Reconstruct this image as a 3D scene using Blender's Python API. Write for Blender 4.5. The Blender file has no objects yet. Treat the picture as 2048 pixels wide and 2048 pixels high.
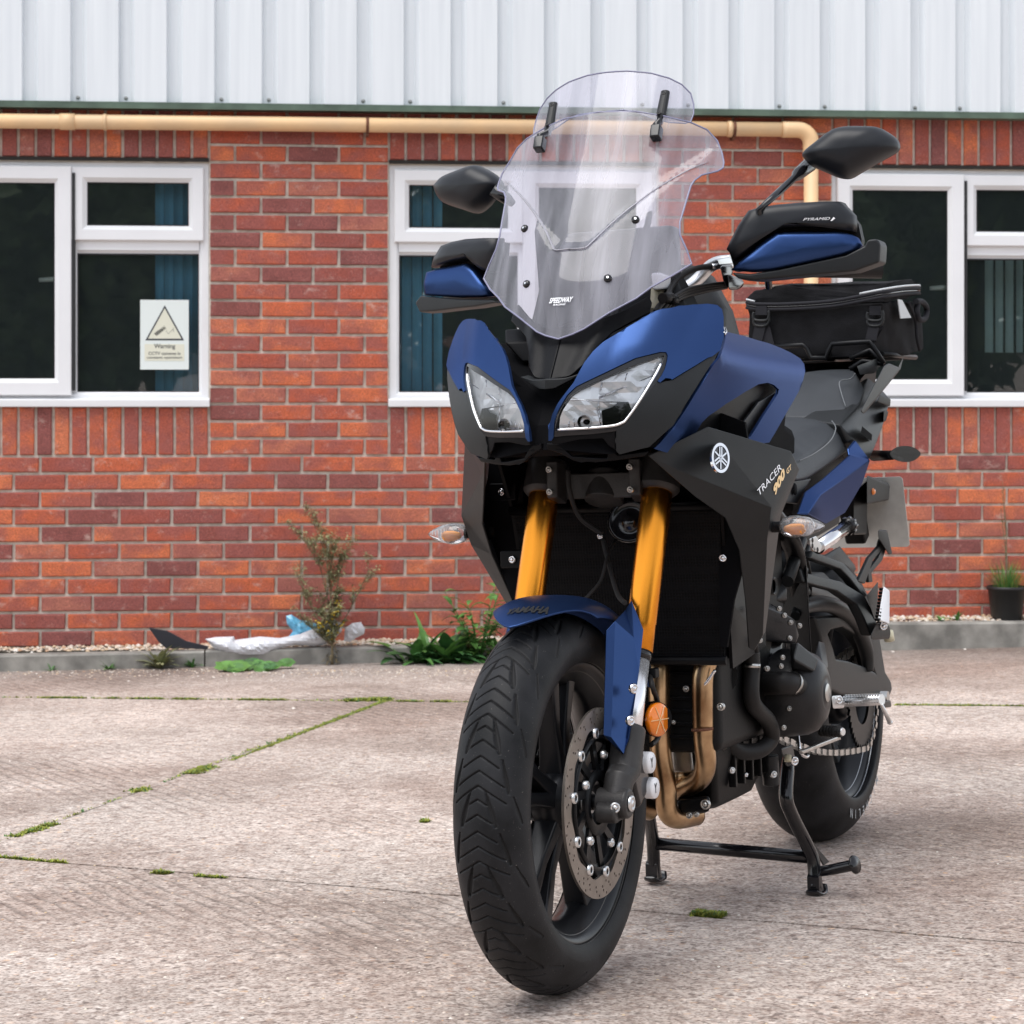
import bpy, bmesh, math, random
import numpy as np
from mathutils import Vector, Matrix, noise
from mathutils.geometry import delaunay_2d_cdt
R_ = math.radians
rnd = random.Random(7)
scene = bpy.context.scene
col = scene.collection

# ------------------------------------------------------------------ camera, sky, sun, exposure
CAM_Z = .9294
F_PX = 4421.15                      # focal length of the 2048 px photograph in pixels
cd = bpy.data.cameras.new('camera'); cam = bpy.data.objects.new('camera', cd); col.objects.link(cam)
cam.location = (0, 0, CAM_Z); cam.rotation_euler = (R_(90), 0, 0)
cd.sensor_width = 36; cd.lens = 36*F_PX/2048; cd.shift_y = -212/2048
cd.clip_end = 2000; cd.clip_start = .05
cd.dof.use_dof = True; cd.dof.focus_distance = 3.75; cd.dof.aperture_fstop = 16
scene.camera = cam
scene.view_settings.view_transform = 'Standard'; scene.view_settings.look = 'None'
scene.view_settings.gamma = 1; scene.view_settings.exposure = .90
scene.view_settings.use_curve_mapping = False
scene.cycles.max_bounces = 8; scene.cycles.transparent_max_bounces = 16
world = bpy.data.worlds.new('World'); scene.world = world; world.use_nodes = True
nt = world.node_tree; nt.nodes.clear()
sky = nt.nodes.new('ShaderNodeTexSky'); sky.sky_type = 'NISHITA'; sky.sun_disc = False
SUN_EL, SUN_AZ = R_(70), R_(222)
sky.sun_elevation = SUN_EL; sky.sun_rotation = SUN_AZ
sky.air_density = 1.0; sky.dust_density = 1.0; sky.ozone_density = 1.0
hs = nt.nodes.new('ShaderNodeHueSaturation'); hs.inputs['Saturation'].default_value = .28
bg = nt.nodes.new('ShaderNodeBackground'); bg.inputs['Strength'].default_value = .15
wo = nt.nodes.new('ShaderNodeOutputWorld')
nt.links.new(sky.outputs[0], hs.inputs['Color']); nt.links.new(hs.outputs[0], bg.inputs['Color']); nt.links.new(bg.outputs[0], wo.inputs['Surface'])
sl = bpy.data.lights.new('sun', 'SUN'); sl.energy = 1.5; sl.angle = R_(48); sl.color = (1, .97, .93)
sun = bpy.data.objects.new('sun', sl); col.objects.link(sun)
sd = Vector((math.sin(SUN_AZ)*math.cos(SUN_EL), math.cos(SUN_AZ)*math.cos(SUN_EL), math.sin(SUN_EL)))
sun.rotation_euler = (-sd).to_track_quat('-Z', 'Y').to_euler(); sun.location = (-3, -4, 8)

# ------------------------------------------------------------------ materials
RIDGE = -30   # direction of the tamping ridges
MAT = {}
LOWSPEC = {'grey_plastic': .30, 'black_plastic': .14, 'engine_metal': .22, 'black_metal': .25, 'rubber_hose': .2, 'cover_grey': .3, 'seat_vinyl': .3, 'mirror_plastic': .3, 'cast_grey': .3, 'bag_cloth': .15, 'dark_void': .05, 'strap': .2, 'rim_paint': .35}
def mat(name, color, rough=.5, metal=0, bump=0, bscale=200, spec=.5, coat=0, noise_amt=0, nscale=20, dark=None):
    m = bpy.data.materials.new(name); m.use_nodes = True; n = m.node_tree
    b = n.nodes['Principled BSDF']
    b.inputs['Base Color'].default_value = (*color, 1); b.inputs['Roughness'].default_value = rough
    b.inputs['Metallic'].default_value = metal; b.inputs['Specular IOR Level'].default_value = LOWSPEC.get(name, spec)
    b.inputs['Coat Weight'].default_value = coat
    tc = n.nodes.new('ShaderNodeTexCoord')
    if noise_amt:
        t = n.nodes.new('ShaderNodeTexNoise'); t.inputs['Scale'].default_value = nscale; t.inputs['Detail'].default_value = 6
        r = n.nodes.new('ShaderNodeValToRGB')
        r.color_ramp.elements[0].position = .35; r.color_ramp.elements[1].position = .65
        d = dark or tuple(c*(1-noise_amt) for c in color)
        r.color_ramp.elements[0].color = (*d, 1); r.color_ramp.elements[1].color = (*color, 1)
        n.links.new(tc.outputs['Object'], t.inputs['Vector']); n.links.new(t.outputs['Fac'], r.inputs['Fac'])
        n.links.new(r.outputs['Color'], b.inputs['Base Color'])
    if bump:
        t = n.nodes.new('ShaderNodeTexNoise'); t.inputs['Scale'].default_value = bscale; t.inputs['Detail'].default_value = 4
        u = n.nodes.new('ShaderNodeBump'); u.inputs['Strength'].default_value = bump; u.inputs['Distance'].default_value = .001
        n.links.new(tc.outputs['Object'], t.inputs['Vector']); n.links.new(t.outputs['Fac'], u.inputs['Height'])
        n.links.new(u.outputs[0], b.inputs['Normal'])
    MAT[name] = m; return m
mat('blue_paint', (.030, .062, .170), .33, .88, .05, 900, noise_amt=.05, nscale=9)
MAT['blue_paint'].node_tree.nodes['Principled BSDF'].inputs['Specular Tint'].default_value = (.50, .54, .72, 1)
mat('groove', (.004, .004, .005), .8)
mat('rim_line', (.10, .095, .09), .3, .6)
mat('grey_plastic', (.014, .0155, .017), .42, 0, .25, 700, noise_amt=.2, nscale=14)
mat('black_plastic', (.003, .003, .004), .42, 0, .3, 500, noise_amt=.2, nscale=20)
mat('mirror_plastic', (.012, .0135, .017), .38)
mat('gloss_black', (.008, .008, .01), .15, 0, 0)
mat('black_metal', (.008, .0085, .01), .36, .3, .3, 300, noise_amt=.4, nscale=30)
mat('dark_void', (.004, .004, .005), .7)
mat('engine_metal', (.005, .005, .006), .36, .15, .35, 250, noise_amt=.4, nscale=25)
mat('cast_grey', (.05, .048, .048), .42, .3, .4, 350, noise_amt=.3, nscale=30)
mat('gold', (.80, .30, .03), .26, 1, .03, 200)
mat('chrome', (.78, .78, .8), .12, 1)
mat('steel', (.55, .54, .52), .3, 1, .2, 200, noise_amt=.25, nscale=40)
mat('disc_steel', (.30, .265, .235), .34, .8, .25, 500, noise_amt=.2, nscale=40)
mat('alu', (.72, .73, .74), .33, 1, .2, 200)
mat('header', (.62, .43, .25), .30, 1, .2, 90, noise_amt=.45, nscale=14, dark=(.22, .125, .065))
mat('rubber_hose', (.018, .017, .017), .48, 0, .3, 200)
mat('seat_vinyl', (.036, .040, .046), .5, 0, .5, 800, noise_amt=.15, nscale=15)
mat('cover_grey', (.022, .022, .024), .36, .25, .3, 300, noise_amt=.2, nscale=20)
mat('black_engine', (.002, .002, .0025), .5, 0, .3, 200, spec=.2)
mat('slider_chrome', (.9, .9, .92), .26, .85)
mat('rim_edge', (.42, .43, .45), .28, .8)
mat('stitch', (.14, .15, .16), .8)
mat('rim_paint', (.014, .015, .018), .3, .3, .1, 300)
mat('rim_grey', (.11, .12, .13), .3, .6, .1, 300)
mat('bag_cloth', (.013, .013, .015), .85, 0, 1, 500, noise_amt=.5, nscale=18)
mat('strap', (.02, .02, .024), .8, 0, .8, 900)
mat('silver_piping', (.5, .52, .54), .45)
mat('bulb_amber', (.98, .36, .01), .3, 0, .3, 60)
mat('orange_lens', (.80, .20, .005), .15, 0, .5, 60, coat=.6)
mat('white_decal', (.82, .83, .86), .5)
mat('gold_decal', (.75, .52, .25), .4)
mat('black_decal', (.0015, .0015, .002), .6)
mat('plate_back', (.60, .60, .57), .5, 0, .2, 80, noise_amt=.12, nscale=45)
mat('upvc', (.80, .81, .83), .35, 0, .05, 30, noise_amt=.06, nscale=3)
mat('gasket', (.015, .015, .017), .6)
mat('sign_white', (.72, .78, .76), .5)
mat('sign_cream', (.70, .70, .58), .5)
mat('sign_ink', (.04, .045, .055), .6)
mat('flashing', (.10, .15, .11), .5, 0, .2, 40, noise_amt=.4, nscale=8)
mat('soffit', (.02, .018, .016), .9)
mat('screw', (.3, .31, .3), .5, .5)
mat('pipe', (.78, .52, .28), .5, 0, .2, 60, noise_amt=.5, nscale=5, dark=(.66, .46, .27))
mat('rust', (.16, .06, .03), .8, 0, .5, 200, noise_amt=.5, nscale=40)
mat('blind', (.16, .45, .72), .8)
mat('blind_grey', (.4, .52, .56), .8)
mat('room', (.05, .05, .05), .9, noise_amt=.5, nscale=2)
mat('room_back', (.16, .19, .17), .9, noise_amt=.7, nscale=3)
mat('soil', (.06, .05, .035), .95, 0, 1, 60, noise_amt=.5, nscale=30)
mat('kerb', (.33, .315, .285), .9, 0, 1, 120, noise_amt=.5, nscale=11)
mat('pot', (.012, .012, .013), .5)
mat('leaf', (.085, .23, .05), .5, 0, .5, 60, noise_amt=.5, nscale=25)
mat('leaf_dark', (.045, .14, .04), .5, 0, .5, 60, noise_amt=.5, nscale=25)
mat('leaf_light', (.12, .28, .06), .5, 0, .4, 60, noise_amt=.4, nscale=20)
mat('moss', (.36, .39, .07), .95, 0, 1, 300, noise_amt=.6, nscale=60)
mat('stem_dry', (.24, .19, .11), .9, noise_amt=.5, nscale=60)
mat('weed_leaf', (.30, .31, .15), .8, noise_amt=.4, nscale=60)
mat('flower', (.75, .5, .03), .7)
mat('shard', (.018, .02, .028), .4)
mat('tree_leaf', (.07, .11, .035), .7)
mat('bark', (.07, .05, .035), .9)
mat('reflector', (.96, .97, .98), .25, .35, .4, 60)
mat('screen_edge', (.20, .20, .30), .25)
mat('black_cap', (.01, .01, .011), .2)
mat('cream_plug', (.62, .58, .42), .5)

def glass(name, tint, gloss=1.0, rough=.0, ior=1.5, alpha_like=1.0, haze=0, hazecol=(.8, .82, .85)):
    m = bpy.data.materials.new(name); m.use_nodes = True; n = m.node_tree; n.nodes.clear()
    out = n.nodes.new('ShaderNodeOutputMaterial'); tr = n.nodes.new('ShaderNodeBsdfTransparent')
    gl = n.nodes.new('ShaderNodeBsdfGlossy'); fr = n.nodes.new('ShaderNodeFresnel'); mx = n.nodes.new('ShaderNodeMixShader')
    tr.inputs[0].default_value = (*tint, 1); gl.inputs['Roughness'].default_value = rough; fr.inputs['IOR'].default_value = ior
    mu = n.nodes.new('ShaderNodeMath'); mu.operation = 'MULTIPLY'; mu.inputs[1].default_value = gloss; mu.use_clamp = True
    n.links.new(fr.outputs[0], mu.inputs[0]); n.links.new(mu.outputs[0], mx.inputs[0])
    last = tr
    if haze:
        ge_ = n.nodes.new('ShaderNodeTexCoord'); mp_ = n.nodes.new('ShaderNodeMapping'); mp_.inputs['Scale'].default_value = (3, 26, 2.5); nz_ = n.nodes.new('ShaderNodeTexNoise'); nz_.inputs['Scale'].default_value = 1.0; nz_.inputs['Detail'].default_value = 5
        mr_ = n.nodes.new('ShaderNodeMapRange'); mr_.inputs[1].default_value = .35; mr_.inputs[2].default_value = .7; mr_.inputs[3].default_value = haze*.55; mr_.inputs[4].default_value = haze*2.0
        n.links.new(ge_.outputs['Object'], mp_.inputs[0]); n.links.new(mp_.outputs[0], nz_.inputs['Vector']); n.links.new(nz_.outputs['Fac'], mr_.inputs[0])
        df = n.nodes.new('ShaderNodeBsdfDiffuse'); df.inputs[0].default_value = (*hazecol, 1)
        m2 = n.nodes.new('ShaderNodeMixShader'); m2.inputs[0].default_value = haze
        if name == 'screen_tint': n.links.new(mr_.outputs[0], m2.inputs[0])  # milky sky reflection and surface film painted in as streaky diffuse haze
        n.links.new(tr.outputs[0], m2.inputs[1]); n.links.new(df.outputs[0], m2.inputs[2]); last = m2
    n.links.new(last.outputs[0], mx.inputs[1]); n.links.new(gl.outputs[0], mx.inputs[2]); n.links.new(mx.outputs[0], out.inputs['Surface'])
    MAT[name] = m; return m
glass('screen_tint', (.72, .705, .78), .9, .06, 1.5, haze=.20, hazecol=(.64, .64, .72))
glass('fold_highlight', (.8, .79, .84), 1.2, .1, 1.5, haze=.34, hazecol=(.8, .79, .86))
glass('lens_clear', (.93, .94, .95), 1.1, .0, 1.5)
glass('indicator_clear', (.93, .93, .95), 1.3, .03, 1.5, haze=.14, hazecol=(.9, .9, .92))
glass('window_glass', (.84, .88, .86), 1.5, .0, 1.5, haze=.022, hazecol=(.45, .58, .6))
glass('bag_plastic', (.75, .77, .82), 1.5, .15, 1.45, haze=.75, hazecol=(.84, .85, .9))
glass('bag_blue', (.3, .65, .85), 1.5, .15, 1.45, haze=.65, hazecol=(.2, .62, .92))

def node_mat(name):
    m = bpy.data.materials.new(name); m.use_nodes = True; MAT[name] = m
    return m, m.node_tree, m.node_tree.nodes['Principled BSDF']
def N(n, kind, **kw):
    x = n.nodes.new(kind)
    for k, v in kw.items():
        if k in ('operation', 'blend_type', 'data_type', 'feature', 'wave_type', 'distance'): setattr(x, k, v)
        else: x.inputs[k].default_value = v
    return x
def ramp(n, stops):
    r = n.nodes.new('ShaderNodeValToRGB'); e = r.color_ramp.elements
    while len(e) < len(stops): e.new(.5)
    for i, (p, c) in enumerate(stops): e[i].position = p; e[i].color = (*c, 1)
    return r
def mixc(n, fac, a, b, blend='MIX'):
    x = n.nodes.new('ShaderNodeMix'); x.data_type = 'RGBA'; x.blend_type = blend
    for sock, v in ((x.inputs[0], fac), (x.inputs[6], a), (x.inputs[7], b)):
        if hasattr(v, 'is_linked'): n.links.new(v, sock)
        elif isinstance(v, tuple): sock.default_value = (*v, 1)
        else: sock.default_value = v
    return x.outputs[2]
# brick: one colour per brick, then fire marks, sand texture and lime specks
m, n, b = node_mat('brick')
oi = n.nodes.new('ShaderNodeObjectInfo'); ge = n.nodes.new('ShaderNodeNewGeometry'); tc = n.nodes.new('ShaderNodeTexCoord')
ad = N(n, 'ShaderNodeMath', operation='ADD'); n.links.new(oi.outputs['Random'], ad.inputs[0]); n.links.new(ge.outputs['Random Per Island'], ad.inputs[1])
fr_ = N(n, 'ShaderNodeMath', operation='FRACT'); n.links.new(ad.outputs[0], fr_.inputs[0])
r1 = ramp(n, [(0, (.18, .060, .055)), (.16, (.29, .072, .052)), (.42, (.41, .088, .046)), (.68, (.50, .118, .050)), (.86, (.58, .165, .070)), (1, (.36, .13, .095))])
n.links.new(fr_.outputs[0], r1.inputs[0])
ps = n.nodes.new('ShaderNodeVectorMath'); ps.operation = 'MULTIPLY_ADD'
n.links.new(ge.outputs['Position'], ps.inputs[0]); ps.inputs[1].default_value = (1, 1, 1.4)
n.links.new(fr_.outputs[0], ps.inputs[2])
t1 = N(n, 'ShaderNodeTexNoise', Scale=9.0, Detail=5.0); n.links.new(ps.outputs[0], t1.inputs['Vector'])
r2 = ramp(n, [(.40, (0, 0, 0)), (.60, (1, 1, 1))]); n.links.new(t1.outputs['Fac'], r2.inputs[0])
c1 = mixc(n, r2.outputs[0], r1.outputs[0], (.20, .062, .055))
f1 = N(n, 'ShaderNodeMath', operation='MULTIPLY'); n.links.new(r2.outputs[0], f1.inputs[0]); f1.inputs[1].default_value = .7
c1 = mixc(n, f1.outputs[0], r1.outputs[0], (.27, .085, .075))
t2 = N(n, 'ShaderNodeTexNoise', Scale=210.0, Detail=3.0); n.links.new(ge.outputs['Position'], t2.inputs['Vector'])
r3 = ramp(n, [(.3, (.62, .6, .6)), (.5, (1, 1, 1)), (.70, (1.45, 1.45, 1.4))]); n.links.new(t2.outputs['Fac'], r3.inputs[0])
c2 = mixc(n, 1.0, c1, r3.outputs[0], 'MULTIPLY')
t3 = N(n, 'ShaderNodeTexNoise', Scale=11.0, Detail=8.0, Roughness=.75); n.links.new(ps.outputs[0], t3.inputs['Vector'])
r4 = ramp(n, [(.58, (0, 0, 0)), (.72, (.7, .7, .7))]); n.links.new(t3.outputs['Fac'], r4.inputs[0])
c3 = mixc(n, r4.outputs[0], c2, (.58, .42, .36))
t4 = N(n, 'ShaderNodeTexVoronoi', Scale=130.0); n.links.new(ge.outputs['Position'], t4.inputs['Vector'])
r5 = ramp(n, [(.10, (.7, .7, .7)), (.17, (0, 0, 0))]); n.links.new(t4.outputs['Distance'], r5.inputs[0])
t5 = N(n, 'ShaderNodeTexNoise', Scale=5.0, Detail=3.0); n.links.new(ge.outputs['Position'], t5.inputs['Vector'])
r6 = ramp(n, [(.50, (0, 0, 0)), (.64, (1, 1, 1))]); n.links.new(t5.outputs['Fac'], r6.inputs[0])
f2 = N(n, 'ShaderNodeMath', operation='MULTIPLY'); n.links.new(r5.outputs[0], f2.inputs[0]); n.links.new(r6.outputs[0], f2.inputs[1])
c4 = mixc(n, f2.outputs[0], c3, (.68, .58, .55))
n.links.new(c4, b.inputs['Base Color']); b.inputs['Roughness'].default_value = .85
bu = N(n, 'ShaderNodeBump', Strength=.6, Distance=.002); n.links.new(t2.outputs['Fac'], bu.inputs['Height']); n.links.new(bu.outputs[0], b.inputs['Normal'])
# mortar
m, n, b = node_mat('mortar')
ge = n.nodes.new('ShaderNodeNewGeometry')
t1 = N(n, 'ShaderNodeTexNoise', Scale=30.0, Detail=6.0); n.links.new(ge.outputs['Position'], t1.inputs['Vector'])
r1 = ramp(n, [(.3, (.50, .46, .39)), (.7, (.78, .73, .64))]); n.links.new(t1.outputs['Fac'], r1.inputs[0]); n.links.new(r1.outputs[0], b.inputs['Base Color'])
b.inputs['Roughness'].default_value = .95
t2 = N(n, 'ShaderNodeTexNoise', Scale=160.0, Detail=3.0); n.links.new(ge.outputs['Position'], t2.inputs['Vector'])
bu = N(n, 'ShaderNodeBump', Strength=.7, Distance=.004); n.links.new(t2.outputs['Fac'], bu.inputs['Height']); n.links.new(bu.outputs[0], b.inputs['Normal'])
# white cladding with faint dirt runs
m, n, b = node_mat('cladding')
ge = n.nodes.new('ShaderNodeNewGeometry')
mp = n.nodes.new('ShaderNodeMapping'); mp.inputs['Scale'].default_value = (30, 30, 1.2); n.links.new(ge.outputs['Position'], mp.inputs['Vector'])
t1 = N(n, 'ShaderNodeTexNoise', Scale=1.0, Detail=5.0); n.links.new(mp.outputs[0], t1.inputs['Vector'])
r1 = ramp(n, [(.3, (.66, .70, .735)), (.7, (.74, .78, .81))]); n.links.new(t1.outputs['Fac'], r1.inputs[0]); n.links.new(r1.outputs[0], b.inputs['Base Color'])
b.inputs['Roughness'].default_value = .4
# concrete with exposed aggregate and tamping ridges
m, n, b = node_mat('concrete')
ge = n.nodes.new('ShaderNodeNewGeometry')
wp = N(n, 'ShaderNodeTexNoise', Scale=60.0, Detail=2.0); n.links.new(ge.outputs['Position'], wp.inputs['Vector'])
wv = n.nodes.new('ShaderNodeVectorMath'); wv.operation = 'MULTIPLY_ADD'; wv.inputs[1].default_value = (.012, .012, .012)
n.links.new(wp.outputs['Color'], wv.inputs[0]); n.links.new(ge.outputs['Position'], wv.inputs[2])
v1 = N(n, 'ShaderNodeTexVoronoi', Scale=66.0); n.links.new(wv.outputs[0], v1.inputs['Vector'])
sp = n.nodes.new('ShaderNodeSeparateColor'); n.links.new(v1.outputs['Color'], sp.inputs[0])
peb = ramp(n, [(0, (.13, .10, .09)), (.14, (.27, .215, .19)), (.36, (.46, .38, .35)), (.6, (.62, .55, .51)), (.8, (.47, .345, .28)), (.93, (.76, .71, .68)), (1, (.62, .42, .27))]); n.links.new(sp.outputs[0], peb.inputs[0])
cem = N(n, 'ShaderNodeTexNoise', Scale=150.0, Detail=6.0); n.links.new(ge.outputs['Position'], cem.inputs['Vector'])
cer = ramp(n, [(.32, (.20, .165, .15)), (.5, (.50, .44, .41)), (.72, (.70, .65, .62))]); n.links.new(cem.outputs['Fac'], cer.inputs[0])
msk = ramp(n, [(.32, (1, 1, 1)), (.5, (0, 0, 0))]); n.links.new(v1.outputs['Distance'], msk.inputs[0])
mk2 = N(n, 'ShaderNodeTexNoise', Scale=6.0, Detail=4.0); n.links.new(ge.outputs['Position'], mk2.inputs['Vector'])
mk3 = ramp(n, [(.35, (.25, .25, .25)), (.6, (.9, .9, .9))]); n.links.new(mk2.outputs['Fac'], mk3.inputs[0])
mm = N(n, 'ShaderNodeMath', operation='MULTIPLY'); n.links.new(msk.outputs[0], mm.inputs[0]); n.links.new(mk3.outputs[0], mm.inputs[1])
cc = mixc(n, mm.outputs[0], cer.outputs[0], peb.outputs[0])
big = N(n, 'ShaderNodeTexNoise', Scale=1.3, Detail=5.0); n.links.new(ge.outputs['Position'], big.inputs['Vector'])
bgr = ramp(n, [(.3, (.86, .83, .81)), (.7, (1.14, 1.09, 1.07))]); n.links.new(big.outputs['Fac'], bgr.inputs[0])
cc = mixc(n, 1.0, cc, bgr.outputs[0], 'MULTIPLY')
v2 = N(n, 'ShaderNodeTexVoronoi', Scale=38.0); n.links.new(ge.outputs['Position'], v2.inputs['Vector'])
s2 = n.nodes.new('ShaderNodeSeparateColor'); n.links.new(v2.outputs['Color'], s2.inputs[0])
dk = ramp(n, [(.10, (1, 1, 1)), (.16, (0, 0, 0))]); n.links.new(v2.outputs['Distance'], dk.inputs[0])
dk2 = ramp(n, [(.80, (0, 0, 0)), (.84, (.8, .8, .8))]); n.links.new(s2.outputs[1], dk2.inputs[0])
m3 = N(n, 'ShaderNodeMath', operation='MULTIPLY'); n.links.new(dk.outputs[0], m3.inputs[0]); n.links.new(dk2.outputs[0], m3.inputs[1])
cc = mixc(n, m3.outputs[0], cc, (.10, .075, .065))
# ridges
mp = n.nodes.new('ShaderNodeMapping'); mp.inputs['Rotation'].default_value = (0, 0, R_(RIDGE)); n.links.new(ge.outputs['Position'], mp.inputs['Vector'])
wa = n.nodes.new('ShaderNodeTexWave'); wa.inputs['Scale'].default_value = 8.0; wa.inputs['Distortion'].default_value = 2.6; wa.inputs['Detail'].default_value = 3; wa.inputs['Detail Scale'].default_value = 1.2
n.links.new(mp.outputs[0], wa.inputs['Vector'])
rm = N(n, 'ShaderNodeTexNoise', Scale=.9, Detail=3.0); n.links.new(ge.outputs['Position'], rm.inputs['Vector'])
rmr = ramp(n, [(.46, (0, 0, 0)), (.60, (1, 1, 1))]); n.links.new(rm.outputs['Fac'], rmr.inputs[0])
wr = ramp(n, [(0, (0, 0, 0)), (.3, (1, 1, 1))]); n.links.new(wa.outputs['Fac'], wr.inputs[0])
h1 = N(n, 'ShaderNodeMath', operation='MULTIPLY'); n.links.new(wr.outputs[0], h1.inputs[0]); n.links.new(rmr.outputs[0], h1.inputs[1])
iv = N(n, 'ShaderNodeMath', operation='SUBTRACT'); iv.inputs[0].default_value = 1.0; n.links.new(wr.outputs[0], iv.inputs[1])
h2 = N(n, 'ShaderNodeMath', operation='MULTIPLY'); n.links.new(iv.outputs[0], h2.inputs[0]); n.links.new(rmr.outputs[0], h2.inputs[1])
h3 = N(n, 'ShaderNodeMath', operation='MULTIPLY'); n.links.new(h2.outputs[0], h3.inputs[0]); h3.inputs[1].default_value = .42
cc = mixc(n, h3.outputs[0], cc, (.22, .19, .17))
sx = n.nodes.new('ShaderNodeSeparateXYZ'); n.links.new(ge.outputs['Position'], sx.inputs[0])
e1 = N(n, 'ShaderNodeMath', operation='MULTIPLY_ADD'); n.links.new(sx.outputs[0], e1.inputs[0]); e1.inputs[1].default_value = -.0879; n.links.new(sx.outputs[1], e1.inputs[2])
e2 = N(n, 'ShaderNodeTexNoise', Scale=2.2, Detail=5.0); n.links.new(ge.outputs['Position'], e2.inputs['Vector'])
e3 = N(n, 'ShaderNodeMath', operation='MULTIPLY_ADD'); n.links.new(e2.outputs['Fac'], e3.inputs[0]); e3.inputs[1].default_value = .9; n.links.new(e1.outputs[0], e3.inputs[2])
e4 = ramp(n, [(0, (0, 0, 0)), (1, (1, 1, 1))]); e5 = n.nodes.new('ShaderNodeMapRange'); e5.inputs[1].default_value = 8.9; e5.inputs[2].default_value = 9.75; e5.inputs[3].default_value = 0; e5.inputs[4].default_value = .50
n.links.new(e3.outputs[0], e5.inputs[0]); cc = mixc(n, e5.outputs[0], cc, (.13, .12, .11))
st1 = N(n, 'ShaderNodeTexNoise', Scale=.75, Detail=9.0, Roughness=.7); n.links.new(ge.outputs['Position'], st1.inputs['Vector'])
st2 = ramp(n, [(.38, (.62, .56, .53)), (.56, (1, 1, 1))]); n.links.new(st1.outputs['Fac'], st2.inputs[0]); cc = mixc(n, 1.0, cc, st2.outputs[0], 'MULTIPLY')
bl_ = N(n, 'ShaderNodeTexNoise', Scale=34.0, Detail=5.0, Roughness=.7); n.links.new(ge.outputs['Position'], bl_.inputs['Vector'])
blr = ramp(n, [(.36, (.68, .62, .59)), (.52, (1.0, .99, .98)), (.66, (1.18, 1.17, 1.16))]); n.links.new(bl_.outputs['Fac'], blr.inputs[0]); cc = mixc(n, 1.0, cc, blr.outputs[0], 'MULTIPLY')
cc = mixc(n, 1.0, cc, (.99, 1.0, .985), 'MULTIPLY')
n.links.new(cc, b.inputs['Base Color']); b.inputs['Roughness'].default_value = .88
dd = N(n, 'ShaderNodeMath', operation='MULTIPLY'); n.links.new(v1.outputs['Distance'], dd.inputs[0]); dd.inputs[1].default_value = -1.0
b1 = N(n, 'ShaderNodeBump', Strength=.5, Distance=.004); n.links.new(dd.outputs[0], b1.inputs['Height'])
b2 = N(n, 'ShaderNodeBump', Strength=.5, Distance=.003); n.links.new(cem.outputs['Fac'], b2.inputs['Height']); n.links.new(b1.outputs[0], b2.inputs['Normal'])
b3 = N(n, 'ShaderNodeBump', Strength=.55, Distance=.006); n.links.new(h1.outputs[0], b3.inputs['Height']); n.links.new(b2.outputs[0], b3.inputs['Normal'])
n.links.new(b3.outputs[0], b.inputs['Normal'])
# tyre rubber, dusty
m, n, b = node_mat('tyre')
ge = n.nodes.new('ShaderNodeNewGeometry'); tc = n.nodes.new('ShaderNodeTexCoord')
t1 = N(n, 'ShaderNodeTexNoise', Scale=380.0, Detail=4.0); n.links.new(tc.outputs['Object'], t1.inputs['Vector'])
t2 = N(n, 'ShaderNodeTexNoise', Scale=14.0, Detail=5.0); n.links.new(tc.outputs['Object'], t2.inputs['Vector'])
r1 = ramp(n, [(.35, (.007, .0075, .0085)), (.7, (.021, .0215, .024))]); n.links.new(t2.outputs['Fac'], r1.inputs[0])
r2 = ramp(n, [(.69, (0, 0, 0)), (.75, (.7, .7, .7))]); n.links.new(t1.outputs['Fac'], r2.inputs[0])
f1 = N(n, 'ShaderNodeMath', operation='MULTIPLY'); n.links.new(r2.outputs[0], f1.inputs[0]); n.links.new(t2.outputs['Fac'], f1.inputs[1])
cx = mixc(n, f1.outputs[0], r1.outputs[0], (.35, .32, .29))
n.links.new(cx, b.inputs['Base Color']); b.inputs['Roughness'].default_value = .5; b.inputs['Specular IOR Level'].default_value = .16
bu = N(n, 'ShaderNodeBump', Strength=.25, Distance=.001); n.links.new(t1.outputs['Fac'], bu.inputs['Height']); n.links.new(bu.outputs[0], b.inputs['Normal'])
# radiator honeycomb guard
m, n, b = node_mat('honeycomb')
tc = n.nodes.new('ShaderNodeTexCoord')
v1 = N(n, 'ShaderNodeTexVoronoi', Scale=190.0, Randomness=.05); n.links.new(tc.outputs['Object'], v1.inputs['Vector'])
r1 = ramp(n, [(.30, (.0005, .0005, .0008)), (.46, (.004, .004, .005))]); n.links.new(v1.outputs['Distance'], r1.inputs[0]); n.links.new(r1.outputs[0], b.inputs['Base Color'])
b.inputs['Roughness'].default_value = .6; b.inputs['Specular IOR Level'].default_value = .12
bu = N(n, 'ShaderNodeBump', Strength=.6, Distance=.003); n.links.new(v1.outputs['Distance'], bu.inputs['Height']); n.links.new(bu.outputs[0], b.inputs['Normal'])
# pebbles in the border
m, n, b = node_mat('pebble')
ge = n.nodes.new('ShaderNodeNewGeometry')
r1 = ramp(n, [(0, (.60, .55, .48)), (.3, (.5, .36, .22)), (.55, (.72, .69, .64)), (.8, (.42, .24, .13)), (1, (.66, .6, .5))])
n.links.new(ge.outputs['Random Per Island'], r1.inputs[0]); n.links.new(r1.outputs[0], b.inputs['Base Color']); b.inputs['Roughness'].default_value = .7

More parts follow.
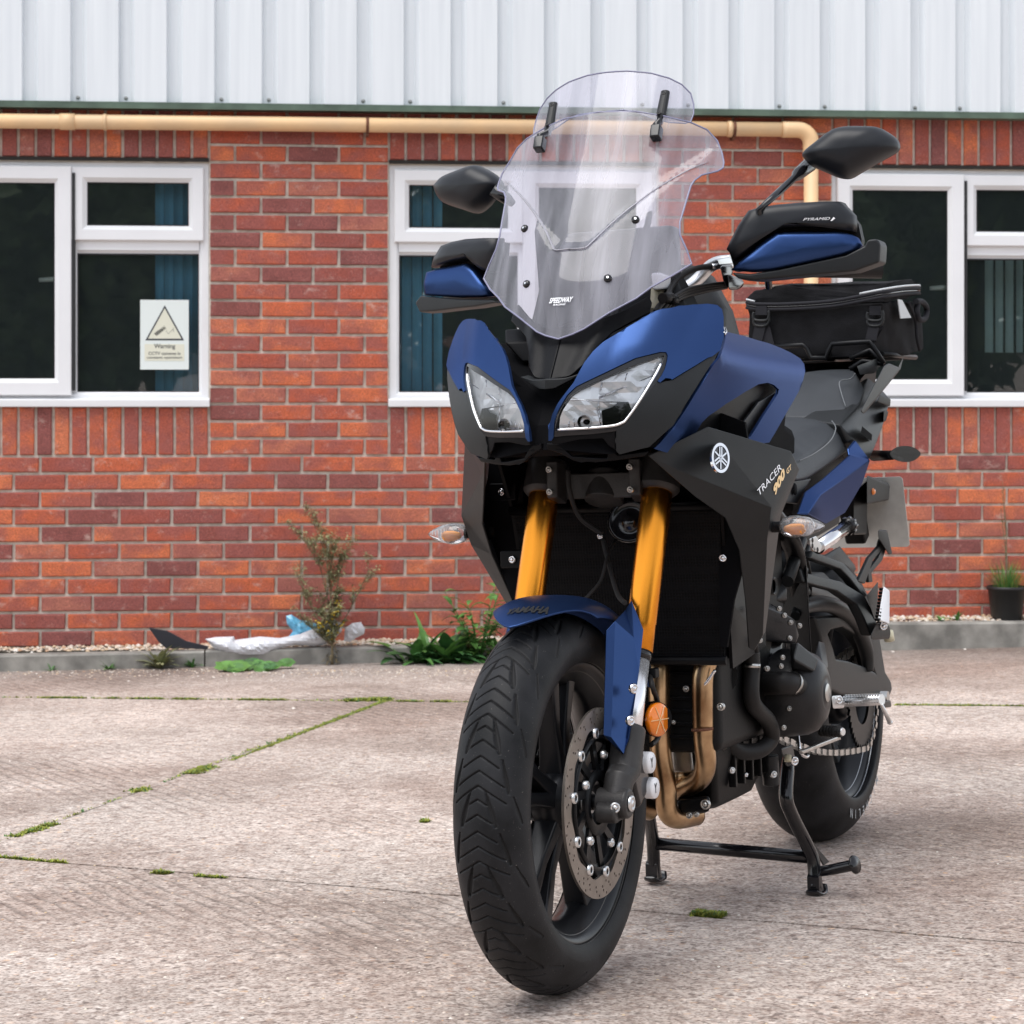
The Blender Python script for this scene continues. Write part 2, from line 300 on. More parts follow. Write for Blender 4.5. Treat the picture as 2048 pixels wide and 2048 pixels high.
# ------------------------------------------------------------------ helpers
class MB:
    """collects shapes, builds ONE mesh object"""
    def __init__(s): s.v = []; s.f = []; s.m = []; s.mats = []; s.sm = []
    def mi(s, m):
        if m not in s.mats: s.mats.append(m)
        return s.mats.index(m)
    def add(s, vs, fs, m, smooth=False):
        o = len(s.v); k = s.mi(m)
        s.v += [tuple(v) for v in vs]; s.f += [tuple(i+o for i in f) for f in fs]; s.m += [k]*len(fs); s.sm += [smooth]*len(fs)
        return s
    def box(s, c, d, m, rot=None):
        vs = [Vector((x*d[0]/2, y*d[1]/2, z*d[2]/2)) for x in (-1, 1) for y in (-1, 1) for z in (-1, 1)]
        if rot is not None: vs = [rot @ v for v in vs]
        vs = [v+Vector(c) for v in vs]
        return s.add(vs, [(0, 1, 3, 2), (4, 6, 7, 5), (0, 4, 5, 1), (2, 3, 7, 6), (0, 2, 6, 4), (1, 5, 7, 3)], m)
    def tube(s, pts, r, m, seg=10, smooth_path=0, caps=True, flat=1.0):
        P = [Vector(p) for p in pts]; Rr = list(r) if hasattr(r, '__len__') else [r]*len(P)
        if smooth_path:
            Q, S = [], []
            for i in range(len(P)-1):
                p0 = P[max(i-1, 0)]; p1 = P[i]; p2 = P[i+1]; p3 = P[min(i+2, len(P)-1)]
                for k in range(smooth_path):
                    t = k/smooth_path
                    Q.append(.5*((2*p1)+(p2-p0)*t+(2*p0-5*p1+4*p2-p3)*t*t+(3*p1-p0-3*p2+p3)*t**3)); S.append(Rr[i]*(1-t)+Rr[i+1]*t)
            Q.append(P[-1]); S.append(Rr[-1]); P, Rr = Q, S
        vs, fs = [], []; up = None
        for i, p in enumerate(P):
            d = (P[min(i+1, len(P)-1)]-P[max(i-1, 0)]).normalized()
            if up is None:
                up = Vector((0, 0, 1)) if abs(d.z) < .9 else Vector((1, 0, 0))
            a = d.cross(up).normalized(); b_ = a.cross(d).normalized(); up = b_
            for k in range(seg):
                t = 2*math.pi*k/seg; vs.append(p+(a*math.cos(t)+b_*math.sin(t)*flat)*Rr[i])
        for i in range(len(P)-1):
            for k in range(seg):
                fs.append((i*seg+k, i*seg+(k+1) % seg, (i+1)*seg+(k+1) % seg, (i+1)*seg+k))
        s.add(vs, fs, m, True)
        if caps:
            s.add(vs[:seg], [tuple(range(seg))[::-1]], m); s.add(vs[-seg:], [tuple(range(seg))], m)
        return s
    def lathe(s, prof, o, ax, m, seg=32, closed=False):
        """prof: (radius, height along ax)"""
        ax = Vector(ax).normalized(); t = Vector((0, 0, 1)) if abs(ax.z) < .9 else Vector((1, 0, 0))
        a = ax.cross(t).normalized(); b_ = ax.cross(a); o = Vector(o); vs, fs = [], []
        for r, h in prof:
            for k in range(seg):
                q = 2*math.pi*k/seg; vs.append(o+ax*h+(a*math.cos(q)+b_*math.sin(q))*r)
        n = len(prof); rng = range(n) if closed else range(n-1)
        for i in rng:
            j = (i+1) % n
            for k in range(seg): fs.append((i*seg+k, i*seg+(k+1) % seg, j*seg+(k+1) % seg, j*seg+k))
        return s.add(vs, fs, m, True)
    def prism(s, poly, vec, m, smooth=False):
        P = [Vector(p) for p in poly]; n = len(P); vec = Vector(vec)
        return s.add(P+[p+vec for p in P], [tuple(range(n)), tuple(range(2*n-1, n-1, -1))]+[(i, i+n, (i+1) % n+n, (i+1) % n) for i in range(n)], m, smooth)
    def hull(s, pts, m):
        bm = bmesh.new()
        for p in pts: bm.verts.new(p)
        r = bmesh.ops.convex_hull(bm, input=bm.verts)
        dead = [g for g in r['geom_interior'] if isinstance(g, bmesh.types.BMVert)]
        if dead: bmesh.ops.delete(bm, geom=dead, context='VERTS')
        bmesh.ops.dissolve_limit(bm, angle_limit=R_(4), verts=bm.verts, edges=bm.edges)
        bm.verts.index_update()
        s.add([v.co.copy() for v in bm.verts], [[v.index for v in f.verts] for f in bm.faces], m); bm.free(); return s
    def build(s, name, parent=None, bevel=0, sub=0, solid=0, seg=2, autosmooth=None, recalc=True, mirror=False):
        me = bpy.data.meshes.new(name); me.from_pydata(s.v, [], s.f)
        for k in s.mats: me.materials.append(MAT[k])
        me.polygons.foreach_set('material_index', s.m); me.polygons.foreach_set('use_smooth', s.sm)
        if recalc or mirror:
            bm = bmesh.new(); bm.from_mesh(me)
            if mirror:
                for v in bm.verts: v.co.y = -v.co.y
                bmesh.ops.reverse_faces(bm, faces=bm.faces)
            bmesh.ops.remove_doubles(bm, verts=bm.verts, dist=1e-5)
            if recalc: bmesh.ops.recalc_face_normals(bm, faces=bm.faces)
            bm.to_mesh(me); bm.free()
        o = bpy.data.objects.new(name, me); col.objects.link(o)
        if parent is not None: o.parent = parent
        if solid:
            x = o.modifiers.new('solid', 'SOLIDIFY'); x.thickness = solid; x.offset = 0
        if sub:
            x = o.modifiers.new('sub', 'SUBSURF'); x.levels = x.render_levels = sub
            me.polygons.foreach_set('use_smooth', [True]*len(me.polygons))
        if solid and any(s.sm) and not bevel:
            x = o.modifiers.new('bevel', 'BEVEL'); x.width = min(.0016, solid*.3); x.segments = 2; x.limit_method = 'ANGLE'; x.angle_limit = R_(50)
            w_ = o.modifiers.new('wn', 'WEIGHTED_NORMAL'); w_.keep_sharp = True; w_.weight = 60
        if bevel:
            x = o.modifiers.new('bevel', 'BEVEL'); x.width = bevel; x.segments = seg; x.limit_method = 'ANGLE'; x.angle_limit = R_(25)
            me.polygons.foreach_set('use_smooth', [True]*len(me.polygons))
            x.harden_normals = False
            w_ = o.modifiers.new('wn', 'WEIGHTED_NORMAL'); w_.keep_sharp = True
        return o
def tag(o, label=None, cat=None, group=None, kind=None):
    if label: o['label'] = label
    if cat: o['category'] = cat
    if group: o['group'] = group
    if kind: o['kind'] = kind
    return o
def empty(name, loc=(0, 0, 0), M=None):
    o = bpy.data.objects.new(name, None); col.objects.link(o); o.empty_display_size = .1
    if M is not None: o.matrix_world = M
    else: o.location = loc
    return o
def text_mesh(txt, bold=0, shear=0, extrude=.0):
    """text as (verts, faces) normalised to the unit box"""
    cu = bpy.data.curves.new('t', 'FONT'); cu.body = txt; cu.offset = bold; cu.shear = shear; cu.resolution_u = 3
    ob = bpy.data.objects.new('t', cu); col.objects.link(ob)
    dg = bpy.context.evaluated_depsgraph_get(); me = bpy.data.meshes.new_from_object(ob.evaluated_get(dg))
    vs = [v.co.copy() for v in me.vertices]; fs = [tuple(p.vertices) for p in me.polygons]
    bpy.data.objects.remove(ob); bpy.data.curves.remove(cu); bpy.data.meshes.remove(me)
    x0 = min(v.x for v in vs); x1 = max(v.x for v in vs); y0 = min(v.y for v in vs); y1 = max(v.y for v in vs)
    return [((v.x-x0)/(x1-x0), (v.y-y0)/(y1-y0)) for v in vs], fs, (x1-x0)/(y1-y0)

# ground plane, measured from the photograph (the yard falls to the wall and to the left)
def gz(x, y): return -.0259*(y-3.513)+.0164*(x-.0787)
GN = Vector((-.0164, .0259, 1)).normalized()
def g(u, v, h=0):
    """ground point seen at pixel (u, v) of the 2048 px photograph"""
    dx, dz = (u-1024)/F_PX, (812-v)/F_PX
    # CAM_Z + t dz = h -.0259(t-3.513)+.0164(t dx-.0787)
    t = (h+.0259*3.513-.0164*.0787-CAM_Z)/(dz+.0259-.0164*dx)
    return Vector((t*dx, t, CAM_Z+t*dz))
WA = math.atan(.0879); WM = Matrix.Translation((0, 9.702, 0)) @ Matrix.Rotation(WA, 4, 'Z')
WI = WM.inverted()
def w(u, v, off=0):
    """point (along, off, z) of the facade frame at pixel (u, v)"""
    a = WI @ Vector((0, 0, CAM_Z)); d = WI.to_3x3() @ Vector(((u-1024)/F_PX, 1, (812-v)/F_PX))
    t = (off-a.y)/d.y; return a+d*t
def wz(v, u=1024, off=0): return w(u, v, off).z

# ------------------------------------------------------------------ the yard: slabs on a bed of soil
bed = MB(); bed.add([(x, y, gz(x, y)-.03) for x, y in ((-600, -600), (600, -600), (600, 600), (-600, 600))], [(0, 1, 2, 3)], 'soil')
ground = tag(bed.build('ground', recalc=False), 'brown soil base under the concrete yard', kind='structure')
J1a, J1b = g(0, 1395), g(1900, 1411)          # joint along the building
J2a, J2b = g(782, 1397), g(0, 1684)           # mossy diagonal joint
J3a, J3b = g(0, 1715), g(2048, 1886)          # front joint
def line(a, b_): return (a.xy, (b_-a).xy)
def isect(l1, l2):
    (p, r), (q, s_) = l1, l2
    t = (q-p).x*s_.y-(q-p).y*s_.x; return p+r*(t/(r.x*s_.y-r.y*s_.x))
L1, L2, L3 = line(J1a, J1b), line(J2a, J2b), line(J3a, J3b)
K12, K23 = isect(L1, L2), isect(L2, L3)
def along(l, x): p, r = l; return p+r*((x-p.x)/r.x)
far1 = along(L1, 90); near1 = along(L1, -90); far3 = along(L3, 90); l3l = along(L3, -90)
def inset(poly, d):
    n_ = len(poly); A = sum(poly[i].x*poly[(i+1) % n_].y-poly[(i+1) % n_].x*poly[i].y for i in range(n_)); sg = 1 if A > 0 else -1
    out = []
    for i in range(n_):
        a, b_, c_ = poly[i-1], poly[i], poly[(i+1) % n_]
        e1, e2 = (b_-a).normalized(), (c_-b_).normalized()
        n1, n2 = Vector((-e1.y, e1.x))*sg, Vector((-e2.y, e2.x))*sg
        h = (n1+n2).normalized(); out.append(b_+h*d/max(h.dot(n1), .4))
    return out
slabs = [ [near1, K12, far1, Vector((90, 90)), Vector((-90, 90))],
          [near1, K12, K23, l3l],
          [K12, far1, far3, K23],
          [l3l, K23, far3, Vector((90, -90)), Vector((-90, -90))] ]
for poly in slabs:
    q = inset(poly, .0062)
    fine = []
    for i in range(len(q)):       # uneven edges
        a, b_ = q[i], q[(i+1) % len(q)]; L = (b_-a).length; k = 1
        if max(abs(a.y), abs(b_.y)) > 80 and min(abs(a.y), abs(b_.y)) > 60: fine.append(a); continue
        fine.append(a)
        ts = [j/ max(1, int(L/.05)) for j in range(1, int(L/.05))] if L < 400 else []
        for t in ts:
            p = a.lerp(b_, t)
            if p.length < 14:
                p = p+Vector((noise.noise(Vector((p.x*9, p.y*9, 3))), noise.noise(Vector((p.x*9, p.y*9, 8)))))*.006
                fine.append(p)
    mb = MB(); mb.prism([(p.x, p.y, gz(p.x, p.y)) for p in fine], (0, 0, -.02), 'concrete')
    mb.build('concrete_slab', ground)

# ------------------------------------------------------------------ the building
B = tag(empty('brick_building', M=WM), 'single storey red brick unit with white ribbed metal cladding above its windows', 'building')
cz = lambda k: (CAM_Z-.216)+.075*k            # mortar joint heights
WW = w(1315, 800).x-w(778, 800).x             # window width
wins = [(w(418, 800).x-WW, w(418, 800).x), (w(778, 800).x, w(1315, 800).x), (w(1665, 800).x, w(1665, 800).x+WW)]
z_top = CAM_Z+1.056; z_sill = CAM_Z-.002; z_sold = cz(0)
XL, XR = wins[0][0]-.9, wins[2][1]+.6
Z_B, Z_T = cz(-14), CAM_Z+1.36
mo = MB()
def wallrect(x0, x1, z0, z1): mo.box(((x0+x1)/2, .06, (z0+z1)/2), (x1-x0, .10, z1-z0), 'mortar')
wallrect(XL, XR, Z_B, z_sill); wallrect(XL, XR, z_top, Z_T)
xs = [XL]+[c_ for p in wins for c_ in p]+[XR]
for i in range(0, len(xs), 2): wallrect(xs[i], xs[i+1], z_sill+.0005, z_top-.0005)
mo.build('mortar_backing', B)
bricks = []                                    # (x0, x1, z0, z1)
MJ = .0125
def course(x0, x1, z0, phase, cut=True):
    P = .2245; k = math.floor((x0-phase)/P); x = phase+k*P
    while x < x1-.005:
        a, b_ = max(x, x0), min(x+P, x1)
        if b_-a > .03: bricks.append((a+MJ/2, b_-MJ/2, z0+MJ/2, z0+.075-MJ/2))
        x += P
ph0 = w(80, 930).x
for k in range(-14, 0): course(XL, XR, cz(k), ph0+(0 if k % 2 else .11225))
for i in range(0, len(xs), 2):                 # piers
    for k in range(0, 21):
        if cz(k) < z_top+.30: course(xs[i], xs[i+1], cz(k), xs[i]+(.11225 if k % 2 else 0))
for a, b_ in wins:                             # soldier courses below and above
    n_ = 16; P = (b_-a)/n_
    for k in range(n_):
        bricks.append((a+k*P+MJ/2, a+(k+1)*P-MJ/2, z_sold+.006, z_sill-.004))
        bricks.append((a+k*P+MJ/2, a+(k+1)*P-MJ/2, z_top+.02, z_top+.02+.205))
def seen(bk):
    """size in the picture, 0 outside it"""
    p = WM @ Vector(((bk[0]+bk[1])/2, 0, (bk[2]+bk[3])/2))
    u = 1024+F_PX*p.x/p.y; v = 812-F_PX*(p.z-CAM_Z)/p.y
    if u < -60 or u > 2108 or v < 255 or v > 1300: return 0
    s_ = (bk[1]-bk[0])*(bk[3]-bk[2])
    if 960 < u < 1500 and 330 < v < 1300: s_ *= .02     # behind the motorcycle
    if 1500 < u < 1680 and 640 < v < 1300: s_ *= .02
    return s_
bricks.sort(key=seen, reverse=True)
protos = {}
def brick_mesh(L, H, var):
    key = (round(L, 3), round(H, 3), var)
    if key in protos: return protos[key]
    bm = bmesh.new(); bmesh.ops.create_cube(bm, size=1)
    for v in bm.verts: v.co = Vector((v.co.x*L, v.co.y*.05, v.co.z*H))
    fe = [e for e in bm.edges if all(v.co.y < 0 for v in e.verts)]
    bmesh.ops.bevel(bm, geom=fe, offset=.004, segments=1, affect='EDGES')
    r = random.Random(hash(key) % 9973)
    for v in bm.verts: v.co += Vector((r.uniform(-1, 1)*.0018, 0, r.uniform(-1, 1)*.0014))
    me = bpy.data.meshes.new('brick'); bm.to_mesh(me); bm.free(); me.materials.append(MAT['brick']); protos[key] = me; return me
rest = MB()
for i, (x0, x1, z0, z1) in enumerate(bricks):
    L, H = x1-x0, z1-z0; jit = rnd.uniform(-.0015, .0015)
    if i < 300 and seen((x0, x1, z0, z1)) > 0:
        o = bpy.data.objects.new('brick', brick_mesh(L, H, rnd.randrange(3))); col.objects.link(o)
        o.parent = B; o.location = ((x0+x1)/2, .025+jit-.004, (z0+z1)/2)
    else: rest.box(((x0+x1)/2, .021+jit, (z0+z1)/2), (L, .05, H), 'brick')
tag(rest.build('brick', B, bevel=0), 'remaining bricks of the wall', kind='stuff')
# lintel strips above the windows
for a, b_ in wins:
    MB().box(((a+b_)/2, .02, z_top+.010), (b_-a, .06, .014), 'soffit').build('lintel_strip', B)
# cladding
zc = wz(215, off=-.07)
P = .2035; prof = []
def clad_sheet(x0, nr):
    pts = []
    for k in range(nr):
        x = x0+k*P
        pts += [(x, -.088), (x+.006, -.055), (x+.050, -.055), (x+.068, -.088)]
    pts.append((x0+nr*P, -.088)); mb = MB(); n_ = len(pts)
    vs = [(x, y, zc) for x, y in pts]+[(x, y, zc+2.4) for x, y in pts]
    mb.add(vs, [(i, i+1, n_+i+1, n_+i) for i in range(n_-1)], 'cladding'); return mb
x0 = w(50, 200, -.06).x-4*P-.01
nsh = 0
while x0 < XR+.2:
    o = clad_sheet(x0, 5).build('cladding_sheet', B, recalc=False, solid=.0)
    for k in range(5):
        if (nsh*5+k) % 3 != 1:
            s_ = MB(); s_.lathe([(.0, -.006), (.005, -.005), (.009, 0), (.009, .003)], (x0+k*P+.030, -.057, zc+.022), (0, 1, 0), 'screw', 8); s_.build('screw', o)
    x0 += 5*P; nsh += 1
xm, xw = (XL+XR)/2, XR-XL+1.2
mb = MB(); mb.box((xm, -.045, wz(219, off=-.09)), (xw, .10, .026), 'flashing'); mb.box((xm, -.098, wz(222, off=-.1)), (xw, .006, .016), 'flashing'); mb.build('drip_flashing', B)
mb = MB(); mb.box((xm, .04, wz(226, off=0)+.02), (xw, .16, .03), 'soffit'); mb.build('soffit_board', B)
# body of the building behind, and a dark room
mb = MB(); D = 4.0
mb.box((xm, D, (z_top+Z_B)/2), (xw, .1, z_top-Z_B+1.2), 'room_back'); mb.box((XL-.05, D/2, (z_top+Z_B)/2), (.1, D, z_top-Z_B+1), 'room'); mb.box((XR+.05, D/2, (z_top+Z_B)/2), (.1, D, z_top-Z_B+1), 'room')
mb.box((xm, D/2+.11, Z_B-.03), (xw, D, .05), 'room'); mb.box((xm, D/2+.12, z_top+.35), (xw, D, .05), 'room')
mb.build('dark_room', B)
mb = MB(); mb.box((xm, 2.5, zc+2.45), (xw, 5.1, .1), 'cladding'); mb.build('roof', B)

# windows: outer frame > sash, pane, handle, sill
def ring(mb, x0, x1, z0, z1, t, y0, y1, m='upvc', ch=.012):
    """rectangular frame with a chamfered inner edge, mitred"""
    o_ = [(x0, z0), (x1, z0), (x1, z1), (x0, z1)]
    def sq(d): return [(x0+d, z0+d), (x1-d, z0+d), (x1-d, z1-d), (x0+d, z1-d)]
    R = [(sq(0), y1), (sq(0), y0+.004), (sq(.004), y0), (sq(t-ch), y0), (sq(t), y0+ch), (sq(t), y1)]
    vs = [(x, y, z) for ps_, y in R for x, z in ps_]; fs = []
    for i in range(len(R)-1):
        for k in range(4): fs.append((i*4+k, i*4+(k+1) % 4, (i+1)*4+(k+1) % 4, (i+1)*4+k))
    mb.add(vs, fs, m)
def pane(x0, x1, z0, z1, y, par):
    MB().box(((x0+x1)/2, y, (z0+z1)/2), (x1-x0, .006, z1-z0), 'window_glass').build('pane', par)
def gask(mb, x0, x1, z0, z1, y): ring(mb, x0, x1, z0, z1, .006, y-.002, y+.01, 'gasket', .001)
def window(a, b_, layout, open_cas):
    zb = z_sill+.018; zt = z_top; mid = a+(b_-a)*(.5)
    T = .05
    fr = MB(); ring(fr, a, b_, zb, zt, .045, .022, .085)
    mx = mid; fr.box((mx, .0545, (zb+zt)/2), (.05, .061, zt-zb-.09), 'upvc')
    root = fr.build('window', B, recalc=True)
    si = MB(); si.prism([(a-.004, -.028, z_sill-.002), (a-.004, -.030, z_sill+.030), (a-.004, .03, z_sill+.038), (a-.004, .03, z_sill-.002)], (b_-a+.008, 0, 0), 'upvc'); si.build('sill', root, bevel=.003)
    # casement half
    if layout == 'casement_left': c0, c1, f0, f1 = a+.02, mx+.004, mx+.025, b_-.045
    else: c0, c1, f0, f1 = mx-.004, b_-.02, a+.045, mx-.025
    sa = MB(); yc = -.012 if open_cas else .004
    ring(sa, c0, c1, zb+.03, zt-.022, .072, yc, .03 if not open_cas else .02, ch=.018); gask(sa, c0+.07, c1-.07, zb+.10, zt-.092, yc+.019)
    so = sa.build('casement_sash', root); pane(c0+.072, c1-.072, zb+.102, zt-.094, yc+.024, root)
    hx = (c1-.075) if layout == 'casement_left' else (c0+.075)
    sx = -1 if layout == 'casement_left' else 1
    hz = wz(562) if a < -1 else wz(570)
    MB().tube([(hx+.01, .04, hz), (hx+sx*.01, .038, hz), (hx+sx*.068, .038, hz-.004)], [.011, .011, .009], 'upvc', 8).build('handle', root)
    if open_cas:
        MB().box((c1+.009, .010, (zb+zt)/2), (.012, .03, zt-zb-.1), 'gasket').build('dark_gap_strip', root)  # dark strip standing for the black gap beside the sash
    # fixed half: transom, top light, lower pane
    zr = wz(494)
    fr2 = MB(); fr2.box(((f0+f1)/2, .0545, zr), (f1-f0+.002, .0605, .045), 'upvc')
    fr2.prism([(f0, .0238, zr-.0225), (f0, .0238, zr-.012), (f0, .04, zr-.038), (f0, .05, zr-.038), (f0, .05, zr-.0225)], (f1-f0, 0, 0), 'upvc')
    fr2.build('transom', root)
    tl = MB(); ring(tl, f0-.022, f1+.022, zr+.018, zt-.022, .066, .002, .024, ch=.02); gask(tl, f0+.042, f1-.042, zr+.082, zt-.086, .021)
    tl.build('top_light_sash', root); pane(f0+.044, f1-.044, zr+.084, zt-.088, .030, root)
    lf = MB(); gask(lf, f0-.001, f1+.001, zb+.043, zr-.037, .034); lf.build('glazing_seal', root); pane(f0, f1, zb+.044, zr-.038, .046, root)
    return root, (f0, f1, zb, zr, zt)
layouts = ['casement_left', 'casement_right', 'casement_left']
for i, ((a, b_), lay) in enumerate(zip(wins, layouts)):
    root, (f0, f1, zb, zr, zt) = window(a, b_, lay, i != 1)

# vertical blinds hanging inside
def blind(px0, px1, n_, m, label, z0, z1, yy=.16):
    a, c_ = w(px0, 700, yy).x, w(px1, 700, yy).x
    rt = empty('vertical_blind', M=WM @ Matrix.Translation(((a+c_)/2, yy, z1)))
    tag(rt, label, 'blind', 'vertical blinds hanging inside the windows')
    MB().box((0, 0, .01), (abs(c_-a), .03, .03), m).build('head_rail', rt)
    for k in range(n_):
        x = a+(c_-a)*(k+.5)/n_-(a+c_)/2; wd = abs(c_-a)/n_*1.05; ang = rnd.uniform(.35, .6)
        mb = MB(); pts = []
        for j in range(5):
            t = (j/4-.5)*wd; pts.append((x+t*math.cos(ang), t*math.sin(ang)+.004*math.cos(j/4*math.pi-1.57)*2))
        vs = [(p[0], p[1], 0) for p in pts]+[(p[0], p[1], z0-z1) for p in pts]
        mb.add(vs, [(j, j+1, j+6, j+5) for j in range(4)], m); mb.build('slat', rt, recalc=False)
blind(310, 404, 5, 'blind', 'blue vertical blind drawn back at the right of the left hand window', z_sill+.06, z_top-.03)
blind(782, 886, 5, 'blind', 'blue vertical blind hanging at the left of the window behind the mirror', z_sill+.06, z_top-.03)
blind(1968, 2110, 7, 'blind_grey', 'grey green vertical blind inside the right hand window', z_sill+.25, z_top-.35, .35)

# CCTV warning notice stuck inside the left window
def notice():
    y = .038
    p0, p1 = w(280.5, 739, y), w(377.5, 600, y); W_, H_ = p1.x-p0.x, p1.z-p0.z
    rt = empty('warning_notice', M=WM @ Matrix.Translation((p0.x, y, p0.z)))
    tag(rt, 'white CCTV warning notice with a black triangle stuck in the left window', 'sign')
    mb = MB(); mb.box((W_/2, 0, H_/2), (W_, .0012, H_), 'sign_white'); mb.build('notice_sheet', rt)
    e = -.0012
    def tri(s_, yy, m):
        cx, z0_ = W_*.505, H_*.418; hw, hh = W_*.40, H_*.505
        c_ = Vector((cx, yy, z0_+hh*.36)); P_ = [Vector((cx-hw, yy, z0_)), Vector((cx+hw, yy, z0_)), Vector((cx, yy, z0_+hh))]
        P_ = [c_+(p-c_)*s_ for p in P_]; return MB().add(P_, [(0, 1, 2)], m)
    t1 = tri(1, e, 'sign_ink'); t1.add([tuple(v) for v in tri(.86, e-.0006, 'sign_cream').v], [(0, 1, 2)], 'sign_cream')
    def px(u, v, dy=.0018): q = w(u, v, y); return (q.x-p0.x, -dy, q.z-p0.z)
    # camera body and bracket (photo pixels of the notice itself)
    t1.add([px(308, 667), px(328.5, 651.5), px(332.5, 657), px(313.5, 672)], [(0, 1, 2, 3)], 'sign_ink')
    for a, b_ in (((332, 661), (337, 668)), ((337, 668), (346.5, 658)), ((347, 655), (347, 664))):
        A_, B_ = Vector(px(*a)), Vector(px(*b_)); d = (B_-A_).normalized().cross(Vector((0, 1, 0)))*.0014
        t1.add([A_-d, B_-d, B_+d, A_+d], [(0, 1, 2, 3)], 'sign_ink')
    t1.build('warning_triangle', rt, recalc=False)
    mb = MB(); mb.box((W_*.5, e, H_*.245), (W_*.82, .0008, H_*.24), 'sign_cream'); mb.build('text_panel', rt)
    for s_, (xa, xb, za, zb_) in (('Warning', (.285, .72, .285, .37)), ('CCTV cameras in', (.17, .83, .21, .255)), ('constant operation', (.14, .86, .145, .19))):
        vs, fs, _ = text_mesh(s_, bold=.012)
        mb = MB(); mb.add([(W_*(xa+(xb-xa)*x), e-.001, H_*(za+(zb_-za)*z)) for x, z in vs], fs, 'sign_ink'); mb.build('lettering', rt, recalc=False)
notice()

# cream waste pipe under the eaves with its downpipe
PO = -.075; pr = .0325
pz = wz(253, off=PO); xe = w(1622, 253, PO).x
DP = empty('drain_pipe', M=WM @ Matrix.Translation((xe, PO, pz)))
tag(DP, 'cream plastic waste pipe running under the eaves and turning down beside the right window', 'pipe')
slope = .004
ctr = lambda x: (x, 0, -slope*x*0)
MB().tube([(XL-xe-.3, 0, 0), (-.12, 0, 0)], pr, 'pipe', 20).build('horizontal_pipe', DP)
MB().tube([(0, 0, -.12), (0, 0, Z_B-pz)], pr*.98, 'pipe', 20).build('downpipe', DP)
el = [(-.13, 0, 0), (-.10, 0, 0)]+[(-.06+.06*math.sin(t), 0, -.06+.06*math.cos(t)) for t in [0, .3, .6, .9, 1.2, 1.57]]+[(0, 0, -.10), (0, 0, -.13)]
MB().tube(el, pr*1.12, 'pipe', 20).build('elbow', DP)
for u0, u1, m in ((120, 150, 'pipe'), (207, 214, 'pipe'), (1455, 1463, 'pipe')):
    a, c_ = w(u0, 253, PO).x-xe, w(u1, 253, PO).x-xe; MB().tube([(a, 0, 0), (c_, 0, 0)], pr*1.12, m, 20).build('coupling', DP)
for u in (735, 1468):
    a = w(u, 253, PO).x-xe; mb = MB(); mb.tube([(a-.006, 0, 0), (a+.006, 0, 0)], pr*1.1, 'rust', 20); mb.box((a, .03, -.03), (.012, .06, .03), 'rust'); mb.build('bracket', DP)

# kerb stones and the pebble border at the foot of the wall
ko = -.24
def kerb(u0, u1, vt, first=False):
    a, c_ = w(u0, 1300, ko).x, w(u1, 1300, ko).x
    z = (w(u0, vt[0], ko).z, w(u1, vt[1], ko).z)
    mb = MB(); vs = []
    n_ = 8
    for k in range(n_+1):
        x = a+(c_-a)*k/n_; zt = z[0]+(z[1]-z[0])*k/n_+rnd.uniform(-.002, .002)
        for yy, zz in ((ko, -.25), (ko, zt-.008), (ko+.008, zt), (ko+.075, zt), (ko+.075, -.25)): vs.append((x, yy, zz))
    fs = [(k*5+j, (k+1)*5+j, (k+1)*5+j+1, k*5+j+1) for k in range(n_) for j in range(4)]+[tuple(range(5)), tuple(range(n_*5, n_*5+5))]
    mb.add(vs, fs, 'kerb'); o = mb.build('kerb_stone', KB); return o
KB = tag(empty('kerb', M=WM), 'low concrete kerb edging along the foot of the brick wall', kind='structure')
for a in ((-420, 408, (1320, 1302)), (411, 1010, (1301, 1288)), (1013, 1600, (1288, 1262)), (1603, 2500, (1246, 1244))): kerb(a[0], a[1], a[2])
mb = MB(); mb.box((xm, -.080, -.28), (xw, .16, .34), 'soil'); 
tag(mb.build('border_soil'), 'strip of soil between the kerb and the brick wall', kind='structure').matrix_world = WM
peb_ = MB()
def pebble(mb, c_, r):
    n_ = 6; vs = [(c_[0], c_[1], c_[2]+r*.7)]
    for rr, zz in ((.7, .45), (1, 0)):
        for k in range(n_): t = 2*math.pi*k/n_+c_[0]*50; q = r*rr*rnd.uniform(.75, 1.2); vs.append((c_[0]+q*math.cos(t), c_[1]+q*math.sin(t), c_[2]+r*zz*.7))
    fs = [(0, 1+k, 1+(k+1) % n_) for k in range(n_)]+[(1+k, 7+k, 7+(k+1) % n_, 1+(k+1) % n_) for k in range(n_)]
    mb.add(vs, fs, 'pebble', True)
def kz(x):
    u = 1024+F_PX*(WM @ Vector((x, ko, 0))).x/(WM @ Vector((x, ko, 0))).y
    return w(u, np.interp(u, [-420, 408, 1013, 1600, 1603, 2500], [1320, 1302, 1288, 1262, 1246, 1244]), ko).z
for k in range(4200):
    x = rnd.uniform(XL+.3, XR-.2); y = rnd.uniform(ko+.08, -.008); pebble(peb_, (x, y, kz(x)-.012+rnd.uniform(0, .016)+.03*(y-ko)), rnd.uniform(.006, .013))
tag(peb_.build('pebbles', recalc=False), 'cream and orange pebbles filling the border behind the kerb', 'pebbles', kind='stuff').matrix_world = WM

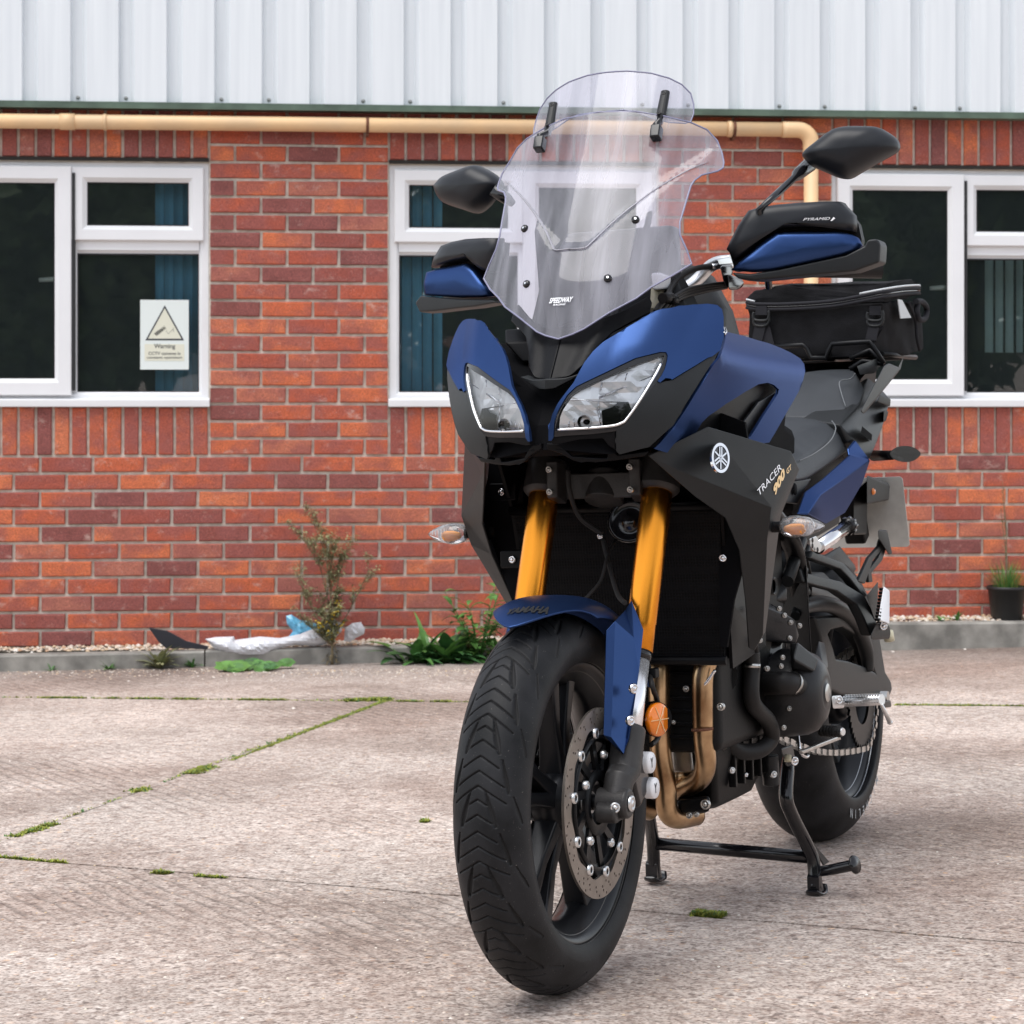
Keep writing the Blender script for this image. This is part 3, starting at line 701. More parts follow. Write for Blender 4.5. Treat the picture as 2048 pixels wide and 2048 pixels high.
# ================================================================== the motorcycle
# frame: origin at the front tyre contact, X forward, Y to the rider's left, Z up (pose measured from the photograph)
_ps = R_(23.78837)
bX = Vector((-math.sin(_ps), -math.cos(_ps), .0208859)).normalized()
bY = Vector((math.cos(_ps), -math.sin(_ps), .0419494)); bY = (bY-bX*bX.dot(bY)).normalized(); bZ = bX.cross(bY)
BO = Vector((.0786912, 3.5126908, 0))
BM = Matrix(((bX.x, bY.x, bZ.x, BO.x), (bX.y, bY.y, bZ.y, BO.y), (bX.z, bY.z, bZ.z, BO.z), (0, 0, 0, 1))); BI = BM.inverted()
CB = BI @ Vector((0, 0, CAM_Z)); BI3 = BI.to_3x3()
def rayb(u, v): return BI3 @ Vector(((u-1024)/F_PX, 1, (812-v)/F_PX))
def q(u, v, Y):
    """measured point: seen at photo pixel (u, v), lying Y metres left of the bike's centre plane"""
    d = rayb(u, v); return CB+d*((Y-CB.y)/d.y)
def qx(u, v, X): d = rayb(u, v); return CB+d*((X-CB.x)/d.x)
def qz(u, v, Z): d = rayb(u, v); return CB+d*((Z-CB.z)/d.z)
def qp(u, v, a, b_):
    """on the upright plane through (X, Y) points a and b_"""
    n_ = Vector((b_[1]-a[1], -(b_[0]-a[0]), 0)); d = rayb(u, v); t = n_.dot(Vector((a[0], a[1], 0))-CB)/n_.dot(d); return CB+d*t
def qs(u, v, S):
    """on the surface X = S(|Y|, Z)"""
    d = rayb(u, v); lo, hi = 2.2, 7.0
    f_ = lambda t: (CB+d*t).x-S(abs((CB+d*t).y), (CB+d*t).z)
    ts = [3.0+.02*i for i in range(80)]; prev = f_(ts[0])
    for a, b_ in zip(ts, ts[1:]):
        c_ = f_(b_)
        if (prev > 0) != (c_ > 0):
            for _ in range(30):
                mth = (a+b_)/2; fm = f_(mth)
                if (fm > 0) == (prev > 0): a = mth
                else: b_ = mth
            return CB+d*a
        prev = c_
    raise ValueError(('no hit', u, v))
MC = tag(empty('motorcycle', M=BM), 'matt blue touring motorcycle with gold forks and tinted screen, up on its centre stand', 'motorcycle')
mir = lambda p: Vector((p[0], -p[1], p[2]))
def both(fn, name, parent=MC, **kw):
    """the same part on the left and mirrored on the right"""
    a = fn(); o = a.build(name, parent, **kw); o2 = a.build(name, parent, mirror=True, **kw); return o, o2
def zoom(ox, oy, s): return lambda x, y: (ox+x/s, oy+y/s)
z1, z2, z3, z4, z5, z6 = zoom(820, 100, 2.76), zoom(1350, 220, 3.513), zoom(880, 580, 3.22), zoom(1350, 680, 3.22), zoom(880, 1150, 3.22), zoom(1250, 1230, 3.22)
z8, z6b, z7b = zoom(1090, 700, 7.43), zoom(1430, 1150, 5.22), zoom(1500, 1000, 6.44)

def fill(outline, S, step=.012, inner=None, holes=(), th=0):
    """closed outline [(Y, Z)] -> curved sheet X = S(|Y|, Z)"""
    pts = [Vector(p) for p in outline]; n_ = len(pts); edges = [(i, (i+1) % n_) for i in range(n_)]
    ys = [p.x for p in pts]; zs = [p.y for p in pts]
    def inside(p, poly):
        c_ = False; j = len(poly)-1
        for i in range(len(poly)):
            a, b_ = poly[i], poly[j]
            if (a[1] > p[1]) != (b_[1] > p[1]) and p[0] < (b_[0]-a[0])*(p[1]-a[1])/(b_[1]-a[1])+a[0]: c_ = not c_
            j = i
        return c_
    for h in holes:
        o_ = len(pts); pts += [Vector(p) for p in h]; edges += [(o_+i, o_+(i+1) % len(h)) for i in range(len(h))]
    y = min(ys)+step/2
    segs = [(pts[a], pts[b_]) for a, b_ in edges]
    def dist(p):
        d = 9
        for a, b_ in segs:
            e = b_-a; t = max(0, min(1, (p-a).dot(e)/max(e.length_squared, 1e-12))); d = min(d, (p-a-e*t).length)
        return d
    while y < max(ys):
        z = min(zs)+step/2
        while z < max(zs):
            p = Vector((y, z))
            if inside(p, outline) and not any(inside(p, h) for h in holes) and dist(p) > step*.6: pts.append(p)
            z += step
        y += step
    vo, _, fo, *_r = delaunay_2d_cdt(pts, edges, [], 0, 1e-6)
    fs = []
    for f_ in fo:
        c_ = sum((vo[i] for i in f_), Vector((0, 0)))/len(f_)
        if inside(c_, outline) and not any(inside(c_, h) for h in holes): fs.append(tuple(f_))
    return [Vector((S(abs(v.x), v.y), v.x, v.y)) for v in vo], fs
def dens(poly, step=.01):
    out = []
    for i in range(len(poly)):
        a, b_ = Vector(poly[i]), Vector(poly[(i+1) % len(poly)]); k = max(1, int((b_-a).length/step))
        out += [a.lerp(b_, j/k) for j in range(k)]
    return out
def spline(pts, k=4, closed=True):
    P = [Vector(p) for p in pts]; n_ = len(P); out = []
    for i in range(n_ if closed else n_-1):
        p0, p1, p2, p3 = (P[(i-1) % n_], P[i], P[(i+1) % n_], P[(i+2) % n_]) if closed else (P[max(i-1, 0)], P[i], P[i+1], P[min(i+2, n_-1)])
        for j in range(k):
            t = j/k; out.append(.5*((2*p1)+(p2-p0)*t+(2*p0-5*p1+4*p2-p3)*t*t+(3*p1-p0-3*p2+p3)*t**3))
    if not closed: out.append(P[-1])
    return out
def pillow(mb, rim, front, back, m, power=2.2, rings=6, inner=(0, 0, 0)):
    """rounded housing: closed rim of 3-D points, domed by vector `front` on one side and `back` on the other"""
    P = [Vector(p) for p in rim]; c_ = sum(P, Vector())/len(P)+Vector(inner); n_ = len(P); vs = []; fs = []
    def half(vec, flip):
        o_ = len(vs)
        for r in range(rings+1):
            t = r/rings; s_ = math.cos(t*math.pi/2)**(2/power); h = math.sin(t*math.pi/2)**(2/power)
            for p in P: vs.append(c_+(p-c_)*max(s_, .001)+Vector(vec)*h)
        for r in range(rings):
            for k in range(n_):
                a = o_+r*n_+k; b_ = o_+r*n_+(k+1) % n_; fs.append((a, b_, b_+n_, a+n_) if flip else (a, a+n_, b_+n_, b_))
    half(front, False); half(back, True); return mb.add(vs, fs, m, True)
def rod(a, b_, r, m, seg=12): return MB().tube([a, b_], r, m, seg)
def bolt(p, ax, r, m='chrome', h=.004):
    ax = Vector(ax).normalized(); return MB().lathe([(0, h), (r*.45, h), (r*.5, h*.4), (r*.62, h*.4), (r*.7, h), (r, h*.7), (r, 0)], p, ax, m, 10)

# ------------------------------------------------------------------ wheels
def tyre(Rr, half, n_phi, n_c, tread, name, parent, C, rim_r, seed):
    """revolved section with the tread grooves pressed into it"""
    rs = Rr-.055*half/.06
    tt = np.linspace(-2.05, 2.05, n_c); k = half/.06/1.0
    y = half*np.sin(tt)*(1-.06*(np.abs(tt) > 1.57)*(np.abs(tt)-1.57)); r = rs+(Rr-rs)*np.cos(tt)
    r = np.where(r < rim_r, rim_r, r)
    c = np.concatenate([[0], np.cumsum(np.hypot(np.diff(y), np.diff(r)))]); c -= c[-1]/2
    ph = np.linspace(0, 2*np.pi, n_phi, endpoint=False)
    depth = np.zeros((n_phi, n_c))
    if tread:
        P = 2*np.pi*Rr/tread
        A = ((-ph*Rr) % P)[:, None]/P; cc = np.abs(c)[None, :]/k/1.38
        sm = lambda d, w_: np.clip(1.35-np.abs(d)/w_, 0, 1)
        def chev(f0, cmax, sl, wd):
            a0 = f0+sl*cc/.118*1.0
            d = ((A-a0+.5) % 1-.5)*P
            return sm(d, wd)*(cc < cmax)
        for f0, cm in ((.02, .0215), (.22, .029), (.42, .032), (.60, .0125), (.80, .017)): depth = np.maximum(depth, chev(f0, cm, .86, .0014)*.0034)
        def dagger(c0, f0, c1, f1, w0, w1):
            df = ((A-f0) % 1)/(f1-f0); inr = (df >= 0) & (df <= 1); cl = c0+(c1-c0)*df; wd = w0+(w1-w0)*np.sin(np.clip(df, 0, 1)**1.5*np.pi*.93)
            return np.where(inr, sm(cc-cl, wd), 0)
        depth = np.maximum(depth, dagger(.0085, .48, .0205, .98, .0009, .0030)*.005)
        depth = np.maximum(depth, dagger(.0245, .05, .034, .52, .0009, .0028)*.005)
        depth = np.maximum(depth, dagger(.040, .55, .052, .95, .0008, .0022)*.004)
        depth *= (cc < .06)
    rr = r[None, :]-depth; yy = np.broadcast_to(y[None, :], rr.shape)
    X = C[0]+rr*np.cos(ph)[:, None]; Zz = C[2]+rr*np.sin(ph)[:, None]
    co = np.stack([X, yy+C[1], Zz], -1).reshape(-1, 3)
    i = np.arange(n_phi)[:, None]; j = np.arange(n_c-1)[None, :]; i2 = (i+1) % n_phi
    fq = np.stack([i*n_c+j, i*n_c+j+1, i2*n_c+j+1, i2*n_c+j], -1).reshape(-1, 4)
    me = bpy.data.meshes.new(name); me.vertices.add(len(co)); me.vertices.foreach_set('co', co.astype(np.float32).ravel())
    me.loops.add(fq.size); me.loops.foreach_set('vertex_index', fq.astype(np.int32).ravel())
    me.polygons.add(len(fq)); me.polygons.foreach_set('loop_start', np.arange(0, fq.size, 4, dtype=np.int32)); me.polygons.foreach_set('loop_total', np.full(len(fq), 4, np.int32))
    me.update(); me.polygons.foreach_set('use_smooth', np.ones(len(fq), bool)); me.materials.append(MAT['tyre']); me.materials.append(MAT['groove'])
    if tread: me.polygons.foreach_set('material_index', (depth[:, :-1] > .0009).astype(np.int32).ravel())
    me.validate()
    o = bpy.data.objects.new(name, me); col.objects.link(o); o.parent = parent; return o
def rim(C, rr, hw, m, m_edge):
    mb = MB(); o = Vector(C)
    prof = [(rr+.010, hw), (rr+.012, hw-.004), (rr, hw-.010), (rr-.004, hw-.022), (rr-.022, hw-.035), (rr-.024, 0), (rr-.022, -hw+.035), (rr-.004, -hw+.022), (rr, -hw+.010), (rr+.012, -hw+.004), (rr+.010, -hw)]
    inn = [(r-.006, h) for r, h in reversed(prof[3:-3])]
    mb.lathe(prof, o, (0, 1, 0), m, 96); mb.lathe([(rr+.010, -hw), (rr+.004, -hw-.001), (rr-.004, -hw+.008), (rr-.026, -hw+.03), (rr-.03, 0), (rr-.026, hw-.03), (rr-.004, hw-.008), (rr+.004, hw+.001), (rr+.010, hw)], o, (0, 1, 0), m, 96)
    for s_ in (-1, 1):
        for rr_, hh_, wd_ in ((rr+.0105, hw+.0005, .0028), (rr-.006, hw-.012, .0018), (rr-.020, hw-.030, .0015)):
            mb.tube([o+Vector((math.cos(t)*rr_, s_*hh_, math.sin(t)*rr_)) for t in [2*math.pi*i/96 for i in range(97)]], wd_, m_edge, 6, caps=False)
    return mb
FW = Vector((0, 0, .3))
fw = rim(FW, .213, .046, 'rim_paint', 'rim_line').build('front_wheel', MC)
tyre(.300, .0595, 1900, 170, 17, 'tyre', fw, FW, .219, 1)
def spokes(wheel, C, hub_r, rim_r, n_, off, m, wid):
    for k in range(n_):
        for sgn in (-1, 1):
            a = 2*math.pi*k/n_+off; sp = .14
            d0 = Vector((math.cos(a+sgn*sp*.9), 0, math.sin(a+sgn*sp*.9))); d1 = Vector((math.cos(a+sgn*sp*1.25), 0, math.sin(a+sgn*sp*1.25)))
            p0 = C+d0*hub_r*.7; p1 = C+d1*(rim_r-.018); ax = (p1-p0).normalized(); t = ax.cross(Vector((0, 1, 0)))
            vs = []
            for p, ww, hh in ((p0, .014, .021), (p0.lerp(p1, .5), .010, .016), (p1, .015, .020)):
                vs += [p+t*ww-Vector((0, hh, 0)), p+t*ww+Vector((0, hh, 0)), p-t*ww+Vector((0, hh, 0)), p-t*ww-Vector((0, hh, 0))]
            fs = [(a_*4+k_, a_*4+(k_+1) % 4, (a_+1)*4+(k_+1) % 4, (a_+1)*4+k_) for a_ in range(2) for k_ in range(4)]+[(0, 1, 2, 3), (8, 9, 10, 11)]
            MB().add(vs, fs, m).build('spoke', wheel, bevel=.004)
spokes(fw, FW, .05, .213, 5, .33, 'rim_paint', .02)
MB().lathe([(0, -.05), (.03, -.05), (.034, -.03), (.05, -.02), (.05, .02), (.034, .03), (.03, .05), (0, .05)], FW, (0, 1, 0), 'rim_paint', 32).build('hub', fw)
def disc(y, sgn):
    """drilled rotor on a black carrier with silver buttons"""
    out = [(.149*math.cos(t), .149*math.sin(t)) for t in [2*math.pi*i/96 for i in range(96)]]
    inn = [((.117+.0035*math.cos(10*t))*math.cos(t), (.117+.0035*math.cos(10*t))*math.sin(t)) for t in [2*math.pi*i/120 for i in range(120)]]
    holes = [inn]
    for k in range(30):
        for j, rr in enumerate((.1445, .138, .1315, .1255)):
            a = 2*math.pi*(k+j*.27)/30+(.03 if j % 2 else 0)
            if j == 3 and k % 3: continue
            if j == 0 and k % 3 == 0: continue
            holes.append([(rr*math.cos(a)+.0023*math.cos(t), rr*math.sin(a)+.0023*math.sin(t)) for t in [2*math.pi*i/6 for i in range(6)]])
    vs, fs = fill(out, lambda a, b_: 0, .02, holes=holes)
    mb = MB(); mb.add([(FW.x+v.y, y, FW.z+v.z) for v in vs], fs, 'disc_steel')
    o = mb.build('brake_disc', fw, recalc=False, solid=.0045)
    cr = MB(); cr.lathe([(.10, .003), (.106, .002), (.106, -.004), (.095, -.005)], (0, y, .3), (0, 1, 0), 'black_metal', 60)
    for k in range(10):
        a = 2*math.pi*k/10+.2; c0 = Vector((math.cos(a), 0, math.sin(a))); t = Vector((-math.sin(a), 0, math.cos(a)))
        a2 = a+.25; c1 = Vector((math.cos(a2), 0, math.sin(a2)))
        p = [FW+c0*.104+t*.008, FW+c0*.104-t*.008, FW+c1*.045-t*.006, FW+c1*.045+t*.006]
        cr.prism([(v.x, y-sgn*.002, v.z) for v in p], (0, -sgn*.006, 0), 'black_metal')
    cr.lathe([(.035, .004), (.052, .004), (.052, -.004), (.035, -.004)], (0, y-sgn*.004, .3), (0, 1, 0), 'black_metal', 40)
    cr.build('disc_carrier', fw)
    for k in range(10):
        a = 2*math.pi*k/10+.2; p = Vector((math.cos(a)*.111, y+sgn*.002, .3+math.sin(a)*.111))
        b_ = MB().lathe([(.0045, .004), (.0085, .004), (.009, 0)], p, (0, sgn, 0), 'alu', 14); b_.lathe([(0, .002), (.0045, .002), (.0045, .004)], p, (0, sgn, 0), 'gloss_black', 14); b_.build('disc_button', fw)
    for k in range(5):
        a = 2*math.pi*k/5+.5; p = Vector((math.cos(a)*.075, y+sgn*.002, .3+math.sin(a)*.075)); bolt(p, (0, sgn, 0), .0075, 'alu', .008).build('disc_bolt', fw)
disc(.074, 1); disc(-.074, -1)
RW = Vector((-1.5, 0, .318))
rw = rim(RW, .213, .072, 'rim_paint', 'rim_edge').build('rear_wheel', MC)
tyre(.315, .090, 500, 60, 0, 'tyre', rw, RW, .219, 2)
spokes(rw, RW, .06, .213, 5, .5, 'rim_grey', .02)
MB().lathe([(0, -.06), (.045, -.06), (.06, -.03), (.06, .05), (.045, .07), (0, .07)], RW, (0, 1, 0), 'rim_paint', 32).build('hub', rw)
def sidewall_text(wheel, C, txt, r, a0, da, y, h, m, cw=1):
    for i, ch in enumerate(txt):
        if ch == ' ': continue
        vs, fs, asp = text_mesh(ch, bold=.015); a = a0+cw*da*i; rad = Vector((math.cos(a), 0, math.sin(a))); tan = Vector((-math.sin(a), 0, math.cos(a)))
        wd = h*min(asp, 1.1); mb = MB(); mb.add([C+rad*(r+zz*h)+tan*((xx-.5)*wd)+Vector((0, y-(abs(zz-.5)*.0), 0)) for xx, zz in vs], fs, m); mb.build('tyre_letter', wheel, recalc=False)
mat('tyre_text', (.42, .43, .44), .6)
pM, pN = q(1750, 1553, .088), q(1702, 1611, .088); aM, aN = math.atan2(pM.z-RW.z, pM.x-RW.x), math.atan2(pN.z-RW.z, pN.x-RW.x)
sidewall_text(rw, RW, 'MICHELIN', .244, aM, (aN-aM)/7, .0900, .020, 'tyre_text', cw=1)
# sprocket and chain
sp = MB(); n_t = 45
for k in range(n_t):
    a0 = 2*math.pi*k/n_t; a1 = a0+math.pi/n_t; 
    P_ = [(.060, a0), (.108, a0), (.114, a0+.35*(a1-a0)), (.108, a1), (.103, a1+.5*(a1-a0)), (.108, a0+2*(a1-a0)), (.060, a0+2*(a1-a0))]
    sp.prism([(RW.x+r*math.cos(a), .098, RW.z+r*math.sin(a)) for r, a in P_], (0, .006, 0), 'black_metal')
sp.build('rear_sprocket', rw)
ch = MB(); path = []
for i in range(24): path.append(Vector((RW.x-.113*math.cos(math.pi*(i/23-.5)), .101, RW.z+.113*math.sin(math.pi*(.5-i/23)))))
top0 = path[0]; bot0 = path[-1]; fs_ = Vector((-.84, .101, .36))
path = [fs_+(top0-fs_)*i/30+Vector((0, 0, .03*(1-i/30)*0)) for i in range(30)]+path+[bot0+(fs_+Vector((0, 0, -.05))-bot0)*i/30+Vector((0, 0, -.02*math.sin(math.pi*i/30))) for i in range(1, 30)]
L_ = 0; last = path[0]
for a, b_ in zip(path, path[1:]):
    d = b_-a
    kk = max(1, int(d.length/.0158+.5))
    for j in range(kk):
        p0, p1 = a+d*j/kk, a+d*(j+.92)/kk; t = (p1-p0).normalized().cross(Vector((0, 1, 0)))*.0065
        off = .006 if L_ % 2 else .0085; L_ += 1
        for s_ in (-1, 1):
            ch.prism([p0+t*.9+Vector((0, s_*off, 0)), p0-t*.9+Vector((0, s_*off, 0)), p1-t*.9+Vector((0, s_*off, 0)), p1+t*.9+Vector((0, s_*off, 0))], (0, .0016*s_, 0), 'steel')
tag(ch.build('drive_chain', MC), kind='stuff')

# ------------------------------------------------------------------ forks, axle, brakes
def fork(s):
    top = Vector((-.251, .103*s, .825)); bot = Vector((-.052, .103*s, .372)); ax = (bot-top).normalized()
    at = lambda t: top+ax*t
    L = (bot-top).length
    tg = L*.66
    fk = MB().tube([at(-.05), at(.03), at(tg-.05), at(tg-.048), at(tg), at(tg+.0)], [.0262, .0262, .0245, .0235, .0235, .021], 'gold', 32).build('fork_leg', MC)
    MB().tube([at(tg-.001), at(tg+.012)], [.024, .0215], 'gloss_black', 24).build('dust_seal', fk)
    MB().tube([at(tg+.01), at(L)], [.0205, .0205], 'slider_chrome', 24).build('slider', fk)
    sh = MB(); e0 = at(L-.045); e1 = at(L+.03)
    sh.tube([e0, e0+ax*.005, e1, Vector((-.018, .103*s, .335)), Vector((.0, .101*s, .300))], [.0225, .027, .026, .024, .022], 'cast_grey', 20)
    sh.lathe([(0, .026), (.021, .026), (.024, .022), (.024, -.026), (0, -.026)], (0, .101*s, .300), (0, 1, 0), 'cast_grey', 24)
    sh.lathe([(0, .017), (.014, .017), (.016, .014), (.016, -.016), (0, -.016)], (.024, .098*s, .288), (0, 1, 0), 'cast_grey', 18)
    sh.hull([(dx, .099*s+dy, dz) for dx, dz in ((.024, .274), (-.02, .276), (-.02, .30), (.03, .30)) for dy in (-.016, .016)], 'cast_grey')
    sh.hull([(-.05+dx, .098*s+dy, .36+dz) for dx in (-.05, .0) for dy in (-.008, .01) for dz in (-.02, .02)], 'cast_grey')
    sh.build('axle_clamp', fk, bevel=.004)
    if s > 0:
        bolt((0, .128, .300), (0, 1, 0), .013, 'alu', .004).build('axle_nut', fk)
        bolt(q(1229, 1615, .112), (.75, .65, 0), .0085, 'alu', .005).build('pinch_bolt', fk)
    # triple clamp around the tube
    return fk
fork(1); fork(-1)
MB().tube([(0, -.10, .3), (0, .10, .3)], .011, 'steel', 16).build('front_axle', MC)
MB().tube([(0, .038, .3), (0, .062, .3)], .0175, 'alu', 20).tube([(0, .062, .3), (0, .09, .3)], .013, 'black_metal', 20).build('wheel_spacer', MC)
tc_ = MB(); ax = Vector((.402, 0, -.9156))
for s in (-1, 1):
    c_ = Vector((-.236, .103*s, .79)); tc_.tube([c_-ax*.055, c_], [.036, .038], 'cast_grey', 28)
    tc_.tube([c_-ax*.002, c_+ax*.006], [.038, .030], 'cast_grey', 28)
    tc_.hull([c_+Vector((.034, -s*.028+dy, .02+dz)) for dy in (-.010, .010) for dz in (-.028, .034)]+[c_+Vector((.0, -s*.03+dy, .01+dz)) for dy in (-.012, .012) for dz in (-.03, .04)], 'cast_grey')
tc_.lathe([(0, .03), (.022, .03), (.026, .024), (.034, .02), (.034, -.03), (0, -.035)], (-.262, 0, .80), (-.40, 0, .916), 'cast_grey', 24); tc_.hull([(-.262+dx, y, .80+dz) for dx in (-.02, .03) for y in (-.075, .075) for dz in (-.022, .022)], 'cast_grey')
tc = tc_.build('lower_triple_clamp', MC, bevel=.003)
for s in (-1, 1):
    for dz in (-.008, .03): bolt((-.190, s*.073, .80+dz), (1, 0, 0), .006, 'steel', .006).build('clamp_bolt', tc)
# calipers behind the legs
def caliper(s):
    mb = MB()
    mb.hull([(-.105, s*.052, .385), (-.150, s*.052, .30), (-.085, s*.052, .262), (-.055, s*.052, .33), (-.105, s*.112, .375), (-.140, s*.112, .31), (-.085, s*.112, .28), (-.06, s*.112, .33)], 'gloss_black')
    mb.hull([(-.12, s*.055, .42), (-.16, s*.055, .33), (-.06, s*.055, .36), (-.12, s*.10, .41), (-.15, s*.10, .34), (-.075, s*.10, .36)], 'gloss_black')
    o = mb.build('brake_caliper', MC, bevel=.006)
    for u, v in ((1300.5, 1525), (1308, 1576)) if s > 0 else ():
        p = q(u, v, .119); k = MB().lathe([(0, .003), (.0165, .003), (.0175, 0), (.0175, -.012)], p, (.06, 1, 0), 'white_decal', 24)
        vs, fs, _ = text_mesh('Y', bold=.03); k.add([p+Vector((-.006*(x-.5)*2+.0008, .0036, .008*(zz-.5)*2)) for x, zz in vs], fs, 'sign_ink'); k.build('piston_cap', o)
    return o
caliper(1); caliper(-1)
# orange reflector with its bracket
p = q(1315, 1439, .128)
rf = MB().lathe([(0, .005), (.026, .005), (.0275, .002), (.0275, -.005), (0, -.005)], p, (.28, .96, 0), 'orange_lens', 32)
rfo = rf.build('side_reflector', MC)
MB().tube([p+Vector((-.004, -.004, 0)), p+Vector((-.012, -.012, 0))], .0285, 'black_plastic', 32).build('reflector_backing', rfo)
mb = MB()
for k in range(3):
    a = math.pi*k/3; t1_ = Vector((-.96, .28, 0))*math.cos(a)+Vector((0, 0, 1))*math.sin(a); nn = Vector((.28, .96, 0)); s_ = t1_.cross(nn)*.0006
    mb.prism([p+nn*.0055+t1_*.025+s_, p+nn*.0055-t1_*.025+s_, p+nn*.0055-t1_*.025-s_, p+nn*.0055+t1_*.025-s_], nn*.0006, 'gold_decal')
mb.build('reflector_ribs', rfo)
# brake hoses and sensor cable down the left leg
MB().tube([q(1296, 1330, .10), q(1304, 1370, .125), q(1314, 1400, .12), q(1320, 1440, .11), q(1316, 1475, .11), q(1302, 1490, .11)], .0045, 'rubber_hose', 8, 6).build('brake_hose', MC)
MB().box(q(1308, 1346, .12), (.02, .012, .016), 'black_plastic').build('hose_clip', MC, bevel=.002)
MB().tube([q(1235, 1070, 0.0), qx(1216, 1110, -.2), qx(1202, 1160, -.16), qx(1178, 1190, -.12), qx(1162, 1204, -.1)], .003, 'rubber_hose', 8, 6).build('brake_hose', MC)
MB().tube([qx(1206, 1080, -.22), qx(1222, 1145, -.18), qx(1236, 1190, -.14), qx(1250, 1206, -.1)], .0042, 'rubber_hose', 8, 6).build('brake_hose', MC)
MB().tube([qx(1136, 940, -.2), qx(1140, 985, -.2), qx(1160, 1035, -.22), qx(1205, 1068, -.24)], .0045, 'rubber_hose', 8, 6).build('brake_hose', MC)
# horn behind the left leg
p = qx(1260, 1043, -.27); MB().lathe([(.0, .004), (.012, .005), (.014, .001), (.030, .002), (.034, .006), (.037, .004), (.037, -.02), (.02, -.035), (0, -.035)], p, (.9, .1, .25), 'gloss_black', 32).lathe([(.0375, .0055), (.0385, .0035), (.0375, .001)], p, (.9, .1, .25), 'steel', 40).build('horn', MC)

# ------------------------------------------------------------------ front mudguard
def mg_point(th, t):
    """th: angle round the axle, t in -1..1 across"""
    rr = .318+.006*math.cos(t*1.3); y = .078*math.sin(t*1.45)/math.sin(1.45); drop = .030*abs(t)**3.0
    r = rr-drop
    return Vector((r*math.cos(th), y, .3+r*math.sin(th)))
mb = MB(); NT, NC = 26, 21
vs = []
for i in range(NT+1):
    for j in range(NC):
        t = -1+2*j/(NC-1)
        th0 = R_(60)+R_(31)*(abs(t)**1.5)       # front lip, rounded back at the sides
        th = th0+(R_(150)-th0)*i/NT; p_ = mg_point(th, t)
        rise = .006*math.exp(-((t)/.5)**2)*math.exp(-((i/NT)/.3)**2); p_ += Vector((0, 0, rise)); vs.append(p_)
mb.add(vs, [(i*NC+j, i*NC+j+1, (i+1)*NC+j+1, (i+1)*NC+j) for i in range(NT) for j in range(NC-1)], 'blue_paint', True)
mg = mb.build('front_mudguard', MC, recalc=True, solid=.004, sub=0)
# side blades of the mudguard, faceted
def blade():
    mb = MB(); Ys = .100
    A = [q(1208, 1262, .083), q(1225, 1240, .096), q(1262, 1202, .098), q(1288, 1250, .110), q(1283, 1290, .126), q(1265, 1278, .112)]
    top_in, top_c, peak, out_t, out_m, ridge = A
    b_in = q(1207, 1470, .086); b_c = q(1222, 1474, .098); b_r = q(1255, 1476, .112); b_o = q(1262, 1452, .120); tip = q(1246, 1508, .112); c_t = q(1228, 1242, .094)
    # strips: bright narrow, broad, outer
    strip_t = [q(1212, 1262, .083), q(1229, 1243, .092), q(1266, 1276, .112), q(1285, 1260, .118), q(1285, 1298, .120)]
    vs = [strip_t[0], strip_t[1], strip_t[2], strip_t[3], b_in, b_c, b_r, tip, q(1258, 1478, .116), q(1277, 1345, .120), peak, q(1250, 1222, .085)]
    fs = [(0, 1, 5, 4), (1, 2, 6, 5), (5, 6, 7), (4, 5, 7), (2, 9, 8, 6), (6, 8, 7), (2, 3, 9), (1, 11, 10, 2), (10, 3, 2)]
    mb.add(vs, fs, 'blue_paint'); return mb
bl1, bl2 = both(blade, 'mudguard_side', mg, solid=.004, bevel=.0025)
for u, v in ((1264, 1377), (1257.5, 1441)): bolt(q(u, v, .1245), (.35, 1, 0), .0085, 'chrome', .007).build('mudguard_bolt', mg)
# raised dark lettering on the front of the mudguard
from mathutils.bvhtree import BVHTree
mg_tree = BVHTree.FromPolygons([v.co.copy() for v in mg.data.vertices], [tuple(p.vertices) for p in mg.data.polygons])
vs, fs, asp = text_mesh('YAMAHA', bold=.045, shear=.25); mb = MB(); pts = []
for x, z in vs:
    u = 1012+(1094-1012)*x+7*z; v = 1233-1.0*x-4*math.sin(math.pi*x)-14*z*(.75+.25*x); d = rayb(u, v).normalized(); h_, nr_ = mg_tree.ray_cast(CB, d)[:2]
    if h_ is None: h_, nr_ = q(u, v, 0), -d
    nr_ = nr_ if nr_.dot(d) < 0 else -nr_; pts.append(h_+nr_*.0034-d*.0006)
mb.add(pts, fs, 'black_decal'); mb.build('mudguard_lettering', mg, recalc=False)

# ------------------------------------------------------------------ radiator, frame and engine masses
def plate_x(pts, X, dx, m): return MB().prism([(X, y, z) for y, z in pts], (dx, 0, 0), m)
rad = MB().prism([(-.300, -.19, .755), (-.300, .19, .755), (-.345, .175, .50), (-.345, -.175, .50)], (-.03, 0, -.004), 'honeycomb').build('radiator_guard', MC)
mb = MB()
for a, b_ in (((-.296, -.195, .76), (-.296, .195, .76)), ((-.342, -.18, .495), (-.342, .18, .495))): mb.tube([a, b_], .008, 'black_plastic', 8)
mb.build('radiator_frame', rad)
bolt(qx(1201, 1072, -.29), (1, 0, 0), .0055, 'chrome').build('guard_screw', rad)
MB().hull([(x, y, z) for x in (-.38, -.80) for y in (-.15, .15) for z in (.33, .74)], 'black_engine').build('engine_block', MC, bevel=.02)
MB().hull([(x, y, z) for x, hy, z in ((-.44, .12, .33), (-.88, .12, .33), (-.50, .10, .225), (-.74, .09, .215), (-.55, .08, .210)) for y in (-hy, hy)], 'black_engine').build('oil_pan', MC, bevel=.012)
for k in range(5): MB().hull([(-.55-.05*k+dx, .118-.01*k*.0+dy, z) for dx in (-.004, .004) for dy in (-.01, .004) for z in (.25+.0*k, .33)], 'engine_metal').build('pan_rib', MC, bevel=.002)
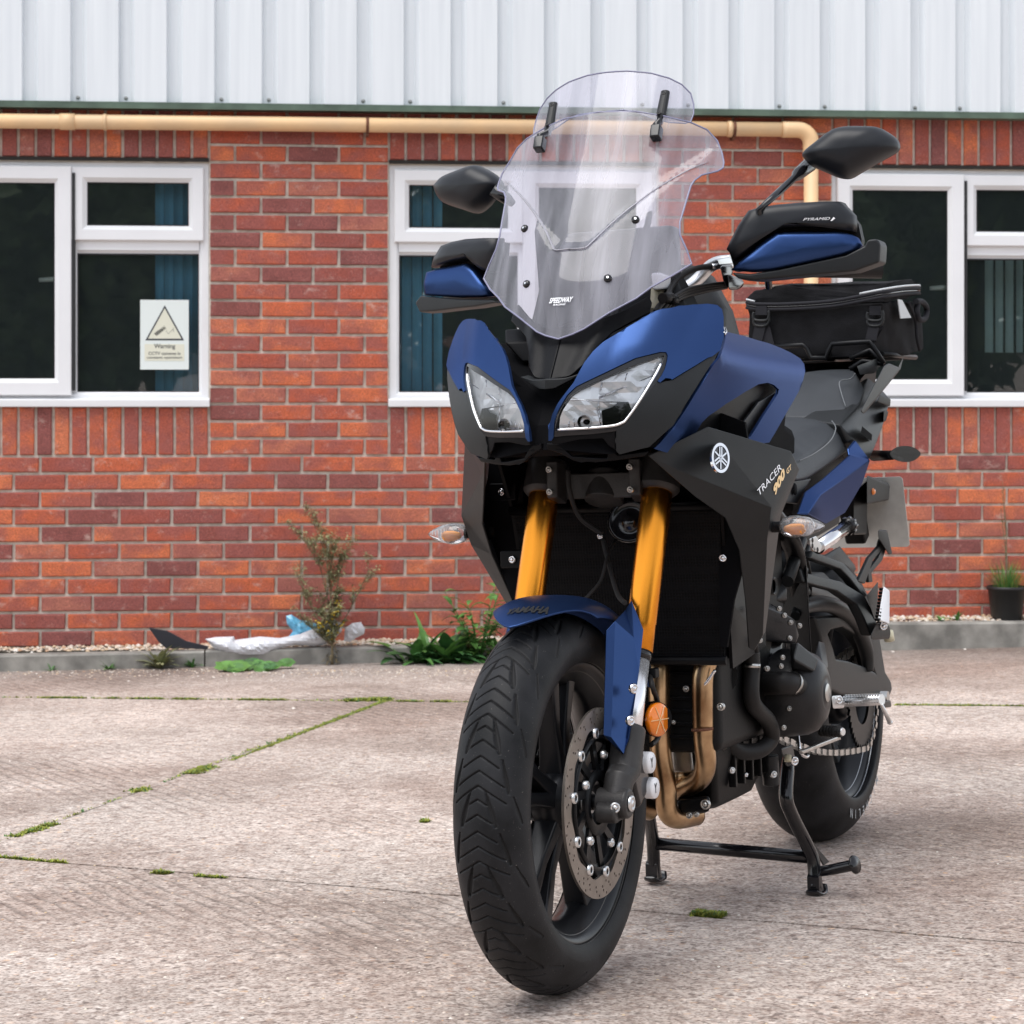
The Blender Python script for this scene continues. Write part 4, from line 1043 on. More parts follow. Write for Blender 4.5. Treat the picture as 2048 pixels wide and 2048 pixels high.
for k in range(6): MB().box((-.382, 0, .36+.022*k), (.012, .26, .006), 'engine_metal').build('cooling_fin', MC, bevel=.001)
MB().hull([(x, y, z) for x, hy, z in ((-.30, .12, .90), (-.36, .14, .74), (-.95, .13, .72), (-.95, .14, .90), (-.5, .15, .98)) for y in (-hy, hy)], 'dark_void').build('air_box', MC, bevel=.02)
MB().hull([(x, y, z) for x, hy, z in ((-.235, .04, .99), (-.30, .05, .99), (-.24, .045, .86), (-.34, .05, .84)) for y in (-hy, hy)], 'black_metal').build('steering_head', MC, bevel=.01)
def beam():
    mb = MB(); return mb.tube([(-.30, .05, .90), (-.42, .15, .84), (-.62, .165, .76), (-.85, .155, .66), (-.92, .14, .50)], [.026, .028, .026, .022, .02], 'black_metal', 10, 5, flat=.6)
both(beam, 'frame_beam')
fo = MB().hull([(x, y, z) for x, y, z in ((-.92, .10, .60), (-.86, .175, .66), (-1.0, .10, .66), (-.86, .18, .45), (-.98, .13, .44), (-.9, .12, .40))], 'black_metal'); fo.build('frame_plate', MC, bevel=.01)

# exhaust headers
def header(pts, r, name='exhaust_header'):
    return MB().tube(pts, r, 'header', 20, 8).build(name, MC)
h1_ = header([qx(1436, 1262, -.40), qx(1424, 1300, -.385), qx(1407, 1345, -.375), qx(1405, 1400, -.375), qx(1407, 1470, -.385), qx(1411, 1530, -.40), qx(1395, 1562, -.43), qx(1352, 1580, -.47)], .0185)
MB().tube([qx(1404.5, 1456, -.376), qx(1405, 1461, -.376)], .0192, 'rust', 20).build('weld_ring', h1_)
h2_ = header([qx(1318, 1290, -.40), qx(1318, 1340, -.375), qx(1319, 1440, -.375), qx(1322, 1510, -.385), qx(1331, 1570, -.39), qx(1334, 1618, -.40), qx(1352, 1636, -.43), qx(1392, 1630, -.50)], .019)
h3_ = header([qx(1240, 1300, -.40), qx(1238, 1400, -.375), qx(1242, 1540, -.385), qx(1262, 1600, -.42), qx(1300, 1620, -.48)], .019)
MB().tube([qx(1372, 1548, -.45), qx(1340, 1560, -.45)], .012, 'header', 16).build('exhaust_link', MC)
MB().tube([qx(1332, 1490, -.39), qx(1388, 1490, -.40)], .0085, 'steel', 14).build('exhaust_bracket', MC)
MB().hull([qx(u, v, X) for X in (-.43, -.5) for u, v in ((1342, 1500), (1384, 1500), (1388, 1545), (1345, 1545))], 'steel').build('oil_filter', MC, bevel=.004)
MB().hull([qx(u, v, X) for X in (-.42, -.60) for u, v in ((1352, 1600), (1420, 1590), (1420, 1625), (1360, 1628))], 'black_metal').build('exhaust_collector', MC, bevel=.008)
for u, v, X, r in ((1412, 1608, -.41, .009), (1380, 1630, -.41, .006), (1394, 1628, -.41, .005), (1400, 1378, -.37, .006), (1374, 1377, -.37, .006), (1349, 1444, -.37, .004), (1443, 1413, -.33, .007)): bolt(qx(u, v, X), (1, 0, 0), r, 'steel', .008).build('engine_bolt', MC)
MB().tube([qx(1399, 1378, -.36), qx(1412, 1366, -.36), qx(1417, 1360, -.36), qx(1430, 1340, -.36)], .0028, 'chrome', 8, 4).build('heat_shield_clip', MC)

# coolant hoses
hz_ = MB().tube([q(1503, 1305, .165), q(1504, 1336, .165), q(1502, 1384, .165), q(1509, 1412, .165), q(1536, 1442, .168), q(1543, 1475, .165), q(1519, 1500, .15), q(1480, 1502, .125), q(1448, 1480, .105), q(1430, 1462, .09)], .0150, 'rubber_hose', 18, 8).build('coolant_hose', MC)
MB().tube([q(1503.5, 1328, .165), q(1503.5, 1336, .165)], .0162, 'steel', 18).build('hose_clamp', hz_)
MB().tube([q(1438, 1486, .112), q(1448, 1470, .112)], .0165, 'steel', 18).build('hose_clamp', hz_)
hz2 = MB().tube([q(1470, 1392, .10), q(1520, 1370, .14), q(1560, 1366, .185), q(1582, 1368, .20), q(1596, 1372, .205)], .0215, 'rubber_hose', 18, 6).build('coolant_hose', MC)
MB().tube([q(1583, 1366, .201), q(1587, 1368, .203)], .0223, 'steel', 18).build('hose_clamp', hz2)
MB().tube([q(1455, 1262, .15), q(1500, 1285, .168), q(1505, 1318, .165)], .012, 'black_plastic', 14, 5).build('radiator_outlet', MC)
MB().hull([q(*z6(x, y), Y) for x, y in ((640, 700), (675, 715), (600, 860), (578, 850)) for Y in (.10, .12)], 'alu').build('pipe_bracket', MC, bevel=.002)
MB().tube([q(1425, 1350, .08), q(1440, 1352, .13)], .032, 'black_engine', 24).lathe([(.030, 0), (.033, 0), (.033, -.004)], q(1428, 1372, .135), (.4, .9, 0), 'alu', 30).build('engine_plug', MC)
for (u, v, r__, m_) in ((1462, 1540, .006, 'alu'), (1478, 1300, .006, 'alu'), (1545, 1548, .007, 'alu'), (1490, 1549, .004, 'chrome'), (1463, 1428, .010, 'black_metal'), (1470, 1415, .008, 'gloss_black')): bolt(q(u, v, .135), (.7, .7, 0), r__, m_, .008).build('engine_bolt', MC)
MB().tube([q(1540, 1510, .12), q(1543, 1570, .12)], .016, 'cover_grey', 16).build('oil_filter_housing', MC, bevel=.002)
# cylinder side cover with bolts, and small covers
cvr = MB().hull([q(*z6b(x, y), Y) for x, y, Y in ((530, 450, .13), (700, 450, .16), (830, 460, .19), (880, 640, .19), (850, 720, .19), (770, 720, .17), (560, 640, .13), (700, 620, .15))]+[Vector((-.55, .10, .52)), Vector((-.62, .10, .62)), Vector((-.5, .10, .62))], 'cover_grey').build('cylinder_side_cover', MC, bevel=.005)
MB().hull([q(*z6b(x, y), Y) for x, y, Y in ((520, 620, .13), (710, 630, .16), (720, 840, .16), (560, 850, .13), (690, 1000, .165), (520, 1000, .13))]+[Vector((-.58, .08, .45)), Vector((-.5, .08, .45)), Vector((-.55, .08, .58))], 'gloss_black').build('water_pump', MC, bevel=.006)
for x, y in ((780, 495), (872, 528), (770, 660), (697, 860), (535, 975), (680, 950), (808, 1015), (795, 1250), (765, 1390), (708, 1590), (1040, 1310), (460, 680), (395, 340), (660, 350), (715, 420)):
    bolt(q(*z6b(x, y), .190), (.8, .6, 0), .0052, 'steel', .008).build('engine_bolt', MC)
ca = q(*z6b(1178, 1230), .245)
gc = MB().lathe([(0, .0), (.018, .0), (.020, -.002), (.030, -.002), (.034, -.002), (.052, -.008), (.070, -.022), (.078, -.040), (.082, -.075), (.084, -.12)], ca+Vector((0, 0, 0)), (0, 1, 0), 'cover_grey', 48).build('generator_cover', MC)
MB().lathe([(0, .001), (.016, .001), (.0185, -.001)], ca, (0, 1, 0), 'steel', 32).build('inspection_cap', gc)
MB().hull([q(*z6b(x, y), Y) for x, y, Y in ((780, 700, .19), (860, 700, .215), (1080, 880, .235), (1040, 1010, .235), (800, 980, .20), (815, 880, .215), (1050, 870, .20), (1000, 1000, .19))], 'grey_plastic').build('engine_side_cap', MC, bevel=.004)
MB().hull([q(*z6b(x, y), Y) for x, y, Y in ((1080, 680, .19), (1150, 700, .19), (1160, 930, .2), (1030, 830, .19), (1050, 1040, .2), (1150, 1080, .22), (1190, 960, .21))], 'cover_grey').build('sprocket_cover', MC, bevel=.005)
MB().tube([q(*z6b(560, 430), .14), q(*z6b(620, 480), .16), q(*z6b(690, 520), .17), q(*z6b(600, 560), .15)], .008, 'rubber_hose', 10, 6).build('breather_hose', MC)
MB().tube([q(*z6b(585, 315), .15), q(*z6b(650, 360), .16), q(*z6b(700, 430), .16)], .003, 'rubber_hose', 8, 5).build('wiring_loom', MC)

# swingarm: lower arm and curved brace around an opening
def swing(s=1):
    out = [z6b(*p_) for p_ in ((960, 440), (1180, 425), (1370, 400), (1500, 395), (1530, 470), (1640, 640), (1700, 1000), (1760, 1100), (1775, 1200), (1740, 1290), (1240, 1250), (1120, 1200), (1060, 900), (1020, 640))]
    hol = [z6b(*p_) for p_ in ((1100, 620), (1130, 575), (1260, 545), (1420, 640), (1520, 780), (1570, 950), (1590, 1010), (1480, 950), (1300, 890), (1180, 870), (1150, 760))]
    P_ = [q(u, v, .128) for u, v in out]; H_ = [q(u, v, .128) for u, v in hol]
    vs, fs = fill([(p_.x, p_.z) for p_ in P_], lambda a, b_: 0, .05, holes=[[(p_.x, p_.z) for p_ in H_]])
    mb = MB(); mb.add([(v.y, .128*s, v.z) for v in vs], fs, 'grey_plastic'); return mb
sw = swing().build('swingarm', MC, recalc=False, solid=.035, bevel=.006)
br = MB().tube([q(*z6b(x, y), .145) for x, y in ((840, 430), (900, 345), (1050, 300), (1220, 320), (1380, 420), (1500, 580), (1580, 800), (1600, 1000))], [.010, .014, .017, .017, .017, .017, .016, .012], 'grey_plastic', 12, 5).build('swingarm_brace', sw)
sw2 = MB(); sw2.hull([(-.92, -.10, .46), (-.92, -.15, .46), (-.92, -.10, .38), (-.92, -.15, .38), (-1.52, -.10, .35), (-1.52, -.15, .35), (-1.52, -.10, .28), (-1.52, -.15, .28)], 'grey_plastic'); sw2.build('swingarm_arm', sw, bevel=.008)
MB().tube([(-.93, -.14, .43), (-.93, .14, .43)], .02, 'steel', 16).build('swingarm_pivot', sw)
MB().tube([(-1.5, -.14, .318), (-1.5, .162, .318)], .013, 'steel', 16).build('rear_axle', sw)
MB().hull([q(u, v, Y) for u, v in ((1763, 1403), (1781, 1400), (1783, 1414), (1765, 1416)) for Y in (.15, .17)], 'black_metal').build('chain_adjuster', sw, bevel=.003)
# shock tube seen behind the radiator cowl, hugger
MB().tube([q(*z7b(660, 520), .15), q(*z7b(480, 1050), .16)], .0125, 'grey_plastic', 14).build('frame_rail', MC)
MB().tube([q(*z7b(720, 600), .12), q(*z7b(690, 780), .12)], .010, 'grey_plastic', 14).build('frame_rail', MC)
MB().lathe([(.012, .0), (.0165, .003), (.0165, -.03), (.0, -.03)], q(*z7b(305, 1110), .185), (0, 1, 0), 'black_metal', 24).build('frame_bolt_boss', MC)
MB().hull([q(*z7b(x, y), Y) for x, y, Y in ((340, 1000, .14), (480, 1130, .16), (480, 1280, .16), (330, 1300, .15), (430, 1400, .14))]+[Vector((-.75, .08, .62))], 'grey_plastic').build('engine_mount', MC, bevel=.004)
MB().hull([q(*z7b(x, y), Y) for x, y, Y in ((590, 1000, .13), (880, 1120, .11), (1250, 1240, .08), (1250, 1390, .08), (1000, 1300, .10), (740, 1180, .13), (500, 1160, .14), (700, 920, .08), (940, 920, .07))], 'grey_plastic').build('hugger', MC, bevel=.008)
MB().hull([q(*z7b(x, y), Y) for x, y, Y in ((900, 700, .06), (1150, 560, .05), (1260, 720, .05), (1270, 880, .05), (1420, 900, .05), (1300, 1000, .05), (950, 860, .08))], 'grey_plastic').build('inner_fender', MC, bevel=.01)
# brake-light-side preload adjuster: chrome barrel with black ribbed knob
a, b_ = q(*z7b(880, 610), .215), q(*z7b(1250, 345), .215); d = (b_-a).normalized()
pl = MB().tube([a, b_], .0130, 'chrome', 24).build('preload_adjuster', MC)
kn = MB(); kn.tube([b_-d*.002, b_+d*.018], [.0165, .0165], 'black_cap', 18); 
for k in range(9):
    t = 2*math.pi*k/9; s1 = d.cross(Vector((0, 0, 1))).normalized(); s2 = s1.cross(d); r_ = s1*math.cos(t)+s2*math.sin(t); kn.tube([b_+r_*.0155, b_+d*.018+r_*.0155], .0035, 'black_cap', 6)
kn.build('adjuster_knob', pl)
bk = MB().hull([q(*z7b(x, y), Y) for x, y in ((760, 500), (850, 460), (930, 600), (900, 680), (820, 660), (775, 590)) for Y in (.20, .225)], 'alu').build('adjuster_bracket', pl, bevel=.002)
for x, y in ((800, 520), (800, 590), (865, 640)): bolt(q(*z7b(x, y), .228), (0, 1, 0), .005, 'gloss_black', .002).build('bracket_screw', pl)

MB().hull([(-.95, .05, .70), (-1.10, .11, .72), (-1.30, .09, .74), (-1.30, .03, .60), (-1.05, .10, .55), (-.95, .10, .52), (-1.2, .02, .76)], 'black_metal').build('battery_tray', MC, bevel=.01)
MB().tube([(-.92, .10, .74), (-1.0, .125, .66), (-1.06, .12, .58), (-1.05, .10, .50)], .007, 'rubber_hose', 8, 5).build('breather_hose', MC)
MB().tube([(-.95, .06, .78), (-.97, .05, .50)], .026, 'black_metal', 14).build('shock_absorber', MC)
for k in range(7): MB().tube([(-.952-.002*k, .06, .74-.03*k), (-.953-.002*k, .058, .733-.03*k)], .036, 'cover_grey', 14).build('shock_spring_coil', MC)
# pillion peg hanger: two beams, folded silver peg, loop bracket
def beam_px(pts, Y, wpx, th, m='black_plastic'):
    """flat beam along photo points with a width in pixels"""
    mb = MB(); P_ = []
    for i, (x, y) in enumerate(pts):
        a_ = Vector(pts[max(i-1, 0)]); c_ = Vector(pts[min(i+1, len(pts)-1)]); n_ = Vector((-(c_-a_).y, (c_-a_).x)).normalized()
        ww = wpx[i] if hasattr(wpx, '__len__') else wpx
        P_.append((Vector((x, y))+n_*ww/2, Vector((x, y))-n_*ww/2))
    Yf = (lambda i: Y[i]) if hasattr(Y, '__len__') else (lambda i: Y)
    A_ = [q(*p_[0], Yf(i)) for i, p_ in enumerate(P_)]; B_ = [q(*p_[1], Yf(i)) for i, p_ in enumerate(P_)]; n_ = len(pts); t = Vector((0, -th, 0))
    vs = A_+B_+[p_+t for p_ in A_]+[p_+t for p_ in B_]; fs = []
    for i in range(n_-1):
        fs += [(i, i+1, n_+i+1, n_+i), (2*n_+i, 3*n_+i, 3*n_+i+1, 2*n_+i+1), (i, 2*n_+i, 2*n_+i+1, i+1), (n_+i, n_+i+1, 3*n_+i+1, 3*n_+i)]
    fs += [(0, n_, 3*n_, 2*n_), (n_-1, 3*n_-1, 4*n_-1, 2*n_-1)]
    mb.add(vs, fs, m); return mb
ph = beam_px([z7b(*p_) for p_ in ((700, 870), (720, 1000), (1150, 1110), (1430, 1290), (1540, 1500), (1620, 1730))], [.165, .17, .185, .20, .21, .215], [18, 20, 21, 24, 22, 20], .022, 'grey_plastic').build('pillion_peg_hanger', MC, bevel=.004)
beam_px([z7b(*p_) for p_ in ((790, 700), (1190, 850), (1320, 990), (1500, 1250))], [.17, .18, .19, .20], [16, 15, 12, 8], .02, 'grey_plastic').build('hanger_upper_arm', ph, bevel=.004)
MB().hull([q(*z7b(x, y), Y) for x, y in ((1500, 1230), (1650, 1050), (1640, 1560), (1610, 1560)) for Y in (.205, .212)], 'grey_plastic').build('heel_guard', ph, bevel=.002)
MB().hull([q(*z7b(x, y), Y) for x, y in ((1560, 1720), (1640, 1550), (1790, 1610), (1810, 1700), (1800, 1790), (1560, 1800)) for Y in (.215, .245)], 'black_plastic').build('peg_bracket', ph, bevel=.004)
bolt(q(*z7b(1715, 1625), .25), (.8, .6, 0), .0085, 'chrome', .004).build('peg_pivot', ph)
pg = MB().hull([q(*z7b(x, y), Y) for x, y, Y in ((1720, 1110, .235), (1800, 1170, .235), (1795, 1600, .25), (1700, 1560, .25), (1720, 1110, .25), (1800, 1170, .25), (1795, 1600, .27), (1650, 1545, .26))], 'white_decal').build('pillion_peg', ph, bevel=.003)
for k in range(10):
    t = k/9; c_ = q(*z7b(1700-55*t, 1150+390*t), .245+.012*t); MB().box(c_, (.012, .010, .006), 'black_plastic').build('peg_rib', pg, bevel=.002)
MB().lathe([(0, .01), (.010, .01), (.011, -.01), (0, -.01)], q(*z7b(1790, 1750), .235), (.3, 0, 1), 'cream_plug', 14).build('peg_end_stop', ph)
lp = beam_px([z7b(*p_) for p_ in ((1440, 1060), (1560, 760), (1690, 610), (1720, 510))], .14, [15, 10, 9, 10], .008, 'grey_plastic').build('pannier_bracket', MC, bevel=.002)
beam_px([z7b(*p_) for p_ in ((1560, 1060), (1545, 930), (1680, 760), (1740, 600))], .14, [8, 8, 10, 8], .008, 'grey_plastic').build('bracket_arm', lp, bevel=.002)
MB().hull([q(*z7b(x, y), Y) for x, y in ((1650, 380), (1765, 385), (1835, 700), (1790, 710), (1740, 500), (1650, 490)) for Y in (.13, .15)], 'black_plastic').build('bracket_cap', lp, bevel=.004)

# rider peg, gear lever, side stand
rp = MB().hull([q(*z6(x, y), Y) for x, y in ((1330, 520), (1390, 515), (1420, 560), (1410, 600), (1340, 605)) for Y in (.215, .235)], 'alu').build('rider_peg_bracket', MC, bevel=.003)
bolt(q(*z6(1376, 548), .238), (.7, .7, 0), .008, 'alu', .004).build('peg_pivot', rp)
a, b_ = q(*z6(1420, 555), .225), q(*z6(1655, 545), .305); pg = MB().tube([a, b_], [.0115, .0105], 'alu', 16, flat=1.0)
for i in range(14):
    for j in range(6):
        p_ = a.lerp(b_, (i+.5)/14); t = R_(-20+j*36); e = (b_-a).normalized(); s1 = e.cross(Vector((0, 0, 1))).normalized(); s2 = s1.cross(e); pg.box(p_+(s1*math.cos(t)+s2*math.sin(t))*.0115, (.0028, .0028, .0028), 'alu')
pg.build('rider_peg', rp)
MB().tube([b_+Vector((0, -.002, -.008)), q(*z6(1705, 690), .305)], [.0035, .0045], 'alu', 10).lathe([(0, -.005), (.005, -.003), (.006, 0), (.005, .003), (0, .005)], q(*z6(1706, 692), .305), (0, 0, 1), 'alu', 10).build('peg_feeler', rp)
gl_ = beam_px([z6(*p_) for p_ in ((1145, 885), (1390, 790))], .20, 8, .008, 'steel').build('gear_lever', MC, bevel=.002)
a, b_ = q(*z6(1262, 745), .195), q(*z6(1395, 752), .24); mb = MB().tube([a, b_], .010, 'rubber_hose', 14)
for k in range(7): p_ = a.lerp(b_, k/7); mb.tube([p_, p_+(b_-a)*.06], .0112, 'rubber_hose', 14)
mb.build('lever_rubber', gl_); MB().tube([b_, b_+(b_-a).normalized()*.004], [.0085, .007], 'alu', 14).build('lever_tip', gl_)
MB().tube([q(*z6(1110, 740), .17), q(*z6(1130, 880), .18), q(*z6(1165, 915), .18), q(*z6(1180, 905), .18)], .003, 'chrome', 8, 4).build('stand_spring', MC)

# centre stand
cs = MB().tube([q(*z6(1050, 930), .125), q(*z6(1045, 1010), .13), q(*z6(1038, 1180), .135), q(*z6(1080, 1300), .14), q(*z6(1180, 1500), .155), q(*z6(1215, 1600), .162), q(*z6(1222, 1760), .165)], [.011, .0135, .0135, .013, .013, .013, .013], 'gloss_black', 16, 6).build('centre_stand', MC)
MB().tube([(-.72, -.12, .22), (-.78, -.135, .16), (-.86, -.158, .09), (-.88, -.165, .015)], .013, 'gloss_black', 16, 5).build('stand_leg', cs)
a, b_ = (-.845, -.155, .085), q(*z6(1210, 1562), .16); MB().tube([(-.862, -.158, .090), b_], .0125, 'gloss_black', 16).build('stand_crossbar', cs)
tg_ = MB().tube([q(*z6(1225, 1655), .163), q(*z6(1330, 1640), .195), q(*z6(1478, 1608), .245)], [.0095, .0105, .011], 'gloss_black', 14, 5)
e = (q(*z6(1478, 1608), .245)-q(*z6(1330, 1640), .195)).normalized(); tg_.lathe([(0, .003), (.017, .002), (.018, -.002), (.011, -.006)], q(*z6(1482, 1607), .247), e, 'gloss_black', 18); tg_.build('stand_tang', cs)
def foot(s, f0):
    mb = MB(); x, z = f0
    mb.tube([(x+.03, .165*s, z+.010), (x+.015, .165*s, z+.002), (x-.02, .165*s, z), (x-.035, .165*s, z+.012)], [.012, .018, .018, .012], 'gloss_black', 10, 3, flat=.25)
    mb.hull([(x+dx, .165*s+dy, z+dz) for dx, dz in ((.022, .004), (.022, .035), (.005, .045), (-.01, .004)) for dy in (-.012, .012)], 'gloss_black'); return mb
foot(1, (-.885, .003)).build('stand_foot', cs, bevel=.002); foot(-1, (-.885, .014)).build('stand_foot', cs, bevel=.002)
beam_px([z6(*p_) for p_ in ((1215, 1480), (1300, 1600))], .15, [3, 12], .004, 'grey_plastic').build('stand_gusset', cs)
MB().hull([q(*z6(x, y), Y) for x, y in ((1000, 860), (1080, 830), (1100, 960), (1040, 980)) for Y in (.11, .14)], 'black_metal').build('stand_mount', cs, bevel=.004)
bolt(q(*z6(1085, 940), .145), (.6, .8, 0), .009, 'chrome', .006).build('stand_bolt', cs)
MB().tube([q(*z6(1050, 900), .148), q(*z6(1048, 945), .148)], .007, 'cream_plug', 10).build('stand_spring_pin', cs)

# ------------------------------------------------------------------ side wings (dark grey radiator cowls)
def wing():
    mb = MB()
    a = qx(1296, 911, -.085); b_ = Vector((-.169, .218, .891)); c_ = q(1580, 902, .285); d_ = q(1597, 938, .287)
    e_ = Vector((-.300, .284, .757)); e2 = q(1541, 1015, .284); f1 = qx(1350, 938, -.135); f0 = q(1298, 914, .165)
    bot = q(1507, 1301, .206); o1 = q(1533, 1077, .272); o2 = q(1524, 1270, .222)
    i1 = qx(1390, 993, -.175); i2 = qx(1450, 1035, -.235); i3 = qx(1478, 1100, -.285); i4 = qx(1490, 1200, -.345); i5 = qx(1497, 1295, -.40)
    r1 = q(1560, 1030, .272); r2 = q(1554, 1075, .262); r3 = q(1529, 1262, .214)
    vs = [a, b_, c_, d_, e2, f1, bot, o1, o2, i1, i2, i3, i4, i5, r1, r2, r3]
    fs = [(0, 1, 2, 3, 4, 5), (0, 5, 9), (5, 4, 10, 9), (4, 7, 11, 10), (7, 8, 12, 11), (8, 6, 13, 12), (4, 3, 14, 15, 7), (7, 15, 16, 8), (8, 16, 6)]
    mb.add(vs, [(0, 1, 5), (1, 2, 4, 5), (2, 3, 4)]+fs[1:], 'grey_plastic'); return mb
wl, wr_ = both(wing, 'radiator_cowl', solid=.004, bevel=.004)
# inner faces of the cowls close the gap towards the radiator
def liner():
    P_ = [(-.18, .17, .86), (-.30, .196, .76), (-.335, .19, .60), (-.36, .185, .48), (-.60, .17, .50), (-.62, .17, .84), (-.3, .17, .89)]
    return MB().prism(P_, (0, -.006, 0), 'black_plastic')
both(liner, 'cowl_liner')
def inner_():
    return MB().prism([(-.315, y, z) for y, z in ((.185, .92), (.235, .90), (.245, .82), (.262, .76), (.235, .69), (.205, .60), (.19, .52), (.178, .52))], (-.008, 0, 0), 'dark_void')
both(inner_, 'cowl_inner_panel')
for u, v in ((1003, 984), (1025, 1119)): 
    p_ = qx(u, v, -.27); MB().box(p_+Vector((-.006, 0, 0)), (.006, .05, .03), 'black_plastic').build('cowl_bracket', wr_, bevel=.002); bolt(p_, (1, 0, 0), .0065, 'chrome', .004).build('cowl_screw', wr_)
for u, v in ((1446, 1116), (1348, 979)): bolt(qx(u, v, -.28), (1, 0, 0), .0065, 'chrome', .004).build('cowl_screw', wl)

# badge and lettering on the left cowl's top facet (plane through b_, c_, e2)
pa, pb, pc = Vector((-.169, .218, .891)), q(1580, 902, .285), q(1541, 1015, .284)
fn_ = (pb-pa).cross(pc-pa).normalized(); fn_ = fn_ if fn_.y > 0 else -fn_
def onf(u, v, off=.003): d = rayb(u, v); t = fn_.dot(pa-CB)/fn_.dot(d); return CB+d*t+fn_*off
def decal(txt, p0, p1, p2, m, bold=.02, shear=0, name='lettering', P=onf, parent=None):
    vs, fs, _ = text_mesh(txt, bold=bold, shear=shear); A_, B_, C_ = Vector(p0), Vector(p1), Vector(p2)
    mb = MB(); mb.add([P(*(A_+(B_-A_)*x+(C_-A_)*z)) for x, z in vs], fs, m); return mb.build(name, parent, recalc=False)
z9 = zoom(1480, 880, 8.78)
decal('TRACER', z9(318, 985), z9(712, 520), z9(272, 890), 'white_decal', bold=.0, shear=.2, parent=wl)
decal('900', z9(590, 1000), z9(775, 640), z9(553, 840), 'gold_decal', bold=.05, shear=.1, parent=wl)
decal('GT', z9(805, 615), z9(890, 510), z9(782, 535), 'gold_decal', bold=.02, shear=.1, parent=wl)
bc_ = (1436.5, 917.5); hw, hh = 17.8, 30
def ell(s_, k, n_=40): return [onf(bc_[0]+s_*hw*math.sin(2*math.pi*i/n_)+k*.0, bc_[1]-s_*hh*math.cos(2*math.pi*i/n_)-s_*hw*math.sin(2*math.pi*i/n_)*-.12, .003+k) for i in range(n_)]
mb = MB(); A_, B_ = ell(1, .002), ell(.80, .002); base = ell(1, -.002); n_ = 40
mb.add(A_+B_, [(i, (i+1) % n_, n_+(i+1) % n_, n_+i) for i in range(n_)], 'chrome'); mb.add(A_+base, [(i, (i+1) % n_, n_+(i+1) % n_, n_+i) for i in range(n_)], 'chrome')
mb.add(ell(.82, .001), [tuple(range(n_))], 'gloss_black')
for k in range(3):      # three crossed tuning forks
    a = R_(90+k*120); c_, s_ = math.cos(a), math.sin(a)
    for off, r0, r1_ in ((.11, -.12, .74), (-.11, -.12, .74), (0, -.74, -.1)):
        w2 = .055
        P_ = [(r0, off-w2), (r1_, off-w2), (r1_, off+w2), (r0, off+w2)]
        mb.add([onf(bc_[0]+hw*(r*c_-t*s_), bc_[1]-hh*(r*s_+t*c_)+hw*(r*c_-t*s_)*.12, .0052) for r, t in P_], [(0, 1, 2, 3)], 'chrome')
mb.build('tank_badge', wl, recalc=False)

# ------------------------------------------------------------------ indicators
def indicator(s):
    mb = MB(); X = -.318; Z = .7215; n_ = 24; vs = []; fs = []
    prof = [(0, .290), (.008, .290), (.0155, .297), (.0188, .310), (.0188, .322), (.0155, .340), (.009, .356), (.004, .364), (0, .368)]
    def shell(k, m, name, par, dx=0):
        b2 = MB(); P_ = []
        for r, y in prof:
            for i in range(n_):
                t = 2*math.pi*i/n_; P_.append(Vector((X+dx+r*k*math.cos(t)*1.05, s*y, Z+r*k*math.sin(t))))
        b2.add(P_, [(a*n_+i, a*n_+(i+1) % n_, (a+1)*n_+(i+1) % n_, (a+1)*n_+i) for a in range(len(prof)-1) for i in range(n_)], m, True); return b2.build(name, par)
    st = MB().tube([(X-.01, s*.235, Z+.002), (X-.01, s*.262, Z+.002), (X-.008, s*.264, Z), (X-.004, s*.296, Z)], [.016, .0145, .0095, .0095], 'black_plastic', 14).build('indicator', MC)
    shell(1, 'indicator_clear', 'indicator_lens', st)
    rf_ = MB(); # reflector bowl and amber bulb
    rf_.lathe([(.017, .0), (.016, -.008), (.012, -.014), (0, -.017)], (X+.004, s*.322, Z), (1, 0, 0), 'chrome', 20); rf_.build('reflector', st)
    MB().lathe([(.0165, .0), (.0165, -.006), (0, -.012)], (X+.0, s*.332, Z), (1, 0, 0), 'reflector', 16).build('lamp_dish', st)
    b3 = MB(); b3.tube([(X+.006, s*.300, Z-.003), (X+.008, s*.312, Z-.004), (X+.008, s*.330, Z-.004), (X+.006, s*.336, Z-.004)], [.005, .0095, .0095, .004], 'bulb_amber', 12); b3.build('bulb', st)
    for k in range(5): MB().box((X+.010, s*(.330+.006*k), Z+.002), (.003, .0016, .018-.003*k), 'chrome').build('lens_rib', st)
indicator(1); indicator(-1)
ri = MB(); pillow(ri, spline([q(*z4(x, y), .25) for x, y in ((1385, 730), (1410, 700), (1450, 684), (1510, 684), (1560, 705), (1582, 735), (1550, 770), (1500, 786), (1440, 780), (1400, 760))], 3), (.02, 0, 0), (-.02, 0, 0), 'black_plastic')
ri.tube([q(*z4(1280, 745), .14), q(*z4(1400, 742), .225)], [.012, .010], 'black_plastic', 12); ri.build('rear_indicator', MC)

